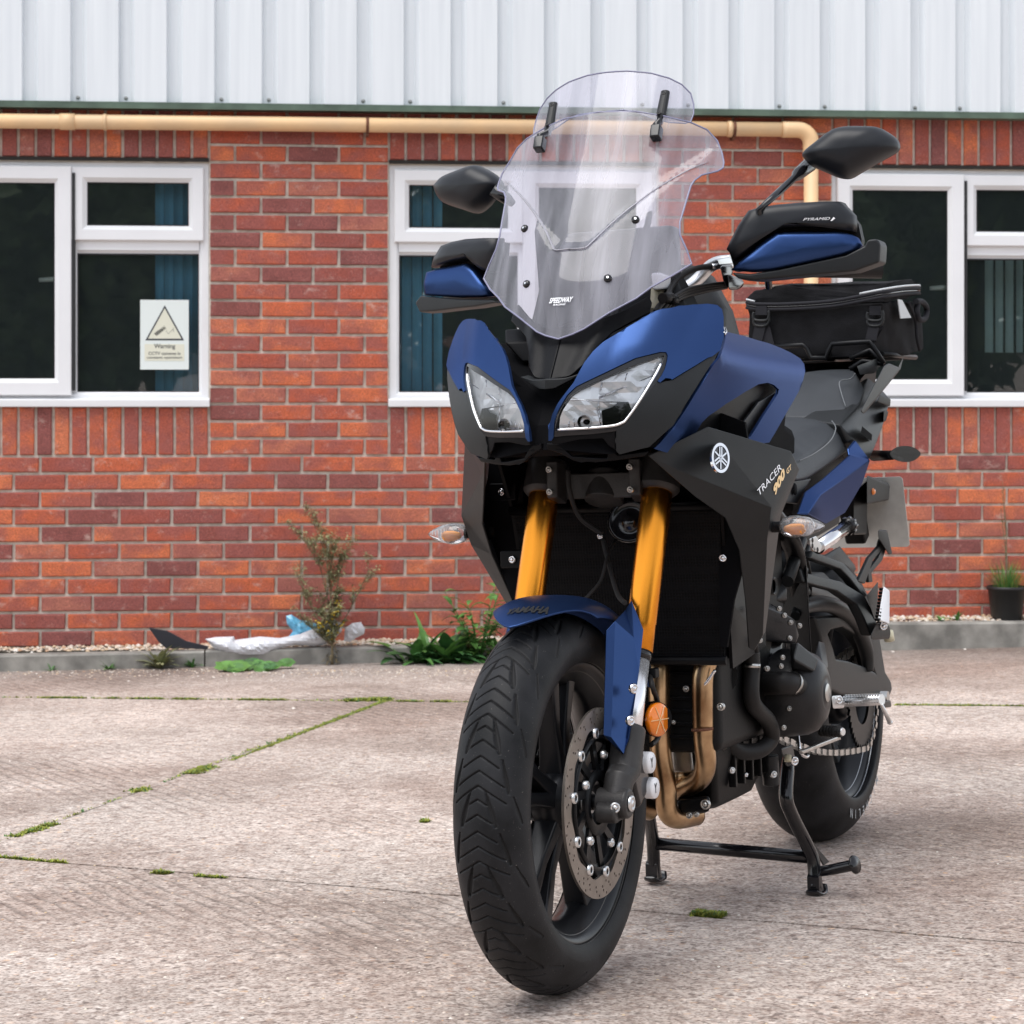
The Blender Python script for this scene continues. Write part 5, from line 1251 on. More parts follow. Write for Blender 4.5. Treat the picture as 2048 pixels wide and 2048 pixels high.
# ------------------------------------------------------------------ front fairing
def S1(Y, Z):
    z = Z-.89; yc = .143+(Z-1.0)*.275; d = abs(Y-yc)
    return .025-.22*Y-1.75*Y*Y+.06*z-2.35*z*z+.010*max(0, 1-math.sqrt(d*d+.0001)/.045)*min(1, max(0, (Z-.97)/.05))
def off(S, k): return lambda Y, Z: S(Y, Z)+k
def region(pts, S, m, name, solid=.004, step=.010, parent=MC, smooth=True, two=True, curve=0, inset_=0, Sp=None):
    """panel whose outline was read from the photograph, on surface S; built left and mirrored right"""
    Q = [qs(u, v, Sp or S) for u, v in pts]; P_ = [(p.y, p.z) for p in Q]
    if curve: P_ = [tuple(v) for v in spline([Vector(p) for p in P_], curve)]
    P_ = [tuple(p) for p in dens(P_, step)]
    vs, fs = fill(P_, S, step); mb = MB(); mb.add(vs, fs, m, smooth)
    o = mb.build(name, parent, solid=solid, recalc=False); o2 = mb.build(name, parent, solid=solid, mirror=True, recalc=False) if two else None
    return o, o2
hl_out = [z8(*p_) for p_ in ((130, 1290), (140, 1080), (200, 900), (330, 680), (460, 550), (900, 340), (1340, 130), (1700, 30), (1800, 22), (1870, 40), (1895, 110), (1880, 200), (1800, 400), (1700, 490), (1665, 468), (1780, 280), (1815, 120))]
blue = [z3(700, 970), z3(700, 900), z3(725, 800), z3(760, 730), z3(860, 600), z3(930, 470), z3(985, 400), z3(1050, 340), z3(1200, 250), z3(1395, 140), z3(1500, 118), z3(1620, 100), z3(1720, 95), z3(1780, 103), z3(1812, 130), z3(1822, 180), z3(1824, 300), z3(1800, 392), z3(1640, 490), z3(1490, 580)]
head_edge = [(1343, 724), (1340, 700), (1331, 703), (1319, 705), (1270, 717.5), (1211, 745.8), (1152, 774), (1134, 791.5), (1117, 821), (1109, 845), (1107.5, 874)]
lick = [(1340, 758), (1330, 757), (1319, 766), (1314, 763), (1322, 752), (1329, 738), (1333, 722), (1334, 712)]
bf = [p_ for p_ in blue]+lick+[(1331, 705.5)]+head_edge[3:]+[(1103, 881)]
blf, brf = region(bf, S1, 'blue_paint', 'front_fairing', solid=.006, step=.006)
lens_px = [z8(*p_) for p_ in ((165, 1110), (185, 1000), (230, 900), (300, 790), (380, 690), (500, 605), (640, 540), (920, 415), (1200, 290), (1500, 180), (1770, 85), (1745, 170), (1725, 230), (1640, 380), (1520, 590), (1400, 780), (1290, 950), (1200, 1060), (1130, 1100), (1000, 1140), (700, 1165), (400, 1185), (165, 1205))]
gask_px = [(1331, 704)]+[(1319, 706), (1270, 718), (1211, 746.5), (1152, 774.5), (1134, 792), (1117, 821), (1109, 845), (1107.5, 874)]+[z8(300, 1275), z8(700, 1250), z8(1000, 1212), z8(1120, 1190), z8(1185, 1155), z8(1300, 1060), z8(1500, 740), z8(1665, 470), z8(1780, 280)]+[(1334, 712)]
gk = []
for s_ in (0,):
    gq = [qs(u, v, S1) for u, v in gask_px]; lq = [qs(u, v, off(S1, -.004)) for u, v in lens_px]
    gp = [tuple(p) for p in dens([(p.y, p.z) for p in gq], .01)]; lp_ = [tuple(p) for p in dens([(p.y, p.z) for p in lq], .01)]
    vs, fs = fill(gp, off(S1, -.003), .03, holes=[lp_]); mb = MB(); mb.add(vs, fs, 'gloss_black', True)
    hla = mb.build('headlight', MC, solid=.006); hlb = mb.build('headlight', MC, solid=.006, mirror=True)
for par, mi_ in ((hla, False), (hlb, True)):
    vs, fs = fill(lp_, off(S1, -.002), .012); mb = MB(); mb.add(vs, fs, 'lens_clear', True); mb.build('headlight_lens', par, mirror=mi_)
    # chrome bowl: faceted reflector behind the lens
    def SB(Y, Z):
        cy, czb = .085, .925; return S1(Y, Z)-.012-.012*abs(noise.noise(Vector((Y*28+Z*14, Z*30, 1))))-.10*max(0, .925-Z)+.25*max(0, Z-.95)*.2
    vs, fs = fill(lp_, SB, .009); mb = MB(); mb.add(vs, fs, 'reflector'if 'reflector' in MAT else 'chrome', False); mb.build('reflector_bowl', par, mirror=mi_, recalc=False)
    # chrome trim along the lower and outer edge
    tr = [qs(*z8(*p_), off(S1, -.001)) for p_ in ((180, 1185), (600, 1165), (1000, 1128), (1150, 1080), (1210, 1030), (1400, 765), (1640, 370), (1725, 200))]
    MB().tube(tr, .0022, 'chrome', 8, 4).build('headlight_trim', par, mirror=mi_)
    # inner dividing fins of the lamp unit
    for a_, b_ in (((800, 760), (800, 900)), ((380, 740), (1180, 780)), ((800, 700), (1640, 370)), ((800, 720), (1160, 560)), ((830, 1130), (800, 900)), ((1100, 980), (850, 985)), ((440, 1140), (430, 1020)), ((350, 1150), (360, 1060)), ((1200, 780), (1190, 960)), ((850, 480), (830, 600)), ((1220, 340), (1190, 450))):
        A_, B_ = qs(*z8(*a_), off(S1, -.012)), qs(*z8(*b_), off(S1, -.012)); MB().tube([A_, B_], .0011, 'chrome', 6).build('lamp_fin', par, mirror=mi_)
    rq = [qs(*z8(*p_), off(S1, -.009)) for p_ in ((840, 900), (1000, 850), (1090, 775), (1240, 770), (1290, 900), (1170, 1075), (1000, 1105), (860, 1120))]
    vs, fs = fill([tuple(p) for p in dens([(p.y, p.z) for p in rq], .008)], off(S1, -.009), .012); MB().add(vs, fs, 'gloss_black', True).build('lamp_dark_patch', par, mirror=mi_, recalc=False)  # flat gloss black patch over the lower outer part of the bowl
    for (x, y), r in (((610, 1070), .011),):
        c_ = qs(*z8(x, y), off(S1, -.012)); mb = MB(); mb.lathe([(r, .012), (r*.8, -.004), (r*.3, -.012), (0, -.013)], c_, (1, .1, 0), 'chrome', 18); mb.lathe([(0, .004), (.004, .003), (.005, -.01)], c_, (1, .1, 0), 'black_plastic', 10); mb.build('led_cup', par, mirror=mi_)
    vs, fs = fill(gp, off(S1, -.075), .02); mb = MB(); mb.add(vs, fs, 'black_plastic'); mb.build('lamp_housing', par, mirror=mi_)
# grey lower flank, chin pieces, centre nose
region([z3(*p_) for p_ in ((1492, 584), (1640, 494), (1796, 396), (1730, 500), (1640, 640), (1500, 870), (1345, 1010), (1240, 1035), (1155, 1058), (1134, 1035), (1134, 905), (1190, 868), (1240, 800), (1390, 590), (1420, 600), (1450, 590))], off(S1, -.002), 'grey_plastic', 'fairing_flank', solid=.005, step=.007)
region([z3(*p_) for p_ in ((722, 945), (900, 932), (1060, 915), (1130, 905), (1130, 1030), (1085, 1000), (1050, 955), (900, 962), (760, 992), (722, 992))], off(S1, -.004), 'black_plastic', 'lamp_surround', solid=.004)
region([z3(*p_) for p_ in ((690, 985), (760, 992), (800, 1020), (850, 1068), (990, 1080), (1075, 1080), (1090, 1010), (1140, 1060), (1345, 1035), (1310, 1068), (1150, 1092), (1000, 1108), (860, 1095), (780, 1050), (690, 1020))], off(S1, -.022), 'black_plastic', 'chin_panel', solid=.01)
MB().hull([(x, s_*y, z) for s_ in (-1, 1) for x, y, z in ((.0, .02, .86), (-.03, .10, .85), (-.075, .16, .86), (-.11, .19, .92), (-.14, .18, .98), (-.17, .16, 1.03), (-.22, .185, 1.05), (-.26, .165, 1.03), (-.26, .15, .87), (-.16, .06, 1.0), (-.10, .03, .95), (-.04, .015, .94), (-.01, .015, .9))], 'dark_void').build('headlamp_carrier', MC)
def S2(Y, Z): return -.022-.72*(Z-.957)-.75*Y*Y-.35*Y+.010*max(0, 1-abs(Y-.035-(Z-.96)*.25)/.022)
nose = [z1(*p_) for p_ in ((775, 1815), (850, 1812), (905, 1790), (962, 1740), (1032, 1645), (1120, 1560), (1230, 1500), (1325, 1450), (1335, 1400), (1320, 1360), (1180, 1440), (1000, 1520), (826, 1560))]
def nose_half():
    P_ = [qs(u, v, S2) for u, v in nose]; pl_ = [(max(p.y, 0), p.z) for p in P_]; pl_[0] = (0, pl_[1][1]-.002); pl_[-1] = (0, pl_[-1][1])
    vs, fs = fill([tuple(p) for p in dens(pl_, .006)], S2, .0055); return MB().add(vs, fs, 'black_plastic', True)
nh = both(nose_half, 'screen_cowl', solid=.006, recalc=False)
def lip():
    A_ = [qp(*z3(*p_), (-.01, 0), (-.05, .1)) for p_ in ((690, 640), (740, 632), (840, 580), (905, 540), (880, 545), (800, 570), (735, 575), (690, 575))]
    for i in (0, 7): A_[i] = Vector((A_[i].x, 0, A_[i].z))
    return MB().prism(A_, (-.03, 0, .004), 'grey_plastic')
both(lip, 'nose_lip', bevel=.003)

# side fairing beside the tank (blue) with its black vent insert
def SS(X, Z):
    yf = min(.247, .154+(Z-.86)*.68) if Z > .80 else .12; yr = .222-.03*(-X-.2)
    w_ = math.exp(-max(0, -X-.07)/.17); y = yr+(yf-yr)*w_
    return y-.030*(max(0, Z-1.0)/.05)**1.5*(1-w_)-.0*X
def qy(u, v, S=SS, dy=0):
    Y = .2
    for _ in range(60): p_ = q(u, v, Y); Y = .7*Y+.3*(S(max(-1.2, min(.1, p_.x)), p_.z)+dy)
    return q(u, v, Y)
def side(pts, m, name, dy=0, holes=(), solid=.005, step=.015, parent=MC):
    P_ = [tuple(p) for p in dens([(p.x, p.z) for p in [qy(*p_, dy=dy) for p_ in pts]], step)]
    H_ = [[tuple(p) for p in dens([(p.x, p.z) for p in [qy(*p_, dy=dy) for p_ in h]], step)] for h in holes]
    vs, fs = fill(P_, lambda a, b_: 0, step, holes=H_); mb = MB()
    mb.add([Vector((v.y, SS(v.y, v.z)+dy, v.z)) for v in vs], fs, m, True)
    return mb.build(name, parent, solid=solid, recalc=False), mb.build(name, parent, solid=solid, mirror=True, recalc=False)
vent = [z4(*p_) for p_ in ((130, 590), (165, 530), (210, 485), (320, 410), (440, 335), (530, 285), (590, 275), (630, 290), (660, 318), (655, 345), (560, 490), (478, 622), (300, 640))]
sf, _ = side([(1448, 664), (1462, 668), (1485, 673), (1509, 681), (1535, 688), (1561, 698), (1580, 707), (1598, 718), (1606, 729), (1608, 743), (1604, 760), (1595, 783), (1565, 835), (1536, 885), (1500, 890), (1440, 900), (1340, 905), (1306, 896), (1318, 885), (1346, 852), (1389, 785), (1420, 735), (1441, 703)], 'blue_paint', 'side_fairing', holes=[vent])
side([(p_[0], p_[1]) for p_ in vent], 'black_plastic', 'vent_insert', dy=-.022)
side([z4(*p_) for p_ in ((370, 610), (440, 520), (530, 400), (655, 330), (655, 345), (560, 490), (478, 622))], 'grey_plastic', 'vent_blade', dy=-.012)
MB().hull([(x, s_*y, z) for s_ in (-1, 1) for x, y, z in ((-.30, .15, 1.02), (-.36, .15, .86), (-.80, .15, .84), (-.86, .15, .97), (-.80, .14, 1.02), (-.5, .16, 1.04), (-.4, .165, 1.055))], 'dark_void').build('tank_base', MC)
tk = MB(); tk.hull([(x, s_*y, z) for s_ in (-1, 1) for x, y, z in ((-.45, .05, 1.06), (-.42, .10, 1.03), (-.50, .135, 1.02), (-.50, .06, 1.13), (-.54, .135, 1.08), (-.54, .135, 1.12), (-.60, .075, 1.19), (-.66, .03, 1.215), (-.70, .06, 1.19), (-.72, .09, 1.12), (-.85, .08, 1.0), (-.7, .12, 1.03), (-.85, .06, .95))], 'black_engine'); tk.build('fuel_tank', MC, bevel=.03, seg=4)
MB().tube([q(1447, 668, .205), q(1452, 664, .20), q(1449, 656, .195)], .003, 'chrome', 8).build('fairing_clip', MC)

# ------------------------------------------------------------------ screen
def SC(Y, Z):
    c_ = np.interp(Z, [1.0, 1.043, 1.14, 1.24, 1.35, 1.46, 1.55], [-.055, -.071, -.104, -.156, -.223, -.293, -.352])
    yv = .03+max(0, Z-1.2)*.95; s_ = max(0, min(1, (yv-Y)/.014+.5)) if Z > 1.195 else 0
    s_ *= max(0, min(1, (Z-1.195)/.012)); s_ = s_*s_*(3-2*s_)
    fade = max(0, min(1, (1.44-Z)/.08))
    return float(c_)-2.35*Y*Y-.011*s_*fade
scr = [z1(*p_) for p_ in ((828, 1592), (900, 1568), (960, 1540), (1100, 1450), (1250, 1370), (1330, 1310), (1440, 1250), (1555, 1180), (1530, 1110), (1490, 1020), (1490, 950), (1520, 850), (1550, 750), (1570, 720), (1610, 690), (1700, 668), (1728, 650), (1732, 620), (1722, 570), (1695, 500), (1640, 440), (1550, 400), (1400, 365), (1250, 340), (1120, 336))]
def half_screen():
    P_ = [qs(u, v, SC) for u, v in scr]; pl_ = [(p.y, p.z) for p in P_]
    pl_ = [(max(y, 0), z) for y, z in pl_]; pl_[0] = (0, pl_[0][1]-.001)
    k = max(range(len(pl_)), key=lambda i: pl_[i][1]); pl_[-1] = (0, max(pl_[-1][1], pl_[-2][1]))
    vs, fs = fill([tuple(p) for p in dens(pl_, .009)], SC, .0075)
    a = MB().add(vs, fs, 'screen_tint', True)
    o_ = len(vs); a.add([Vector((v.x, -v.y, v.z)) for v in vs], [tuple(reversed(f_)) for f_ in fs], 'screen_tint', True); return a, pl_
a, spl = half_screen(); ws = a.build('windscreen', MC)
edge = [Vector((SC(p[0], p[1]), p[0], p[1])) for p in spl]; loop_ = edge+[Vector((p.x, -p.y, p.z)) for p in reversed(edge[1:-1])]
MB().tube(loop_+[loop_[0]], .0017, 'screen_edge' if 'screen_edge' in MAT else 'screen_tint', 6, caps=False).build('screen_edge', ws)
for Y, Z in ((.101, 1.241), (.073, 1.14)):
    for s_ in (-1, 1):
        p_ = Vector((SC(Y, Z)+.003, s_*Y, Z)); o = MB().lathe([(0, .003), (.003, .003), (.0065, .001), (.007, -.002)], p_, (.9, s_*.25, .35), 'gloss_black', 18); o.lathe([(0, .0036), (.002, .0036)], p_, (.9, s_*.25, .35), 'alu', 10); o.build('screen_screw', ws)
for s_ in (-1, 1):
    fp = [Vector((SC(Y, Z)+.0015, s_*Y, Z)) for Y, Z in ((.0, 1.195), (.026, 1.195), (.036, 1.205), (.06, 1.236), (.09, 1.268), (.125, 1.300), (.165, 1.330), (.19, 1.345))]
    MB().tube(fp, [.002, .0022, .0028, .0030, .0030, .0026, .002, .0008], 'fold_highlight', 8, 4, flat=.5).build('crease_highlight', ws)  # thin pale tube: highlight of the moulded V put in as colour
PN = Vector((.85, 0, .5)).normalized()
def ons(u, v): p_ = qs(u, v, SC); return p_+PN*.003
def sdecal(txt, p0, p1, p2, m, bold): 
    vs, fs, _ = text_mesh(txt, bold=bold, shear=.3); A_, B_, C_ = Vector(p0), Vector(p1), Vector(p2)
    MB().add([ons(*(A_+(B_-A_)*x+(C_-A_)*z)) for x, z in vs], fs, m).build('screen_lettering', ws, recalc=False)
sdecal('SPEEDWAY', (1099, 609), (1146, 606), (1101, 598), 'white_decal', .03); sdecal('RACING', (1107, 613.5), (1132, 612), (1107.5, 610), 'white_decal', .03)
# extension visor on two black arms
def SV(Y, Z): return -.306-.48*(Z-1.474)-2.7*Y*Y
vis = [z1(*p_) for p_ in ((1085, 335), (1180, 332), (1240, 340), (1330, 375), (1430, 400), (1520, 405), (1550, 395), (1566, 350), (1566, 300), (1550, 240), (1500, 190), (1430, 155), (1330, 128), (1200, 116), (1085, 118))]
P_ = [qs(u, v, SV) for u, v in vis]; pl_ = [(max(p.y, 0), p.z) for p in P_]; pl_[0] = (0, pl_[1][1]); pl_[-1] = (0, pl_[-2][1]+.001)
pl_ = [p for i, p in enumerate(pl_) if i in (0, len(pl_)-1) or p[0] > .004]
vs, fs = fill([tuple(p) for p in dens(pl_, .009)], SV, .008); a = MB().add(vs, fs, 'screen_tint', True); a.add([Vector((v.x, -v.y, v.z)) for v in vs], [tuple(reversed(f_)) for f_ in fs], 'screen_tint', True)
vz = a.build('visor_spoiler', MC)
edge = [Vector((SV(p[0], p[1]), p[0], p[1])) for p in dens(pl_, .009)]; n0 = [p for p in edge if True]; loop_ = n0+[Vector((p.x, -p.y, p.z)) for p in reversed(n0) if p.y > .001]
MB().tube([p for p in n0 if p.y > .0012], .0013, 'screen_edge', 6).build('visor_edge', vz); MB().tube([Vector((p.x, -p.y, p.z)) for p in n0 if p.y > .0012], .0013, 'screen_edge', 6).build('visor_edge', vz)
zt_ = max(p[1] for p in pl_); MB().tube([Vector((SV(abs(y), zt_-.3*y*y), y, zt_-.3*y*y)) for y in (-.02, -.01, 0, .01, .02)], .0013, 'screen_edge', 6).build('visor_edge', vz)
for s_ in (-1, 1):
    top = Vector((-.336, .105*s_, 1.478)); low = Vector((SV(.104, 1.432)+.004, .104*s_, 1.432)); cl = Vector((SC(.108, 1.405)+.012, .108*s_, 1.402))
    ar = MB().tube([top, low], [.0085, .0095], 'grey_plastic', 10, flat=.8).build('visor_arm', vz, bevel=.001)
    MB().tube([low+Vector((.004, 0, .0)), low+Vector((.010, 0, -.012)), cl+Vector((.004, 0, .010)), cl], [.008, .007, .006, .007], 'gloss_black', 10).build('arm_joint', ar)
    MB().box(cl+Vector((.004, 0, -.004)), (.02, .018, .026), 'gloss_black', Matrix.Rotation(R_(-25), 3, 'Y')).build('screen_clamp', ar, bevel=.003)
    bolt(top+Vector((.007, 0, -.004)), (.9, 0, .4), .004, 'gloss_black').build('arm_screw', ar); bolt(low+Vector((.008, 0, .004)), (.9, 0, .4), .004, 'gloss_black').build('arm_screw', ar)
# screen bracket, instruments and dash behind the screen
def brk():
    mb = MB(); mb.tube([(-.17, .05, 1.06), (-.20, .075, 1.14), (-.24, .10, 1.24), (-.25, .10, 1.26)], [.012, .012, .009, .008], 'grey_plastic', 8, flat=.5)
    mb.hull([(-.25, .03, 1.06), (-.30, .16, 1.04), (-.34, .16, 1.09), (-.30, .11, 1.21), (-.33, .05, 1.24), (-.27, .04, 1.16)], 'grey_plastic'); return mb
both(brk, 'screen_bracket', bevel=.004)
MB().hull([(x, y, z) for x, z, hy in ((-.27, 1.05, .12), (-.36, 1.25, .10), (-.33, 1.05, .13), (-.40, 1.25, .10), (-.33, 1.20, .12)) for y in (-hy, hy)], 'mirror_plastic').build('screen_mount', MC, bevel=.01)
MB().hull([(x, y, z) for x, z in ((-.37, 1.12), (-.43, 1.10), (-.45, 1.24), (-.41, 1.26)) for y in (-.10, .07)], 'black_plastic').build('instrument_display', MC, bevel=.012)
MB().hull([(x, s_*y, z) for s_ in (-1, 1) for x, y, z in ((-.20, .03, 1.06), (-.30, .15, 1.055), (-.42, .16, 1.06), (-.45, .10, 1.12), (-.30, .05, 1.11))], 'black_plastic').build('dash_panel', MC, bevel=.01)
MB().tube([q(1316, 572, .10), q(1312, 600, .10), q(1306, 622, .10)], [.012, .010, .008], 'cream_plug', 10).build('power_socket', MC)
MB().hull([q(*p_, Y) for p_ in ((1302, 546), (1320, 545), (1342, 553), (1340, 578), (1306, 580)) for Y in (.09, .12)], 'upvc').build('bar_clamp', MC, bevel=.004)

MB().hull([(x, s_*y, z) for s_ in (-1, 1) for x, y, z in ((-.135, .125, 1.045), (-.17, .14, 1.070), (-.30, .15, 1.072), (-.30, .13, 1.0), (-.125, .09, 1.01))], 'black_plastic').build('inner_cowl', MC, bevel=.004)
# ------------------------------------------------------------------ handlebar, cables, guards, mirrors
hb = MB().tube([(-.46, -.05, 1.10), (-.455, .06, 1.105), q(1341, 587, .062), q(1375, 574, .090), q(1398, 556, .108), q(1420, 533, .128), q(1440, 524, .150), q(1462, 522, .172)], .0115, 'alu', 16, 6).build('handlebar', MC)
MB().tube([Vector((p.x, -p.y, p.z)) for p in (Vector((-.46, .0, 1.10)), q(1341, 587, .062), q(1375, 574, .090), q(1420, 533, .128), q(1462, 522, .172))], .0135, 'alu', 16, 6).build('handlebar_right', MC).name = 'handlebar'
for s_ in (-1, 1):
    a, b_ = Vector((-.475, .27*s_, 1.172)), Vector((-.55, .42*s_, 1.165)); MB().tube([a, b_], .0165, 'rubber_hose', 16).build('grip', hb)
cp = MB().hull([q(*zoom(1280, 460, 6.9)(x, y), Y) for x, y in ((1060, 400), (1230, 365), (1295, 440), (1280, 475), (1090, 490)) for Y in (.165, .185)], 'alu').build('lever_perch', hb, bevel=.003)
MB().hull([q(*zoom(1280, 460, 6.9)(x, y), Y) for x, y in ((1100, 490), (1280, 470), (1280, 600), (1200, 820), (1150, 700)) for Y in (.165, .20)], 'gloss_black').build('switch_housing', hb, bevel=.005)
MB().hull([q(*zoom(1280, 460, 6.9)(x, y), Y) for x, y in ((1210, 600), (1420, 680), (1440, 760), (1350, 830), (1220, 830)) for Y in (.165, .21)], 'gloss_black').build('switch_housing', hb, bevel=.005)
zc5 = zoom(1280, 460, 6.9)
MB().tube([q(*zc5(980, 505), .165), q(*zc5(820, 520), .15), q(*zc5(640, 590), .135), q(*zc5(500, 700), .125), q(*zc5(420, 820), .125), q(*zc5(380, 920), .135), q(*zc5(260, 1060), .13), q(*zc5(215, 1140), .13)], .0052, 'rubber_hose', 10, 6).build('clutch_cable', MC)
MB().tube([q(*zc5(980, 505), .165), q(*zc5(1070, 500), .172)], .005, 'alu', 10).build('cable_adjuster', MC)
for k, (dx, dy) in enumerate(((0, 0), (14, 22), (30, 44))):
    MB().tube([q(*zc5(1160+dx, 740+dy), .17), q(*zc5(900, 770+dy*1.6), .155), q(*zc5(640, 830+dy*1.8), .14), q(*zc5(470+dx, 930+dy), .14), q(*zc5(380+dx*2, 1010+dy), .135), q(*zc5(290+dx*3, 1140), .13)], .0042, 'rubber_hose', 8, 5).build('control_cable', MC)
MB().tube([q(*zc5(310, 940), .137), q(*zc5(420, 930), .139)], .009, 'rubber_hose', 10).tube([q(*zc5(400, 950), .139), q(*zc5(480, 970), .14)], .009, 'black_plastic', 10).build('cable_tie', MC)
pa_L, pb_L = (-.36, .20), (-.47, .44)
def guard(zf, A_, B_, grey, bluep, lipp, s_):
    G = lambda x, y: qp(*zf(x, y), A_, B_)
    gr = MB(); pillow(gr, [G(*p_) for p_ in grey], (.040, 0, 0), (-.015, 0, 0), 'mirror_plastic', power=3.2, rings=5); go = gr.build('hand_guard', MC)
    bl = MB(); pillow(bl, [G(*p_)+Vector((.012, 0, 0)) for p_ in bluep], (.026, 0, 0), (-.03, 0, 0), 'blue_paint', power=3.6, rings=5); bl.build('guard_cover', go)
    hb_ = [G(*p_)+Vector((-.012, 0, 0)) for p_ in grey[1:-3]]+[G(*p_)+Vector((-.012, 0, 0)) for p_ in bluep[-5:]] if s_ > 0 else [G(*p_)+Vector((-.012, 0, 0)) for p_ in ((150, 1215), (200, 1120), (500, 1060), (500, 1370), (130, 1350))]
    MB().prism([G(*p_)+Vector((-.006, 0, 0)) for p_ in ((grey[4], grey[8], grey[11], bluep[8], bluep[10], bluep[0], grey[0]) if s_ > 0 else ((160, 1190), (220, 1080), (520, 1060), (500, 1360), (130, 1350)))], (-.02, 0, 0), 'black_plastic').build('guard_backing', go)
    L_ = [G(*p_) for p_ in lipp]; MB().prism([p_+Vector((.030, 0, 0)) for p_ in L_], (-.05, 0, 0), 'grey_plastic').build('wind_deflector', go, bevel=.004)
    return go
go = guard(z2, pa_L, pb_L, [(372, 990), (400, 930), (455, 820), (530, 712), (600, 690), (740, 668), (880, 655), (1030, 648), (1170, 645), (1225, 690), (1278, 745), (1282, 800), (1280, 860), (1200, 835), (1000, 828), (800, 832), (710, 852), (600, 930), (520, 1000), (432, 1058)],
    [(415, 1132), (500, 1055), (610, 955), (722, 868), (850, 862), (1030, 860), (1180, 862), (1260, 880), (1305, 905), (1328, 955), (1300, 990), (1220, 1022), (1040, 1065), (830, 1110), (700, 1135), (560, 1145)],
    [(430, 1150), (560, 1160), (760, 1130), (1040, 1070), (1230, 1030), (1360, 965), (1380, 922), (1450, 915), (1474, 950), (1466, 1080), (1290, 1142), (840, 1182), (600, 1205), (480, 1195)], 1)
vs, fs, _ = text_mesh('PYRAMID', bold=.0, shear=.35); A_, B_, C_ = Vector(z2(948, 795)), Vector(z2(1135, 788)), Vector(z2(950, 776))
MB().add([qp(*(A_+(B_-A_)*x+(C_-A_)*z), pa_L, pb_L)+Vector((.042, 0, 0)) for x, z in vs], fs, 'white_decal').build('guard_lettering', go, recalc=False)
MB().add([qp(*z2(x, y), pa_L, pb_L)+Vector((.042, 0, 0)) for x, y in ((1138, 796), (1160, 768), (1172, 778), (1150, 796))], [(0, 1, 2, 3)], 'white_decal').build('guard_emblem', go, recalc=False)
pa_R, pb_R = (-.36, -.20), (-.47, -.44)
guard(z1, pa_R, pb_R, [(135, 1205), (150, 1150), (190, 1085), (250, 1062), (330, 1046), (430, 1040), (520, 1040), (520, 1120), (500, 1230), (440, 1230), (385, 1165), (350, 1158), (250, 1180)],
    [(103, 1290), (118, 1232), (200, 1208), (280, 1193), (345, 1182), (395, 1222), (440, 1290), (478, 1360), (410, 1368), (300, 1370), (110, 1358)],
    [(66, 1400), (95, 1362), (300, 1380), (490, 1385), (520, 1400), (400, 1422), (300, 1432), (170, 1448), (90, 1452)], -1)
def mirror_(rim_, zf, A_, B_, stem, nm):
    G = lambda x, y: qp(*zf(x, y), A_, B_); mb = MB()
    pillow(mb, spline([G(*p_) for p_ in rim_], 3), (.055, 0, 0), (-.006, 0, 0), 'mirror_plastic', power=2.5, rings=8); o = mb.build('mirror', MC)
    gp_ = [G(*p_)+Vector((-.008, 0, 0)) for p_ in rim_]; c_ = sum(gp_, Vector())/len(gp_); MB().prism([c_+(p_-c_)*.93 for p_ in gp_], (-.002, 0, 0), 'chrome').build('mirror_glass', o)
    MB().tube(stem, [.0135, .011, .0065, .0065, .0065, .0065][:len(stem)], 'gloss_black', 12).build('mirror_stem', o)
ml0, ml1 = (-.533, .295), (-.58, .454)
mirror_([(905, 312), (1000, 230), (1110, 148), (1200, 121), (1320, 118), (1430, 124), (1500, 158), (1560, 202), (1583, 250), (1565, 298), (1440, 370), (1320, 440), (1240, 484), (1160, 480), (1060, 440), (968, 400), (930, 362)], z2, ml0, ml1,
    [q(*z2(960, 385), .295)+Vector((.01, 0, 0)), q(*z2(860, 455), .285), q(*z2(840, 475), .283), q(*z2(720, 585), .272), q(*z2(590, 700), .262), Vector((-.48, .235, 1.14))], 'l')
mirror_([(150, 762), (165, 735), (200, 702), (280, 668), (370, 638), (420, 655), (480, 690), (512, 725), (518, 755), (480, 820), (440, 870), (380, 904), (290, 880), (205, 850), (170, 815)], z1, (-.533, -.295), (-.58, -.454),
    [q(*z1(470, 775), -.30)+Vector((.01, 0, 0)), q(*z1(540, 825), -.275), q(*z1(570, 850), -.268)], 'r')

# ------------------------------------------------------------------ seats, tail, rack, plate
rs = MB().hull([q(1575, 833, .0), q(1600, 829, .02), q(1620, 829, .035), q(1648, 831, .075), q(1668, 843, .11), q(1679, 857, .125), q(1673, 868, .135), q(1654, 894, .143), q(1598, 922, .152), q(1536, 883, .10), q(1556, 845, .03), q(1695, 885, .140), q(1696, 904, .140), q(1648, 938, .155), q(1614, 960, .16), q(1595, 962, .165), q(1560, 945, .16), Vector((-.85, -.12, .90)), Vector((-1.25, -.13, .90)), Vector((-1.25, -.13, .82)), Vector((-.85, -.12, .80))], 'seat_vinyl').build('rider_seat', MC, bevel=.016, seg=3)
MB().tube([q(*z4(x, y), Y) for x, y, Y in ((800, 778, .158), (900, 730, .153), (1000, 650, .146), (1035, 570, .138), (1010, 520, .125))], .0012, 'stitch', 5, 5).build('seat_piping', rs)
ps_ = MB().hull([q(1608, 745, -.01), q(1640, 741, .02), q(1679, 738, .06), q(1707, 738, .09), q(1716, 755, .12), q(1618, 760, -.03), q(1679, 761, .09), q(1685, 804, .115), q(1589, 789, -.03), q(1601, 815, .0), q(1645, 819, .06), q(1679, 846, .118), q(1730, 782, .140), q(1719, 812, .145), q(1692, 836, .135), Vector((-1.30, -.12, .94)), Vector((-1.6, -.12, 1.0)), Vector((-1.6, -.1, .92)), Vector((-1.3, -.1, .86))], 'seat_vinyl').build('pillion_seat', MC, bevel=.014, seg=3)
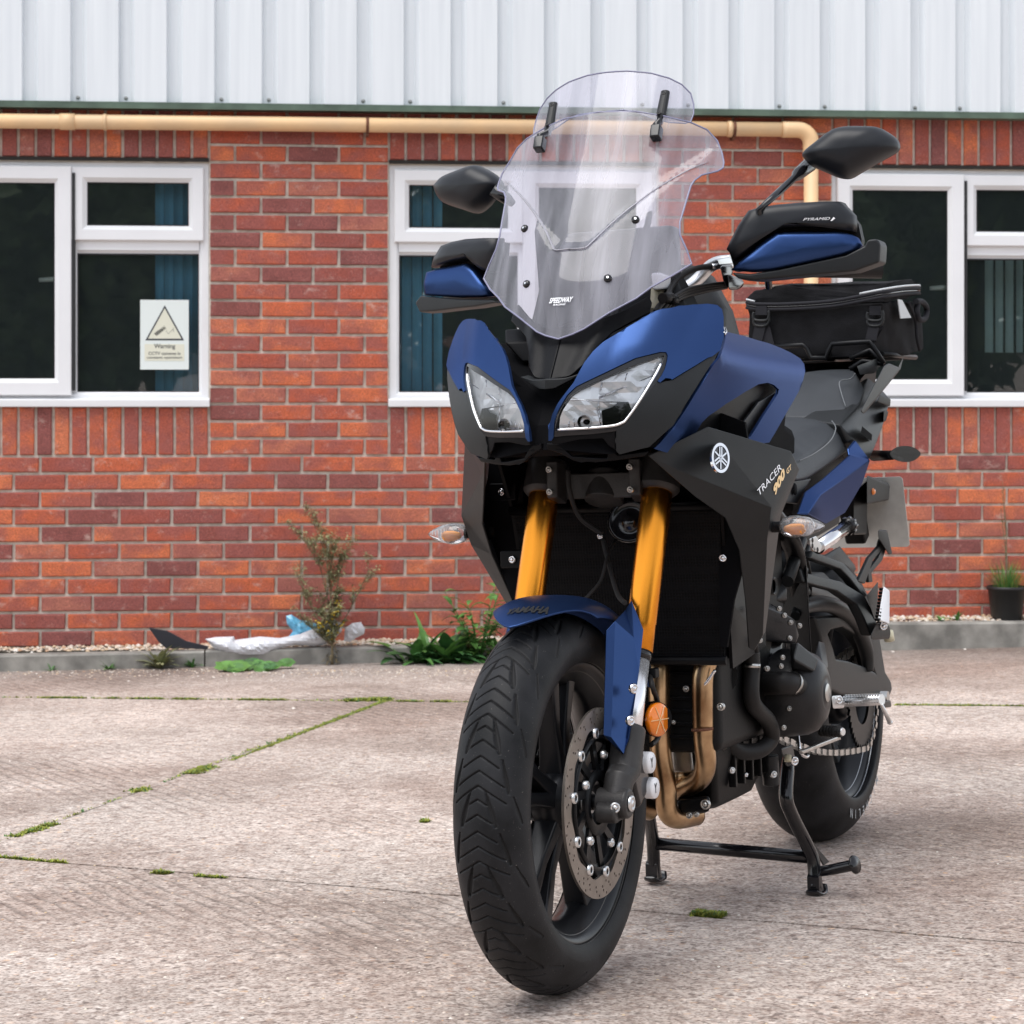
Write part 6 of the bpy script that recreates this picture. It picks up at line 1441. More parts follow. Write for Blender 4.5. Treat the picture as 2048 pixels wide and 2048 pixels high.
MB().tube([q(*z4(x, y), Y) for x, y, Y in ((1160, 215, .128), (1130, 250, .115), (1062, 266, .098), (1068, 330, .108), (1100, 430, .127))], .0012, 'stitch', 5, 4).build('seat_piping', ps_)
MB().tube([q(*z4(x, y), Y) for x, y, Y in ((775, 360, -.028), (800, 420, -.008), (820, 440, .0))], .0012, 'stitch', 5, 4).build('seat_piping', ps_)
tl_ = MB().hull([q(*z4(x, y), Y) for x, y, Y in ((1060, 545, .14), (1110, 660, .15), (1150, 640, .16), (1250, 775, .165), (1290, 680, .165), (1345, 540, .16), (1390, 385, .15), (1330, 320, .13), (1240, 240, .12), (1190, 420, .145))]+[Vector((-1.3, .06, .85)), Vector((-1.75, .05, .95)), Vector((-1.7, .05, .88)), Vector((-1.3, .05, .93))], 'grey_plastic').build('tail_fairing', MC, bevel=.006)
MB().hull([q(*z4(x, y), Y) for x, y in ((1205, 555), (1270, 610), (1265, 650), (1195, 600)) for Y in (.165, .178)], 'dark_void').build('tail_vent', tl_)
MB().hull([q(*z4(x, y), Y) for x, y in ((1320, 350), (1390, 380), (1385, 430), (1300, 400)) for Y in (.155, .17)], 'black_plastic').build('tail_cap', tl_, bevel=.003)
MB().hull([q(*z4(x, y), Y) for x, y in ((1345, 450), (1375, 460), (1360, 520), (1340, 530)) for Y in (.155, .172)], 'black_plastic').build('tail_cap', tl_, bevel=.003)
MB().hull([(-1.3, -.14, .85), (-1.75, -.11, .98), (-1.75, -.05, .98), (-1.3, -.05, .92), (-1.7, -.1, .9)], 'grey_plastic').build('tail_fairing', MC, bevel=.006)
gr_ = MB().hull([q(*z4(x, y), Y) for x, y in ((1193, 458), (1215, 478), (1270, 400), (1400, 215), (1448, 195), (1440, 175), (1375, 148), (1345, 165)) for Y in (.165, .19)], 'grey_plastic').build('grab_rail', MC, bevel=.006)
MB().hull([q(*z4(x, y), .178) for x, y in ((1435, 180), (1472, 108), (1450, 195))]+[q(*z4(x, y), .172) for x, y in ((1435, 180), (1472, 108), (1450, 195))], 'grey_plastic').build('grab_rail_tip', gr_)
# blue side cover under the seat
def cover():
    mb = MB(); A_ = [q(*z4(x, y), Y) for x, y, Y in ((1110, 700, .158), (1155, 645, .162), (1250, 775, .176), (930, 1000, .190), (850, 1125, .186), (785, 1120, .176), (830, 985, .168), (945, 898, .166), (1118, 742, .162), (1200, 925, .172), (1090, 1110, .160), (965, 1182, .158))]
    mb.add(A_, [(0, 1, 2, 8), (8, 2, 3, 7), (7, 3, 6), (6, 3, 4, 5), (3, 2, 9, 10), (3, 10, 11, 4)], 'blue_paint'); return mb
both(cover, 'side_cover', solid=.006, bevel=.004)
MB().hull([q(*z4(x, y), Y) for x, y in ((740, 905), (880, 890), (835, 960), (790, 1060), (700, 1050)) for Y in (.14, .158)], 'grey_plastic').build('frame_cover', MC, bevel=.004)
MB().lathe([(0, .002), (.011, .002), (.012, 0)], q(*z4(770, 960), .161), (0, 1, 0), 'dark_void', 20).build('frame_hole', MC)
MB().hull([(x, s_*y, z) for s_ in (-1, 1) for x, y, z in ((-.86, .13, .84), (-1.3, .13, .85), (-1.3, .12, .70), (-.95, .13, .66), (-1.65, .08, .93), (-1.6, .06, .88))], 'black_plastic').build('rear_subframe', MC, bevel=.01)
# plate, its hanger and lamp
TR, BR = q(1805, 953, .114), q(1820, 1093, .114); e = (TR-BR).normalized()
nb = Vector((0, 1, 0)).cross(e).normalized(); outl = []
for cy, cz_, a0 in ((1, 1, 0), (0, 1, 90), (0, 0, 180), (1, 0, 270)):
    for k in range(4):
        a = R_(a0+30*k); yy = (.228-.016)*cy-.114+.008+.008*math.cos(a); hh_ = ((TR-BR).length-.016)*cz_+.008+.008*math.sin(a); outl.append(BR-Vector((0, .114, 0))+e*hh_+Vector((0, yy, 0)))
npl = MB().prism(outl, nb*.002, 'plate_back').build('number_plate', MC)
MB().hull([q(*z4(x, y), Y) for x, y in ((1235, 870), (1250, 905), (1385, 930), (1378, 1030), (1265, 1052), (1235, 1060)) for Y in (.06, .10)], 'black_plastic').build('plate_lamp', npl, bevel=.004)
MB().hull([q(*z4(x, y), Y) for x, y in ((1150, 980), (1240, 900), (1235, 1250), (1150, 1255)) for Y in (.0, .06)], 'black_plastic').build('plate_hanger', npl, bevel=.004)
MB().lathe([(0, .003), (.006, .002), (.008, -.002)], q(*z4(1278, 976), .102), (.4, .9, 0), 'orange_lens', 10).build('side_marker', npl)
MB().hull([(x, y, z) for x, z in ((-1.7, .88), (-1.80, .86), (-1.90, .66), (-1.86, .64), (-1.72, .84)) for y in (-.02, .03)], 'black_plastic').build('tail_hanger', npl, bevel=.006)
# rear rack of black tube
rk = MB()
for pts_ in (((1549, 693), (1606, 690), (1614, 697), (1622, 716), (1652, 716), (1658, 700), (1664, 688), (1740, 683), (1768, 728)), ((1700, 716), (1740, 700), (1768, 728)), ((1700, 738), (1725, 722), (1768, 728))):
    rk.tube([qx(u, v, -1.562) for u, v in pts_], .006, 'black_metal', 10)
rk.hull([q(*z2(x, y), Y) for x, y in ((1280, 1800), (1420, 1745), (1450, 1790), (1400, 1850), (1300, 1860)) for Y in (.09, .15)], 'grey_plastic')
rk.tube([(-1.62, y, 1.075) for y in (-.14, .15)], .006, 'black_metal', 8); rk.tube([(-1.9, y, 1.08) for y in (-.14, .15)], .006, 'black_metal', 8)
for y in (-.14, 0, .15): rk.tube([(-1.60, y, 1.075), (-1.92, y, 1.08)], .006, 'black_metal', 8)
rk.hull([(-1.60, -.10, 1.02), (-1.60, .10, 1.02), (-1.75, -.10, 1.07), (-1.75, .10, 1.07), (-1.60, -.08, .97), (-1.60, .08, .97), (-1.8, .08, 1.0), (-1.8, -.08, 1.0)], 'black_plastic')
rk.build('luggage_rack', MC)

# ------------------------------------------------------------------ tail bag strapped on the rack: its own thing
BGM = BM.copy(); TB = tag(empty('tail_bag', M=BM @ Matrix.Translation((-1.72, 0, 1.08))), 'black fabric tail bag with grey piping and buckled straps on the rear rack', 'bag')
TI = Vector((-1.72, 0, 1.08)); tb = lambda u, v, Y: q(u, v, Y)-TI; tX = lambda u, v, X: qx(u, v, X)-TI
XF = -1.585
def cloth(o, amp, sc, lv=3):
    x = o.modifiers.new('s', 'SUBSURF'); x.subdivision_type = 'SIMPLE'; x.levels = x.render_levels = lv
    t = bpy.data.textures.new('cloth', 'CLOUDS'); t.noise_scale = sc; d = o.modifiers.new('d', 'DISPLACE'); d.texture = t; d.strength = amp; d.mid_level = .5; d.texture_coords = 'LOCAL'
bg_pts = [tX(*z2(x, y), XF) for x, y in ((512, 1380), (516, 1610), (700, 1665), (940, 1750), (1300, 1735), (1380, 1700), (1460, 1360), (1440, 1350))]+[tb(*z2(x, y), .165) for x, y in ((1640, 1725), (1745, 1680), (1722, 1350), (1600, 1340))]+[Vector((-.15, -.17, 0)), Vector((-.15, -.17, .13)), Vector((-.18, .16, .10)), Vector((-.16, -.16, .01))]
bb_ = MB().hull(bg_pts, 'bag_cloth').build('bag_body', TB, bevel=.018, seg=3); cloth(bb_, .012, .05)
lid = MB().hull([tX(*z2(x, y), XF-.01) for x, y in ((500, 1375), (498, 1325), (560, 1280), (700, 1232), (760, 1235), (860, 1262), (1100, 1300), (1300, 1290), (1440, 1310), (1470, 1350))]+[tb(*z2(x, y), .17) for x, y in ((1715, 1300), (1718, 1235), (1690, 1200), (1610, 1190), (1500, 1215))]+[Vector((-.15, -.17, .13)), Vector((-.15, -.15, .17))], 'bag_cloth').build('bag_lid', TB, bevel=.014, seg=3); cloth(lid, .012, .04)
for dy, m_, r in ((0, 'silver_piping', .0022), (18, 'strap', .004), (36, 'gloss_black', .0025), (55, 'strap', .004)):
    pts_ = [tX(*z2(x, y+dy), XF+.012) for x, y in ((500, 1330), (560, 1345), (800, 1345), (1100, 1325), (1300, 1290))]+[tb(*z2(x, y+dy), Y) for x, y, Y in ((1470, 1258, .172), (1600, 1238, .176), (1718, 1232, .178))]
    if m_ == 'silver_piping':
        MB().tube(pts_[:2], r, m_, 8, 3).build('reflective_piping', TB); MB().tube(pts_[4:]+[pts_[-1]+Vector((-.01, -.01, -.006))], r*1.15, m_, 8, 3).build('reflective_piping', TB)
    else: MB().tube(pts_, r, m_, 8, 3).build('zip_band', TB)
for k, (x0_, Yc) in enumerate(((605, 0), (1405, 0))):
    G = lambda x, y, d=.018: tX(*z2(x0_+x, y), XF+d)
    MB().prism([G(-38, 1375), G(38, 1375), G(42, 1440), G(-42, 1440)], (-.004, 0, 0), 'strap').build('strap', TB)
    MB().tube([G(-50, 1420), G(-55, 1455), G(-35, 1478), G(35, 1478), G(55, 1450), G(52, 1410)], .0035, 'steel' if False else 'grey_plastic', 8, 4).build('buckle', TB)
    MB().tube([G(-50, 1470), G(-52, 1495), G(-30, 1515), G(30, 1515), G(55, 1485), G(56, 1455)], .003, 'grey_plastic', 8, 4).build('buckle', TB)
    dx = -60 if k == 0 else -70
    MB().prism([G(-36, 1480), G(40, 1480), G(20+dx*.2, 1620), G(-50+dx*.3, 1620)], (-.004, 0, 0), 'strap').build('strap', TB)
    MB().prism([G(60, 1520, .014), G(20, 1500, .014), G(-5, 1640, .014), G(95 if k == 0 else -60, 1660, .014)], (-.003, 0, 0), 'strap').build('strap', TB)
MB().tube([tb(*z2(x, y), .185) for x, y in ((1690, 1345), (1740, 1350), (1770, 1400), (1755, 1465), (1715, 1470), (1700, 1420), (1705, 1370))], .007, 'strap', 10, 4).build('bag_handle', TB)
MB().prism([tb(*z2(x, y), .178) for x, y in ((1560, 1330), (1590, 1335), (1655, 1460), (1580, 1465))], (0, .002, 0), 'silver_piping').build('reflective_patch', TB)
MB().tube([tb(*z2(x, y), .178) for x, y in ((1640, 1350), (1690, 1480), (1700, 1600), (1720, 1690))], .004, 'strap', 8, 4).build('side_zip', TB)
for x, y in (): MB().tube([tX(*z2(x-60, y-8), XF), tX(*z2(x, y-22), XF-.02), tX(*z2(x+60, y), XF)], .006, 'strap', 8, 3).build('lid_strap', TB)

# ================================================================== plants, litter, moss
def leaf(mb, base, d, L, W, m, curl=.3, up=Vector((0, 0, 1)), seg=5, wavy=.0):
    """pointed leaf along d, folded slightly on its midrib"""
    d = Vector(d).normalized(); s = d.cross(up).normalized(); n_ = s.cross(d); vs = []; fs = []
    for i in range(seg+1):
        t = i/seg; w_ = W*math.sin(math.pi*min(1, t*.94+.05))**.8*(1-.25*t)*(1+wavy*math.sin(i*2.7)); c_ = Vector(base)+d*L*t+n_*(L*curl*(t-t*t*1.5))
        vs += [c_-s*w_+n_*w_*.25, c_, c_+s*w_+n_*w_*.25]
    for i in range(seg): a = i*3; fs += [(a, a+1, a+4, a+3), (a+1, a+2, a+5, a+4)]
    mb.add(vs, fs, m, True)
def gpt(u, v): p = g(u, v); return p
def dirv(az, el): return Vector((math.cos(az)*math.cos(el), math.sin(az)*math.cos(el), math.sin(el)))

# ragwort: woody stem, branching, sparse greyish leaves, yellow flowers
r2 = random.Random(11)
def kp(u, off=-.275):
    """ground point in front of the kerb below pixel column u"""
    p = WM @ Vector(w(u, 1320, off)); return Vector((p.x, p.y, gz(p.x, p.y)))
base = kp(664)
RG = tag(empty('ragwort_plant', base), 'tall straggly weed with tiny yellow flowers growing from the kerb beside the plastic bags', 'weed')
st = MB(); lv = MB(); fl = []
def branch(p, d, L, r, lvl):
    pts = [p]; n_ = 6
    for i in range(n_):
        d = (d+Vector((r2.uniform(-1, 1), r2.uniform(-1, 1), r2.uniform(-.2, .6)))*.13).normalized(); pts.append(pts[-1]+d*L/n_)
    st.tube(pts, [r*(1-.6*i/n_) for i in range(n_+1)], 'stem_dry', 5, caps=False)
    for i in range(1, n_+1):
        if lvl < 3:
            for _ in range(2 if lvl else 3):
                az = r2.uniform(0, 6.28); dd = (d*r2.uniform(.8, 1.6)+dirv(az, .25)).normalized()
                if r2.random() < .50: branch(pts[i], dd, L*r2.uniform(.25, .45), r*.45, lvl+1)
        for _ in range(1 if r2.random() < .8 else 2):
            az = r2.uniform(0, 6.28); leaf(lv, pts[i]+dirv(az, 0)*.002, dirv(az, r2.uniform(-.3, .6)), r2.uniform(.012, .035), r2.uniform(.002, .005), 'weed_leaf', seg=2)
    if lvl >= 1 and r2.random() < .5: fl.append(pts[-1])
branch(Vector((0, 0, 0)), Vector((.02, .02, 1)), .46, .006, 0)
branch(Vector((-.01, 0, .10)), Vector((-.42, .02, 1)), .30, .0035, 1)
branch(Vector((.01, .0, .12)), Vector((.50, .0, 1)), .30, .0035, 1)
branch(Vector((.0, .01, .15)), Vector((.15, .0, 1)), .34, .0035, 1)
branch(Vector((-.01, 0, .2)), Vector((-.2, .02, 1)), .28, .003, 1)
for _ in range(130):                     # dead leaves clinging round the lower stem
    z = r2.uniform(0, .30); az = r2.uniform(0, 6.28); rr = .018*(1-z*1.6); leaf(lv, (rr*math.cos(az), rr*math.sin(az), z), dirv(az, r2.uniform(-1, .8)), r2.uniform(.015, .035), .005, 'stem_dry', seg=2)
st.build('stem', RG, recalc=False); tag(lv.build('leaf', RG, recalc=False), kind='stuff')
for p in fl[:60]:
    mb = MB(); mb.lathe([(0, .004), (.004, .003), (.006, 0), (.003, -.003), (0, -.004)], p, (0, 0, 1), 'flower', 6); mb.build('flower', RG)
# dock: big basal leaves
def dock(u, v, spec, name, label, mats, seed):
    rr = random.Random(seed); p0 = kp(u, v); rt = tag(empty(name, p0), label, 'weed')
    for L, W, el, az, m in spec:
        mb = MB(); o = dirv(az, 0)*.02; leaf(mb, o+Vector((rr.uniform(-.13, .13), rr.uniform(-.02, .05), 0)), dirv(az, el), L, W*.62, m, curl=.35, seg=9, wavy=.16); mb.build('leaf', rt, recalc=False)
    return rt
rr = random.Random(4)
spec = [(rr.uniform(.10, .20), rr.uniform(.040, .062), rr.uniform(.15, 1.15), rr.uniform(0, 6.28), rr.choice(['leaf', 'leaf_dark', 'leaf_dark', 'leaf_light'])) for _ in range(52)]
spec += [(rr.uniform(.10, .20), rr.uniform(.02, .035), rr.uniform(.0, .5), rr.uniform(3.3, 6.2), rr.choice(['leaf', 'leaf_dark'])) for _ in range(16)]
spec += [(.22, .024, 1.40, 2.2, 'leaf_light'), (.17, .03, 1.1, .4, 'leaf'), (.18, .03, 1.0, 2.9, 'leaf')]
dock(868, -.31, spec, 'dock_plant', 'broad leaved dock weed sprawling at the kerb left of the front wheel', 0, 3)
rr = random.Random(9)
spec = [(rr.uniform(.07, .14), rr.uniform(.014, .028), rr.uniform(.2, 1.4), rr.uniform(0, 6.28), rr.choice(['leaf', 'leaf_light', 'leaf'])) for _ in range(46)]
nt_ = dock(958, -.30, spec, 'nettle_clump', 'leafy green weed clump standing behind the front tyre against the wall', 0, 5)
stm = MB()
for k in range(14):
    az = rr.uniform(0, 6.28); top = dirv(az, 1.1)*rr.uniform(.14, .42); stm.tube([(0, 0, 0), top*.5+Vector((0, 0, .02)), top], [.003, .0025, .0015], 'leaf', 5)
    for j in range(9):
        t = .25+.75*j/8; mb = MB(); leaf(mb, top*t, dirv(rr.uniform(0, 6.28), rr.uniform(-.2, .7)), rr.uniform(.035, .075), rr.uniform(.012, .022), rr.choice(['leaf', 'leaf_light']), seg=4); mb.build('leaf', nt_, recalc=False)
stm.build('stem', nt_)
# round-leaved mallow on the concrete
ml = tag(empty('mallow_plant', kp(520, -.46)), 'flat clump of round bright green leaves in front of the white plastic bag', 'weed')
rr = random.Random(21)
for k in range(20):
    c_ = Vector((rr.uniform(-.15, .12), rr.uniform(-.06, .06), rr.uniform(.006, .022))); R0 = rr.uniform(.028, .046); vs = [c_]; n_ = 12
    for i in range(n_): t = 2*math.pi*i/n_; r_ = R0*(1+.10*math.cos(5*t)+rr.uniform(-.10, .10)); vs.append(c_+Vector((r_*math.cos(t), r_*math.sin(t)*.9, .004+rr.uniform(-.002, .004)+.4*r_*math.sin(t))))
    MB().add(vs, [(0, 1+i, 1+(i+1) % n_) for i in range(n_)], rr.choice(['leaf_light', 'leaf', 'leaf', 'leaf_dark']), False).build('leaf', ml, recalc=False)
# small weeds along the kerb
for (u, v, n_, L, lab, m) in ((216, 1331, 14, .05, 'small green rosette weed growing at the kerb foot, second from the left', 'leaf_light'),
                              (102, 1330, 10, .035, 'tiny dark weed at the far left of the kerb foot', 'leaf'),
                              (318, 1318, 30, .11, 'tuft of dry grey green grass beside the black plastic shard', 'weed_leaf'),
                              (385, 1325, 16, .05, 'low green weed growing below the black plastic shard', 'leaf')):
    rt = tag(empty('kerb_weed', kp(u, -.26)), lab, 'weed', 'small weeds along the kerb')
    for k in range(n_):
        mb = MB(); az = rr.uniform(0, 6.28); leaf(mb, dirv(az, 0)*.004, dirv(az, rr.uniform(.2, 1.2)), L*rr.uniform(.6, 1.2), L*.13, m, seg=3); mb.build('leaf', rt, recalc=False)
# potted grass at the right edge
wl_ = w(2012, 1240, -.10); pp = WM @ Vector((wl_.x, -.11, w(2012, 1240, -.11).z)); 
PT = tag(empty('potted_grass', pp), 'black plastic pot of grass and dry stalks standing on the kerb at the right edge', 'potted plant')
MB().lathe([(0, 0), (.062, 0), (.066, .004), (.082, .135), (.088, .135), (.088, .15), (.080, .15), (.074, .125), (0, .125)], (0, 0, 0), (0, 0, 1), 'pot', 28).build('pot', PT)
gm = MB()
for k in range(240):
    az = rr.uniform(0, 6.28); r0 = rr.uniform(0, .055); b0 = Vector((r0*math.cos(az), r0*math.sin(az), .12)); leaf(gm, b0, dirv(az, rr.uniform(.75, 1.5)), rr.uniform(.06, .17), .0016, rr.choice(['leaf_light', 'leaf', 'moss', 'leaf_light']), curl=.15, seg=3)
tag(gm.build('grass', PT, recalc=False), kind='stuff')
for k in range(3):
    mb = MB(); tp = Vector((rr.uniform(-.03, .0), 0, rr.uniform(.42, .62))); mb.tube([(0, 0, .12), tp*.6+Vector((.01, 0, .03)), tp], [.003, .002, .001], 'stem_dry', 5)
    for j in range(16): t = rr.uniform(.4, 1); leaf(mb, tp*t+Vector((0, 0, .02)), dirv(rr.uniform(0, 6.28), rr.uniform(0, 1)), rr.uniform(.015, .05), .002, 'weed_leaf', seg=2)
    mb.build('dry_stalk', PT, recalc=False)
for (u, v, lab) in ((1882, 1246, 'small green leafy weed among the pebbles left of the black pot'), (1915, 1238, 'pale green upright weed among the pebbles nearest the black pot')):
    a_ = w(u, v, -.14); rt = tag(empty('pebble_weed', WM @ Vector(a_)), lab, 'weed', 'weeds among the pebbles')
    for k in range(9):
        mb = MB(); az = rr.uniform(0, 6.28); leaf(mb, (0, 0, -.01), dirv(az, rr.uniform(.3, 1.3)), rr.uniform(.04, .07), .009, rr.choice(['leaf_light', 'leaf']), seg=3); mb.build('leaf', rt, recalc=False)

# crumpled plastic bags
def bag(name, u, v, outline, m, label, h, seed, yoff=0.0, lift=0):
    """outline in photo pixels, laid on the kerb line at distance of the facade; crumpled film with real depth"""
    yy = -.22+yoff; P_ = [w(x, y, yy) for x, y in outline]; pl_ = dens([(p.x, p.z) for p in P_], .02)
    vs, fs = fill([tuple(p) for p in pl_], lambda a, b_: 0, .011); mb = MB(); out = []
    def edge_d(p):
        d = 9
        for i in range(len(pl_)):
            a, b_ = pl_[i], pl_[(i+1) % len(pl_)]; e = b_-a; t = max(0, min(1, (p-a).dot(e)/max(e.length_squared, 1e-12))); d = min(d, (p-a-e*t).length)
        return d
    for sgn in (-1, 1):
        o_ = []
        for vv in vs:
            p = Vector((vv.y, vv.z)); d = min(1, edge_d(p)/.045); bul = h*math.sqrt(max(0, d*(2-d)))
            nz = noise.noise(Vector((p.x*16, p.y*26, seed)))+.9*(1-2*abs(noise.noise(Vector((p.x*30+p.y*50, p.y*45, seed+4)))))-.9+.7*(1-2*abs(noise.noise(Vector((p.x*70-p.y*60, p.y*100, seed+7)))))-.5
            o_.append((p.x, yy+sgn*(bul*(.7+.3*nz))+nz*.030*d, p.y))
        mb.add(o_, fs if sgn < 0 else [tuple(reversed(f_)) for f_ in fs], m, False)
    o = mb.build(name, None, recalc=False); o.matrix_world = WM; tag(o, label, 'plastic bag'); return o
bag('clear_plastic_bag', 0, 0, [(410, 1278), (432, 1274), (468, 1273), (470, 1280), (520, 1273), (560, 1276), (600, 1268), (640, 1252), (668, 1238), (682, 1246), (684, 1262), (660, 1285), (630, 1292), (590, 1290), (560, 1296), (530, 1312), (495, 1315), (455, 1308), (430, 1298)], 'bag_plastic', 'crumpled whitish clear plastic bag lying along the kerb left of the weed', .045, 2)
bag('blue_plastic_bag', 0, 0, [(572, 1232), (582, 1229), (600, 1240), (612, 1242), (628, 1246), (640, 1250), (662, 1268), (664, 1284), (640, 1291), (612, 1284), (585, 1280), (578, 1272), (586, 1262), (574, 1248)], 'bag_blue', 'crumpled light blue plastic bag caught behind the weed', .03, 5, yoff=.05)
bag('clear_plastic_bag', 0, 0, [(690, 1256), (705, 1246), (722, 1244), (730, 1258), (728, 1268), (712, 1276), (700, 1284), (688, 1282)], 'bag_plastic', 'small torn piece of clear plastic bag right of the weed stem', .02, 8)
# black plastic shard
yy = -.22; mb = MB(); P_ = [w(x, y, yy) for x, y in ((297, 1255), (335, 1262), (372, 1282), (418, 1293), (414, 1299), (370, 1297), (332, 1297), (316, 1283))]
mb.prism(P_, (0, .012, 0), 'shard'); o = mb.build('plastic_shard', bevel=.002); o.matrix_world = WM @ Matrix.Translation((0, 0, 0)); tag(o, 'broken black plastic shard leaning on the kerb left of the plastic bags', 'litter')
# twig
o = MB().tube([g(560, 1322, .01), g(600, 1316, .02), g(650, 1305, .03)], [.004, .004, .002], 'pipe', 6).build('twig'); tag(o, 'pale bent twig lying on the concrete under the plastic bags', 'twig')

# moss in the joints: grown as thousands of tiny tufts
mo_ = MB(); r3 = random.Random(5)
def tuft(p, s_, m='moss'):
    for k in range(3):
        az = r3.uniform(0, 6.28); d = dirv(az, r3.uniform(.1, 1.0)); sd_ = d.cross(Vector((0, 0, 1))).normalized()*s_*.35
        mo_.add([p-sd_, p+sd_, p+d*s_], [(0, 1, 2)], m)
def mossline(a, b_, n_, wd, dens_fn, s0=.010):
    A_, B_ = a, b_
    for k in range(n_):
        t = r3.random(); c_ = A_.lerp(B_, t); D = dens_fn(t, c_)
        if r3.random() > D: continue
        o_ = r3.gauss(0, wd*(.35+.65*D)); e = (B_-A_).normalized(); x, y = c_.x-e.y*o_, c_.y+e.x*o_
        tuft(Vector((x, y, gz(x, y)-.002)), s0*r3.uniform(.5, 1.3), 'moss' if r3.random() < .8 else 'leaf')
def px_of(c_): return 1024+F_PX*c_.x/c_.y
def patches(P_, lo=0): return lambda t, c_: max([lo]+[1 if a < px_of(c_) < b_ else 0 for a, b_ in P_])
nz1 = lambda c_, s_: .5+.8*noise.noise(Vector((c_.x*s_, c_.y*s_, 2)))
J2e, J2s = g(782, 1397).xy, g(0, 1684).xy
mossline(g(782, 1397).xy, g(462, 1521).xy, 9000, .008, lambda t, c_: min(1, .1+nz1(c_, 9)*(.5+.7*(1-t))), .007)
mossline(g(420, 1533).xy, g(378, 1548).xy, 1400, .012, lambda t, c_: 1, .009)
mossline(g(290, 1577).xy, g(272, 1584).xy, 250, .012, lambda t, c_: 1)
mossline(g(108, 1648).xy, g(28, 1674).xy, 1500, .012, lambda t, c_: min(1, nz1(c_, 12)))
mossline(g(782, 1397).xy, g(0, 1684).xy, 1500, .004, lambda t, c_: nz1(c_, 14)*.4)
f1 = patches([(85, 170), (215, 235), (262, 325), (345, 395), (480, 575), (795, 850), (860, 900)], .10)
mossline(g(0, 1395).xy, g(1010, 1405).xy, 6000, .007, lambda t, c_: f1(t, c_)*min(1, nz1(c_, 8)+.3), .011)
mossline(g(690, 1402).xy, g(782, 1399).xy, 1500, .015, lambda t, c_: 1, .013)
mossline(g(1790, 1410).xy, g(2048, 1412).xy, 1600, .010, lambda t, c_: min(1, nz1(c_, 7)), .009)
mossline(g(0, 1715).xy, g(130, 1726).xy, 500, .003, lambda t, c_: nz1(c_, 10))
mossline(g(308, 1745).xy, g(338, 1748).xy, 260, .006, lambda t, c_: 1)
mossline(g(390, 1752).xy, g(450, 1757).xy, 160, .003, lambda t, c_: .8)
mossline(g(1388, 1828).xy, g(1446, 1832).xy, 1700, .008, lambda t, c_: 1, .010)
mossline(g(842, 1643).xy, g(856, 1643).xy, 160, .009, lambda t, c_: 1)
tag(mo_.build('moss', None, recalc=False), 'bright green moss and grass tufts growing in the concrete joints', 'moss', kind='stuff')
# stray stones on the concrete
for k, (u, v, r) in enumerate(((1966, 1288, .012), (2026, 1288, .026), (1786, 1297, .010), (1803, 1297, .008), (1786, 1304, .008), (1930, 1299, .008), (587, 1417, .007))):
    mb = MB(); p = g(u, v); pebble(mb, (0, 0, 0), r); o = mb.build('stone'); o.location = p
    labs = ['medium white stone beside the kerb left of the largest one', 'largest white stone at the kerb foot near the right edge', 'white stone at the kerb foot just right of the rear wheel', 'second small white stone right of the rear wheel', 'lowest of the small white stones right of the rear wheel', 'small buff stone on the concrete left of the black pot', 'lone pale stone on the concrete below the plastic bags']
    tag(o, labs[k], 'stone', 'loose stones on the concrete')
# grit
gr_ = MB()
for k in range(900):
    u, v = r3.uniform(-30, 2070), 1330+720*r3.random()**1.3; p = g(u, v); pebble(gr_, p, r3.uniform(.0012, .0035))
for k in range(700):
    u = r3.uniform(-30, 1000); p = g(u, 1338+abs(r3.gauss(0, 9))); pebble(gr_, p, r3.uniform(.0015, .005))
tag(gr_.build('grit', None, recalc=False), 'loose grit scattered over the concrete', 'grit', kind='stuff')

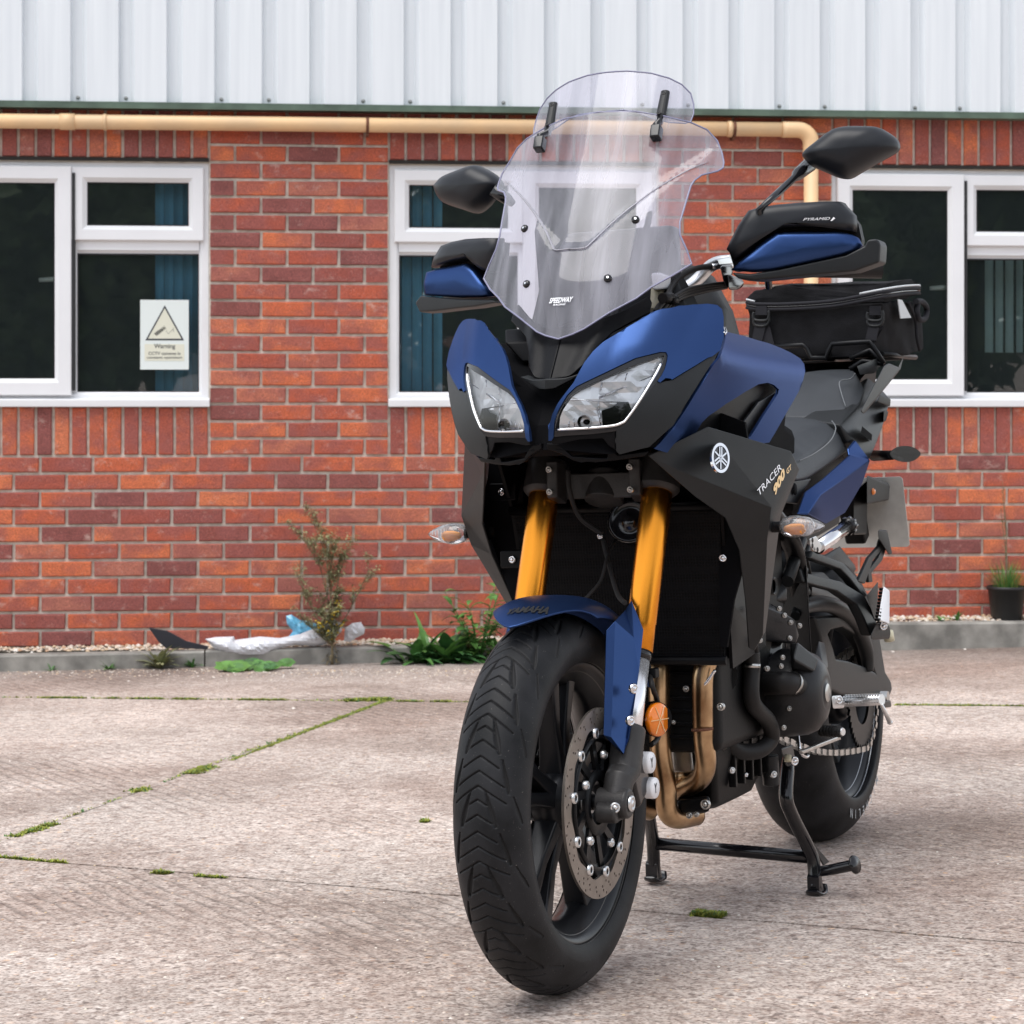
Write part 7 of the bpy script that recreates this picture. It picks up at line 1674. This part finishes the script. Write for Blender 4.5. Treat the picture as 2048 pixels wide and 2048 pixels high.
# trees across the yard behind the camera: the panes and the paint reflect them
def crown_mesh(seed):
    r_ = random.Random(seed); mb = MB()
    for k in range(4200):
        c_ = Vector((r_.gauss(0, 1), r_.gauss(0, 1), r_.gauss(0, 1))).normalized()*r_.random()**.45
        lump = 1+.35*noise.noise(c_*2.2+Vector((seed, 0, 0))); p = Vector((c_.x*1.9, c_.y*1.9, c_.z*2.5+2.75))*1; p = Vector((p.x*lump, p.y*lump, p.z))
        a = Vector((r_.uniform(-1, 1), r_.uniform(-1, 1), r_.uniform(-1, 1))).normalized(); b_ = a.orthogonal().normalized(); s_ = r_.uniform(.12, .26)
        mb.add([p-a*s_, p+b_*s_*.6, p+a*s_, p-b_*s_*.6], [(0, 1, 2, 3)], 'tree_leaf')
    return mb
tp_ = []
for k in range(2):
    rt = empty('tree', (0, 0, 0)); c_ = crown_mesh(k+1).build('crown', rt, recalc=False); tr = MB(); tr.tube([(0, 0, -.2), (.05, 0, 1.2), (-.04, .06, 2.6), (0, 0, 4.6)], [.17, .14, .11, .04], 'bark', 10)
    for j in range(6): az = j*1.05; tr.tube([(0, 0, 1.9+.3*j), Vector((0, 0, 2.3+.3*j))+dirv(az, .4)*.7, Vector((0, 0, 2.5+.3*j))+dirv(az, .6)*1.4], [.06, .04, .015], 'bark', 6)
    t_ = tr.build('trunk', rt); tp_.append((rt, c_, t_))
pos = [(-11, -7.5), (-8, -9), (-5.2, -7.6), (-2.4, -9.2), (.6, -8.2), (3.4, -9.3), (6.2, -7.9), (9.0, -9.1), (12, -8)]
for k, (x, y) in enumerate(pos):
    rt, c_, t_ = tp_[k % 2]
    if k > 1:
        n0 = rt.copy(); col.objects.link(n0)
        for ch_ in (c_, t_): d = ch_.copy(); col.objects.link(d); d.parent = n0
        rt = n0
    rt.location = (x, y, gz(x, y)); rt.rotation_euler = (0, 0, k*1.9); s_ = .80+.10*((k*5) % 4)/2; rt.scale = (s_, s_, s_)
    tag(rt, ['leafy tree at the left end of the row across the yard from the building', 'second tree from the left in the row across the yard', 'third tree from the left in the row across the yard', 'fourth tree from the left in the row across the yard', 'middle tree of the row across the yard', 'fourth tree from the right in the row across the yard', 'third tree from the right in the row across the yard', 'second tree from the right in the row across the yard', 'leafy tree at the right end of the row across the yard'][k], 'tree', 'row of trees across the yard')
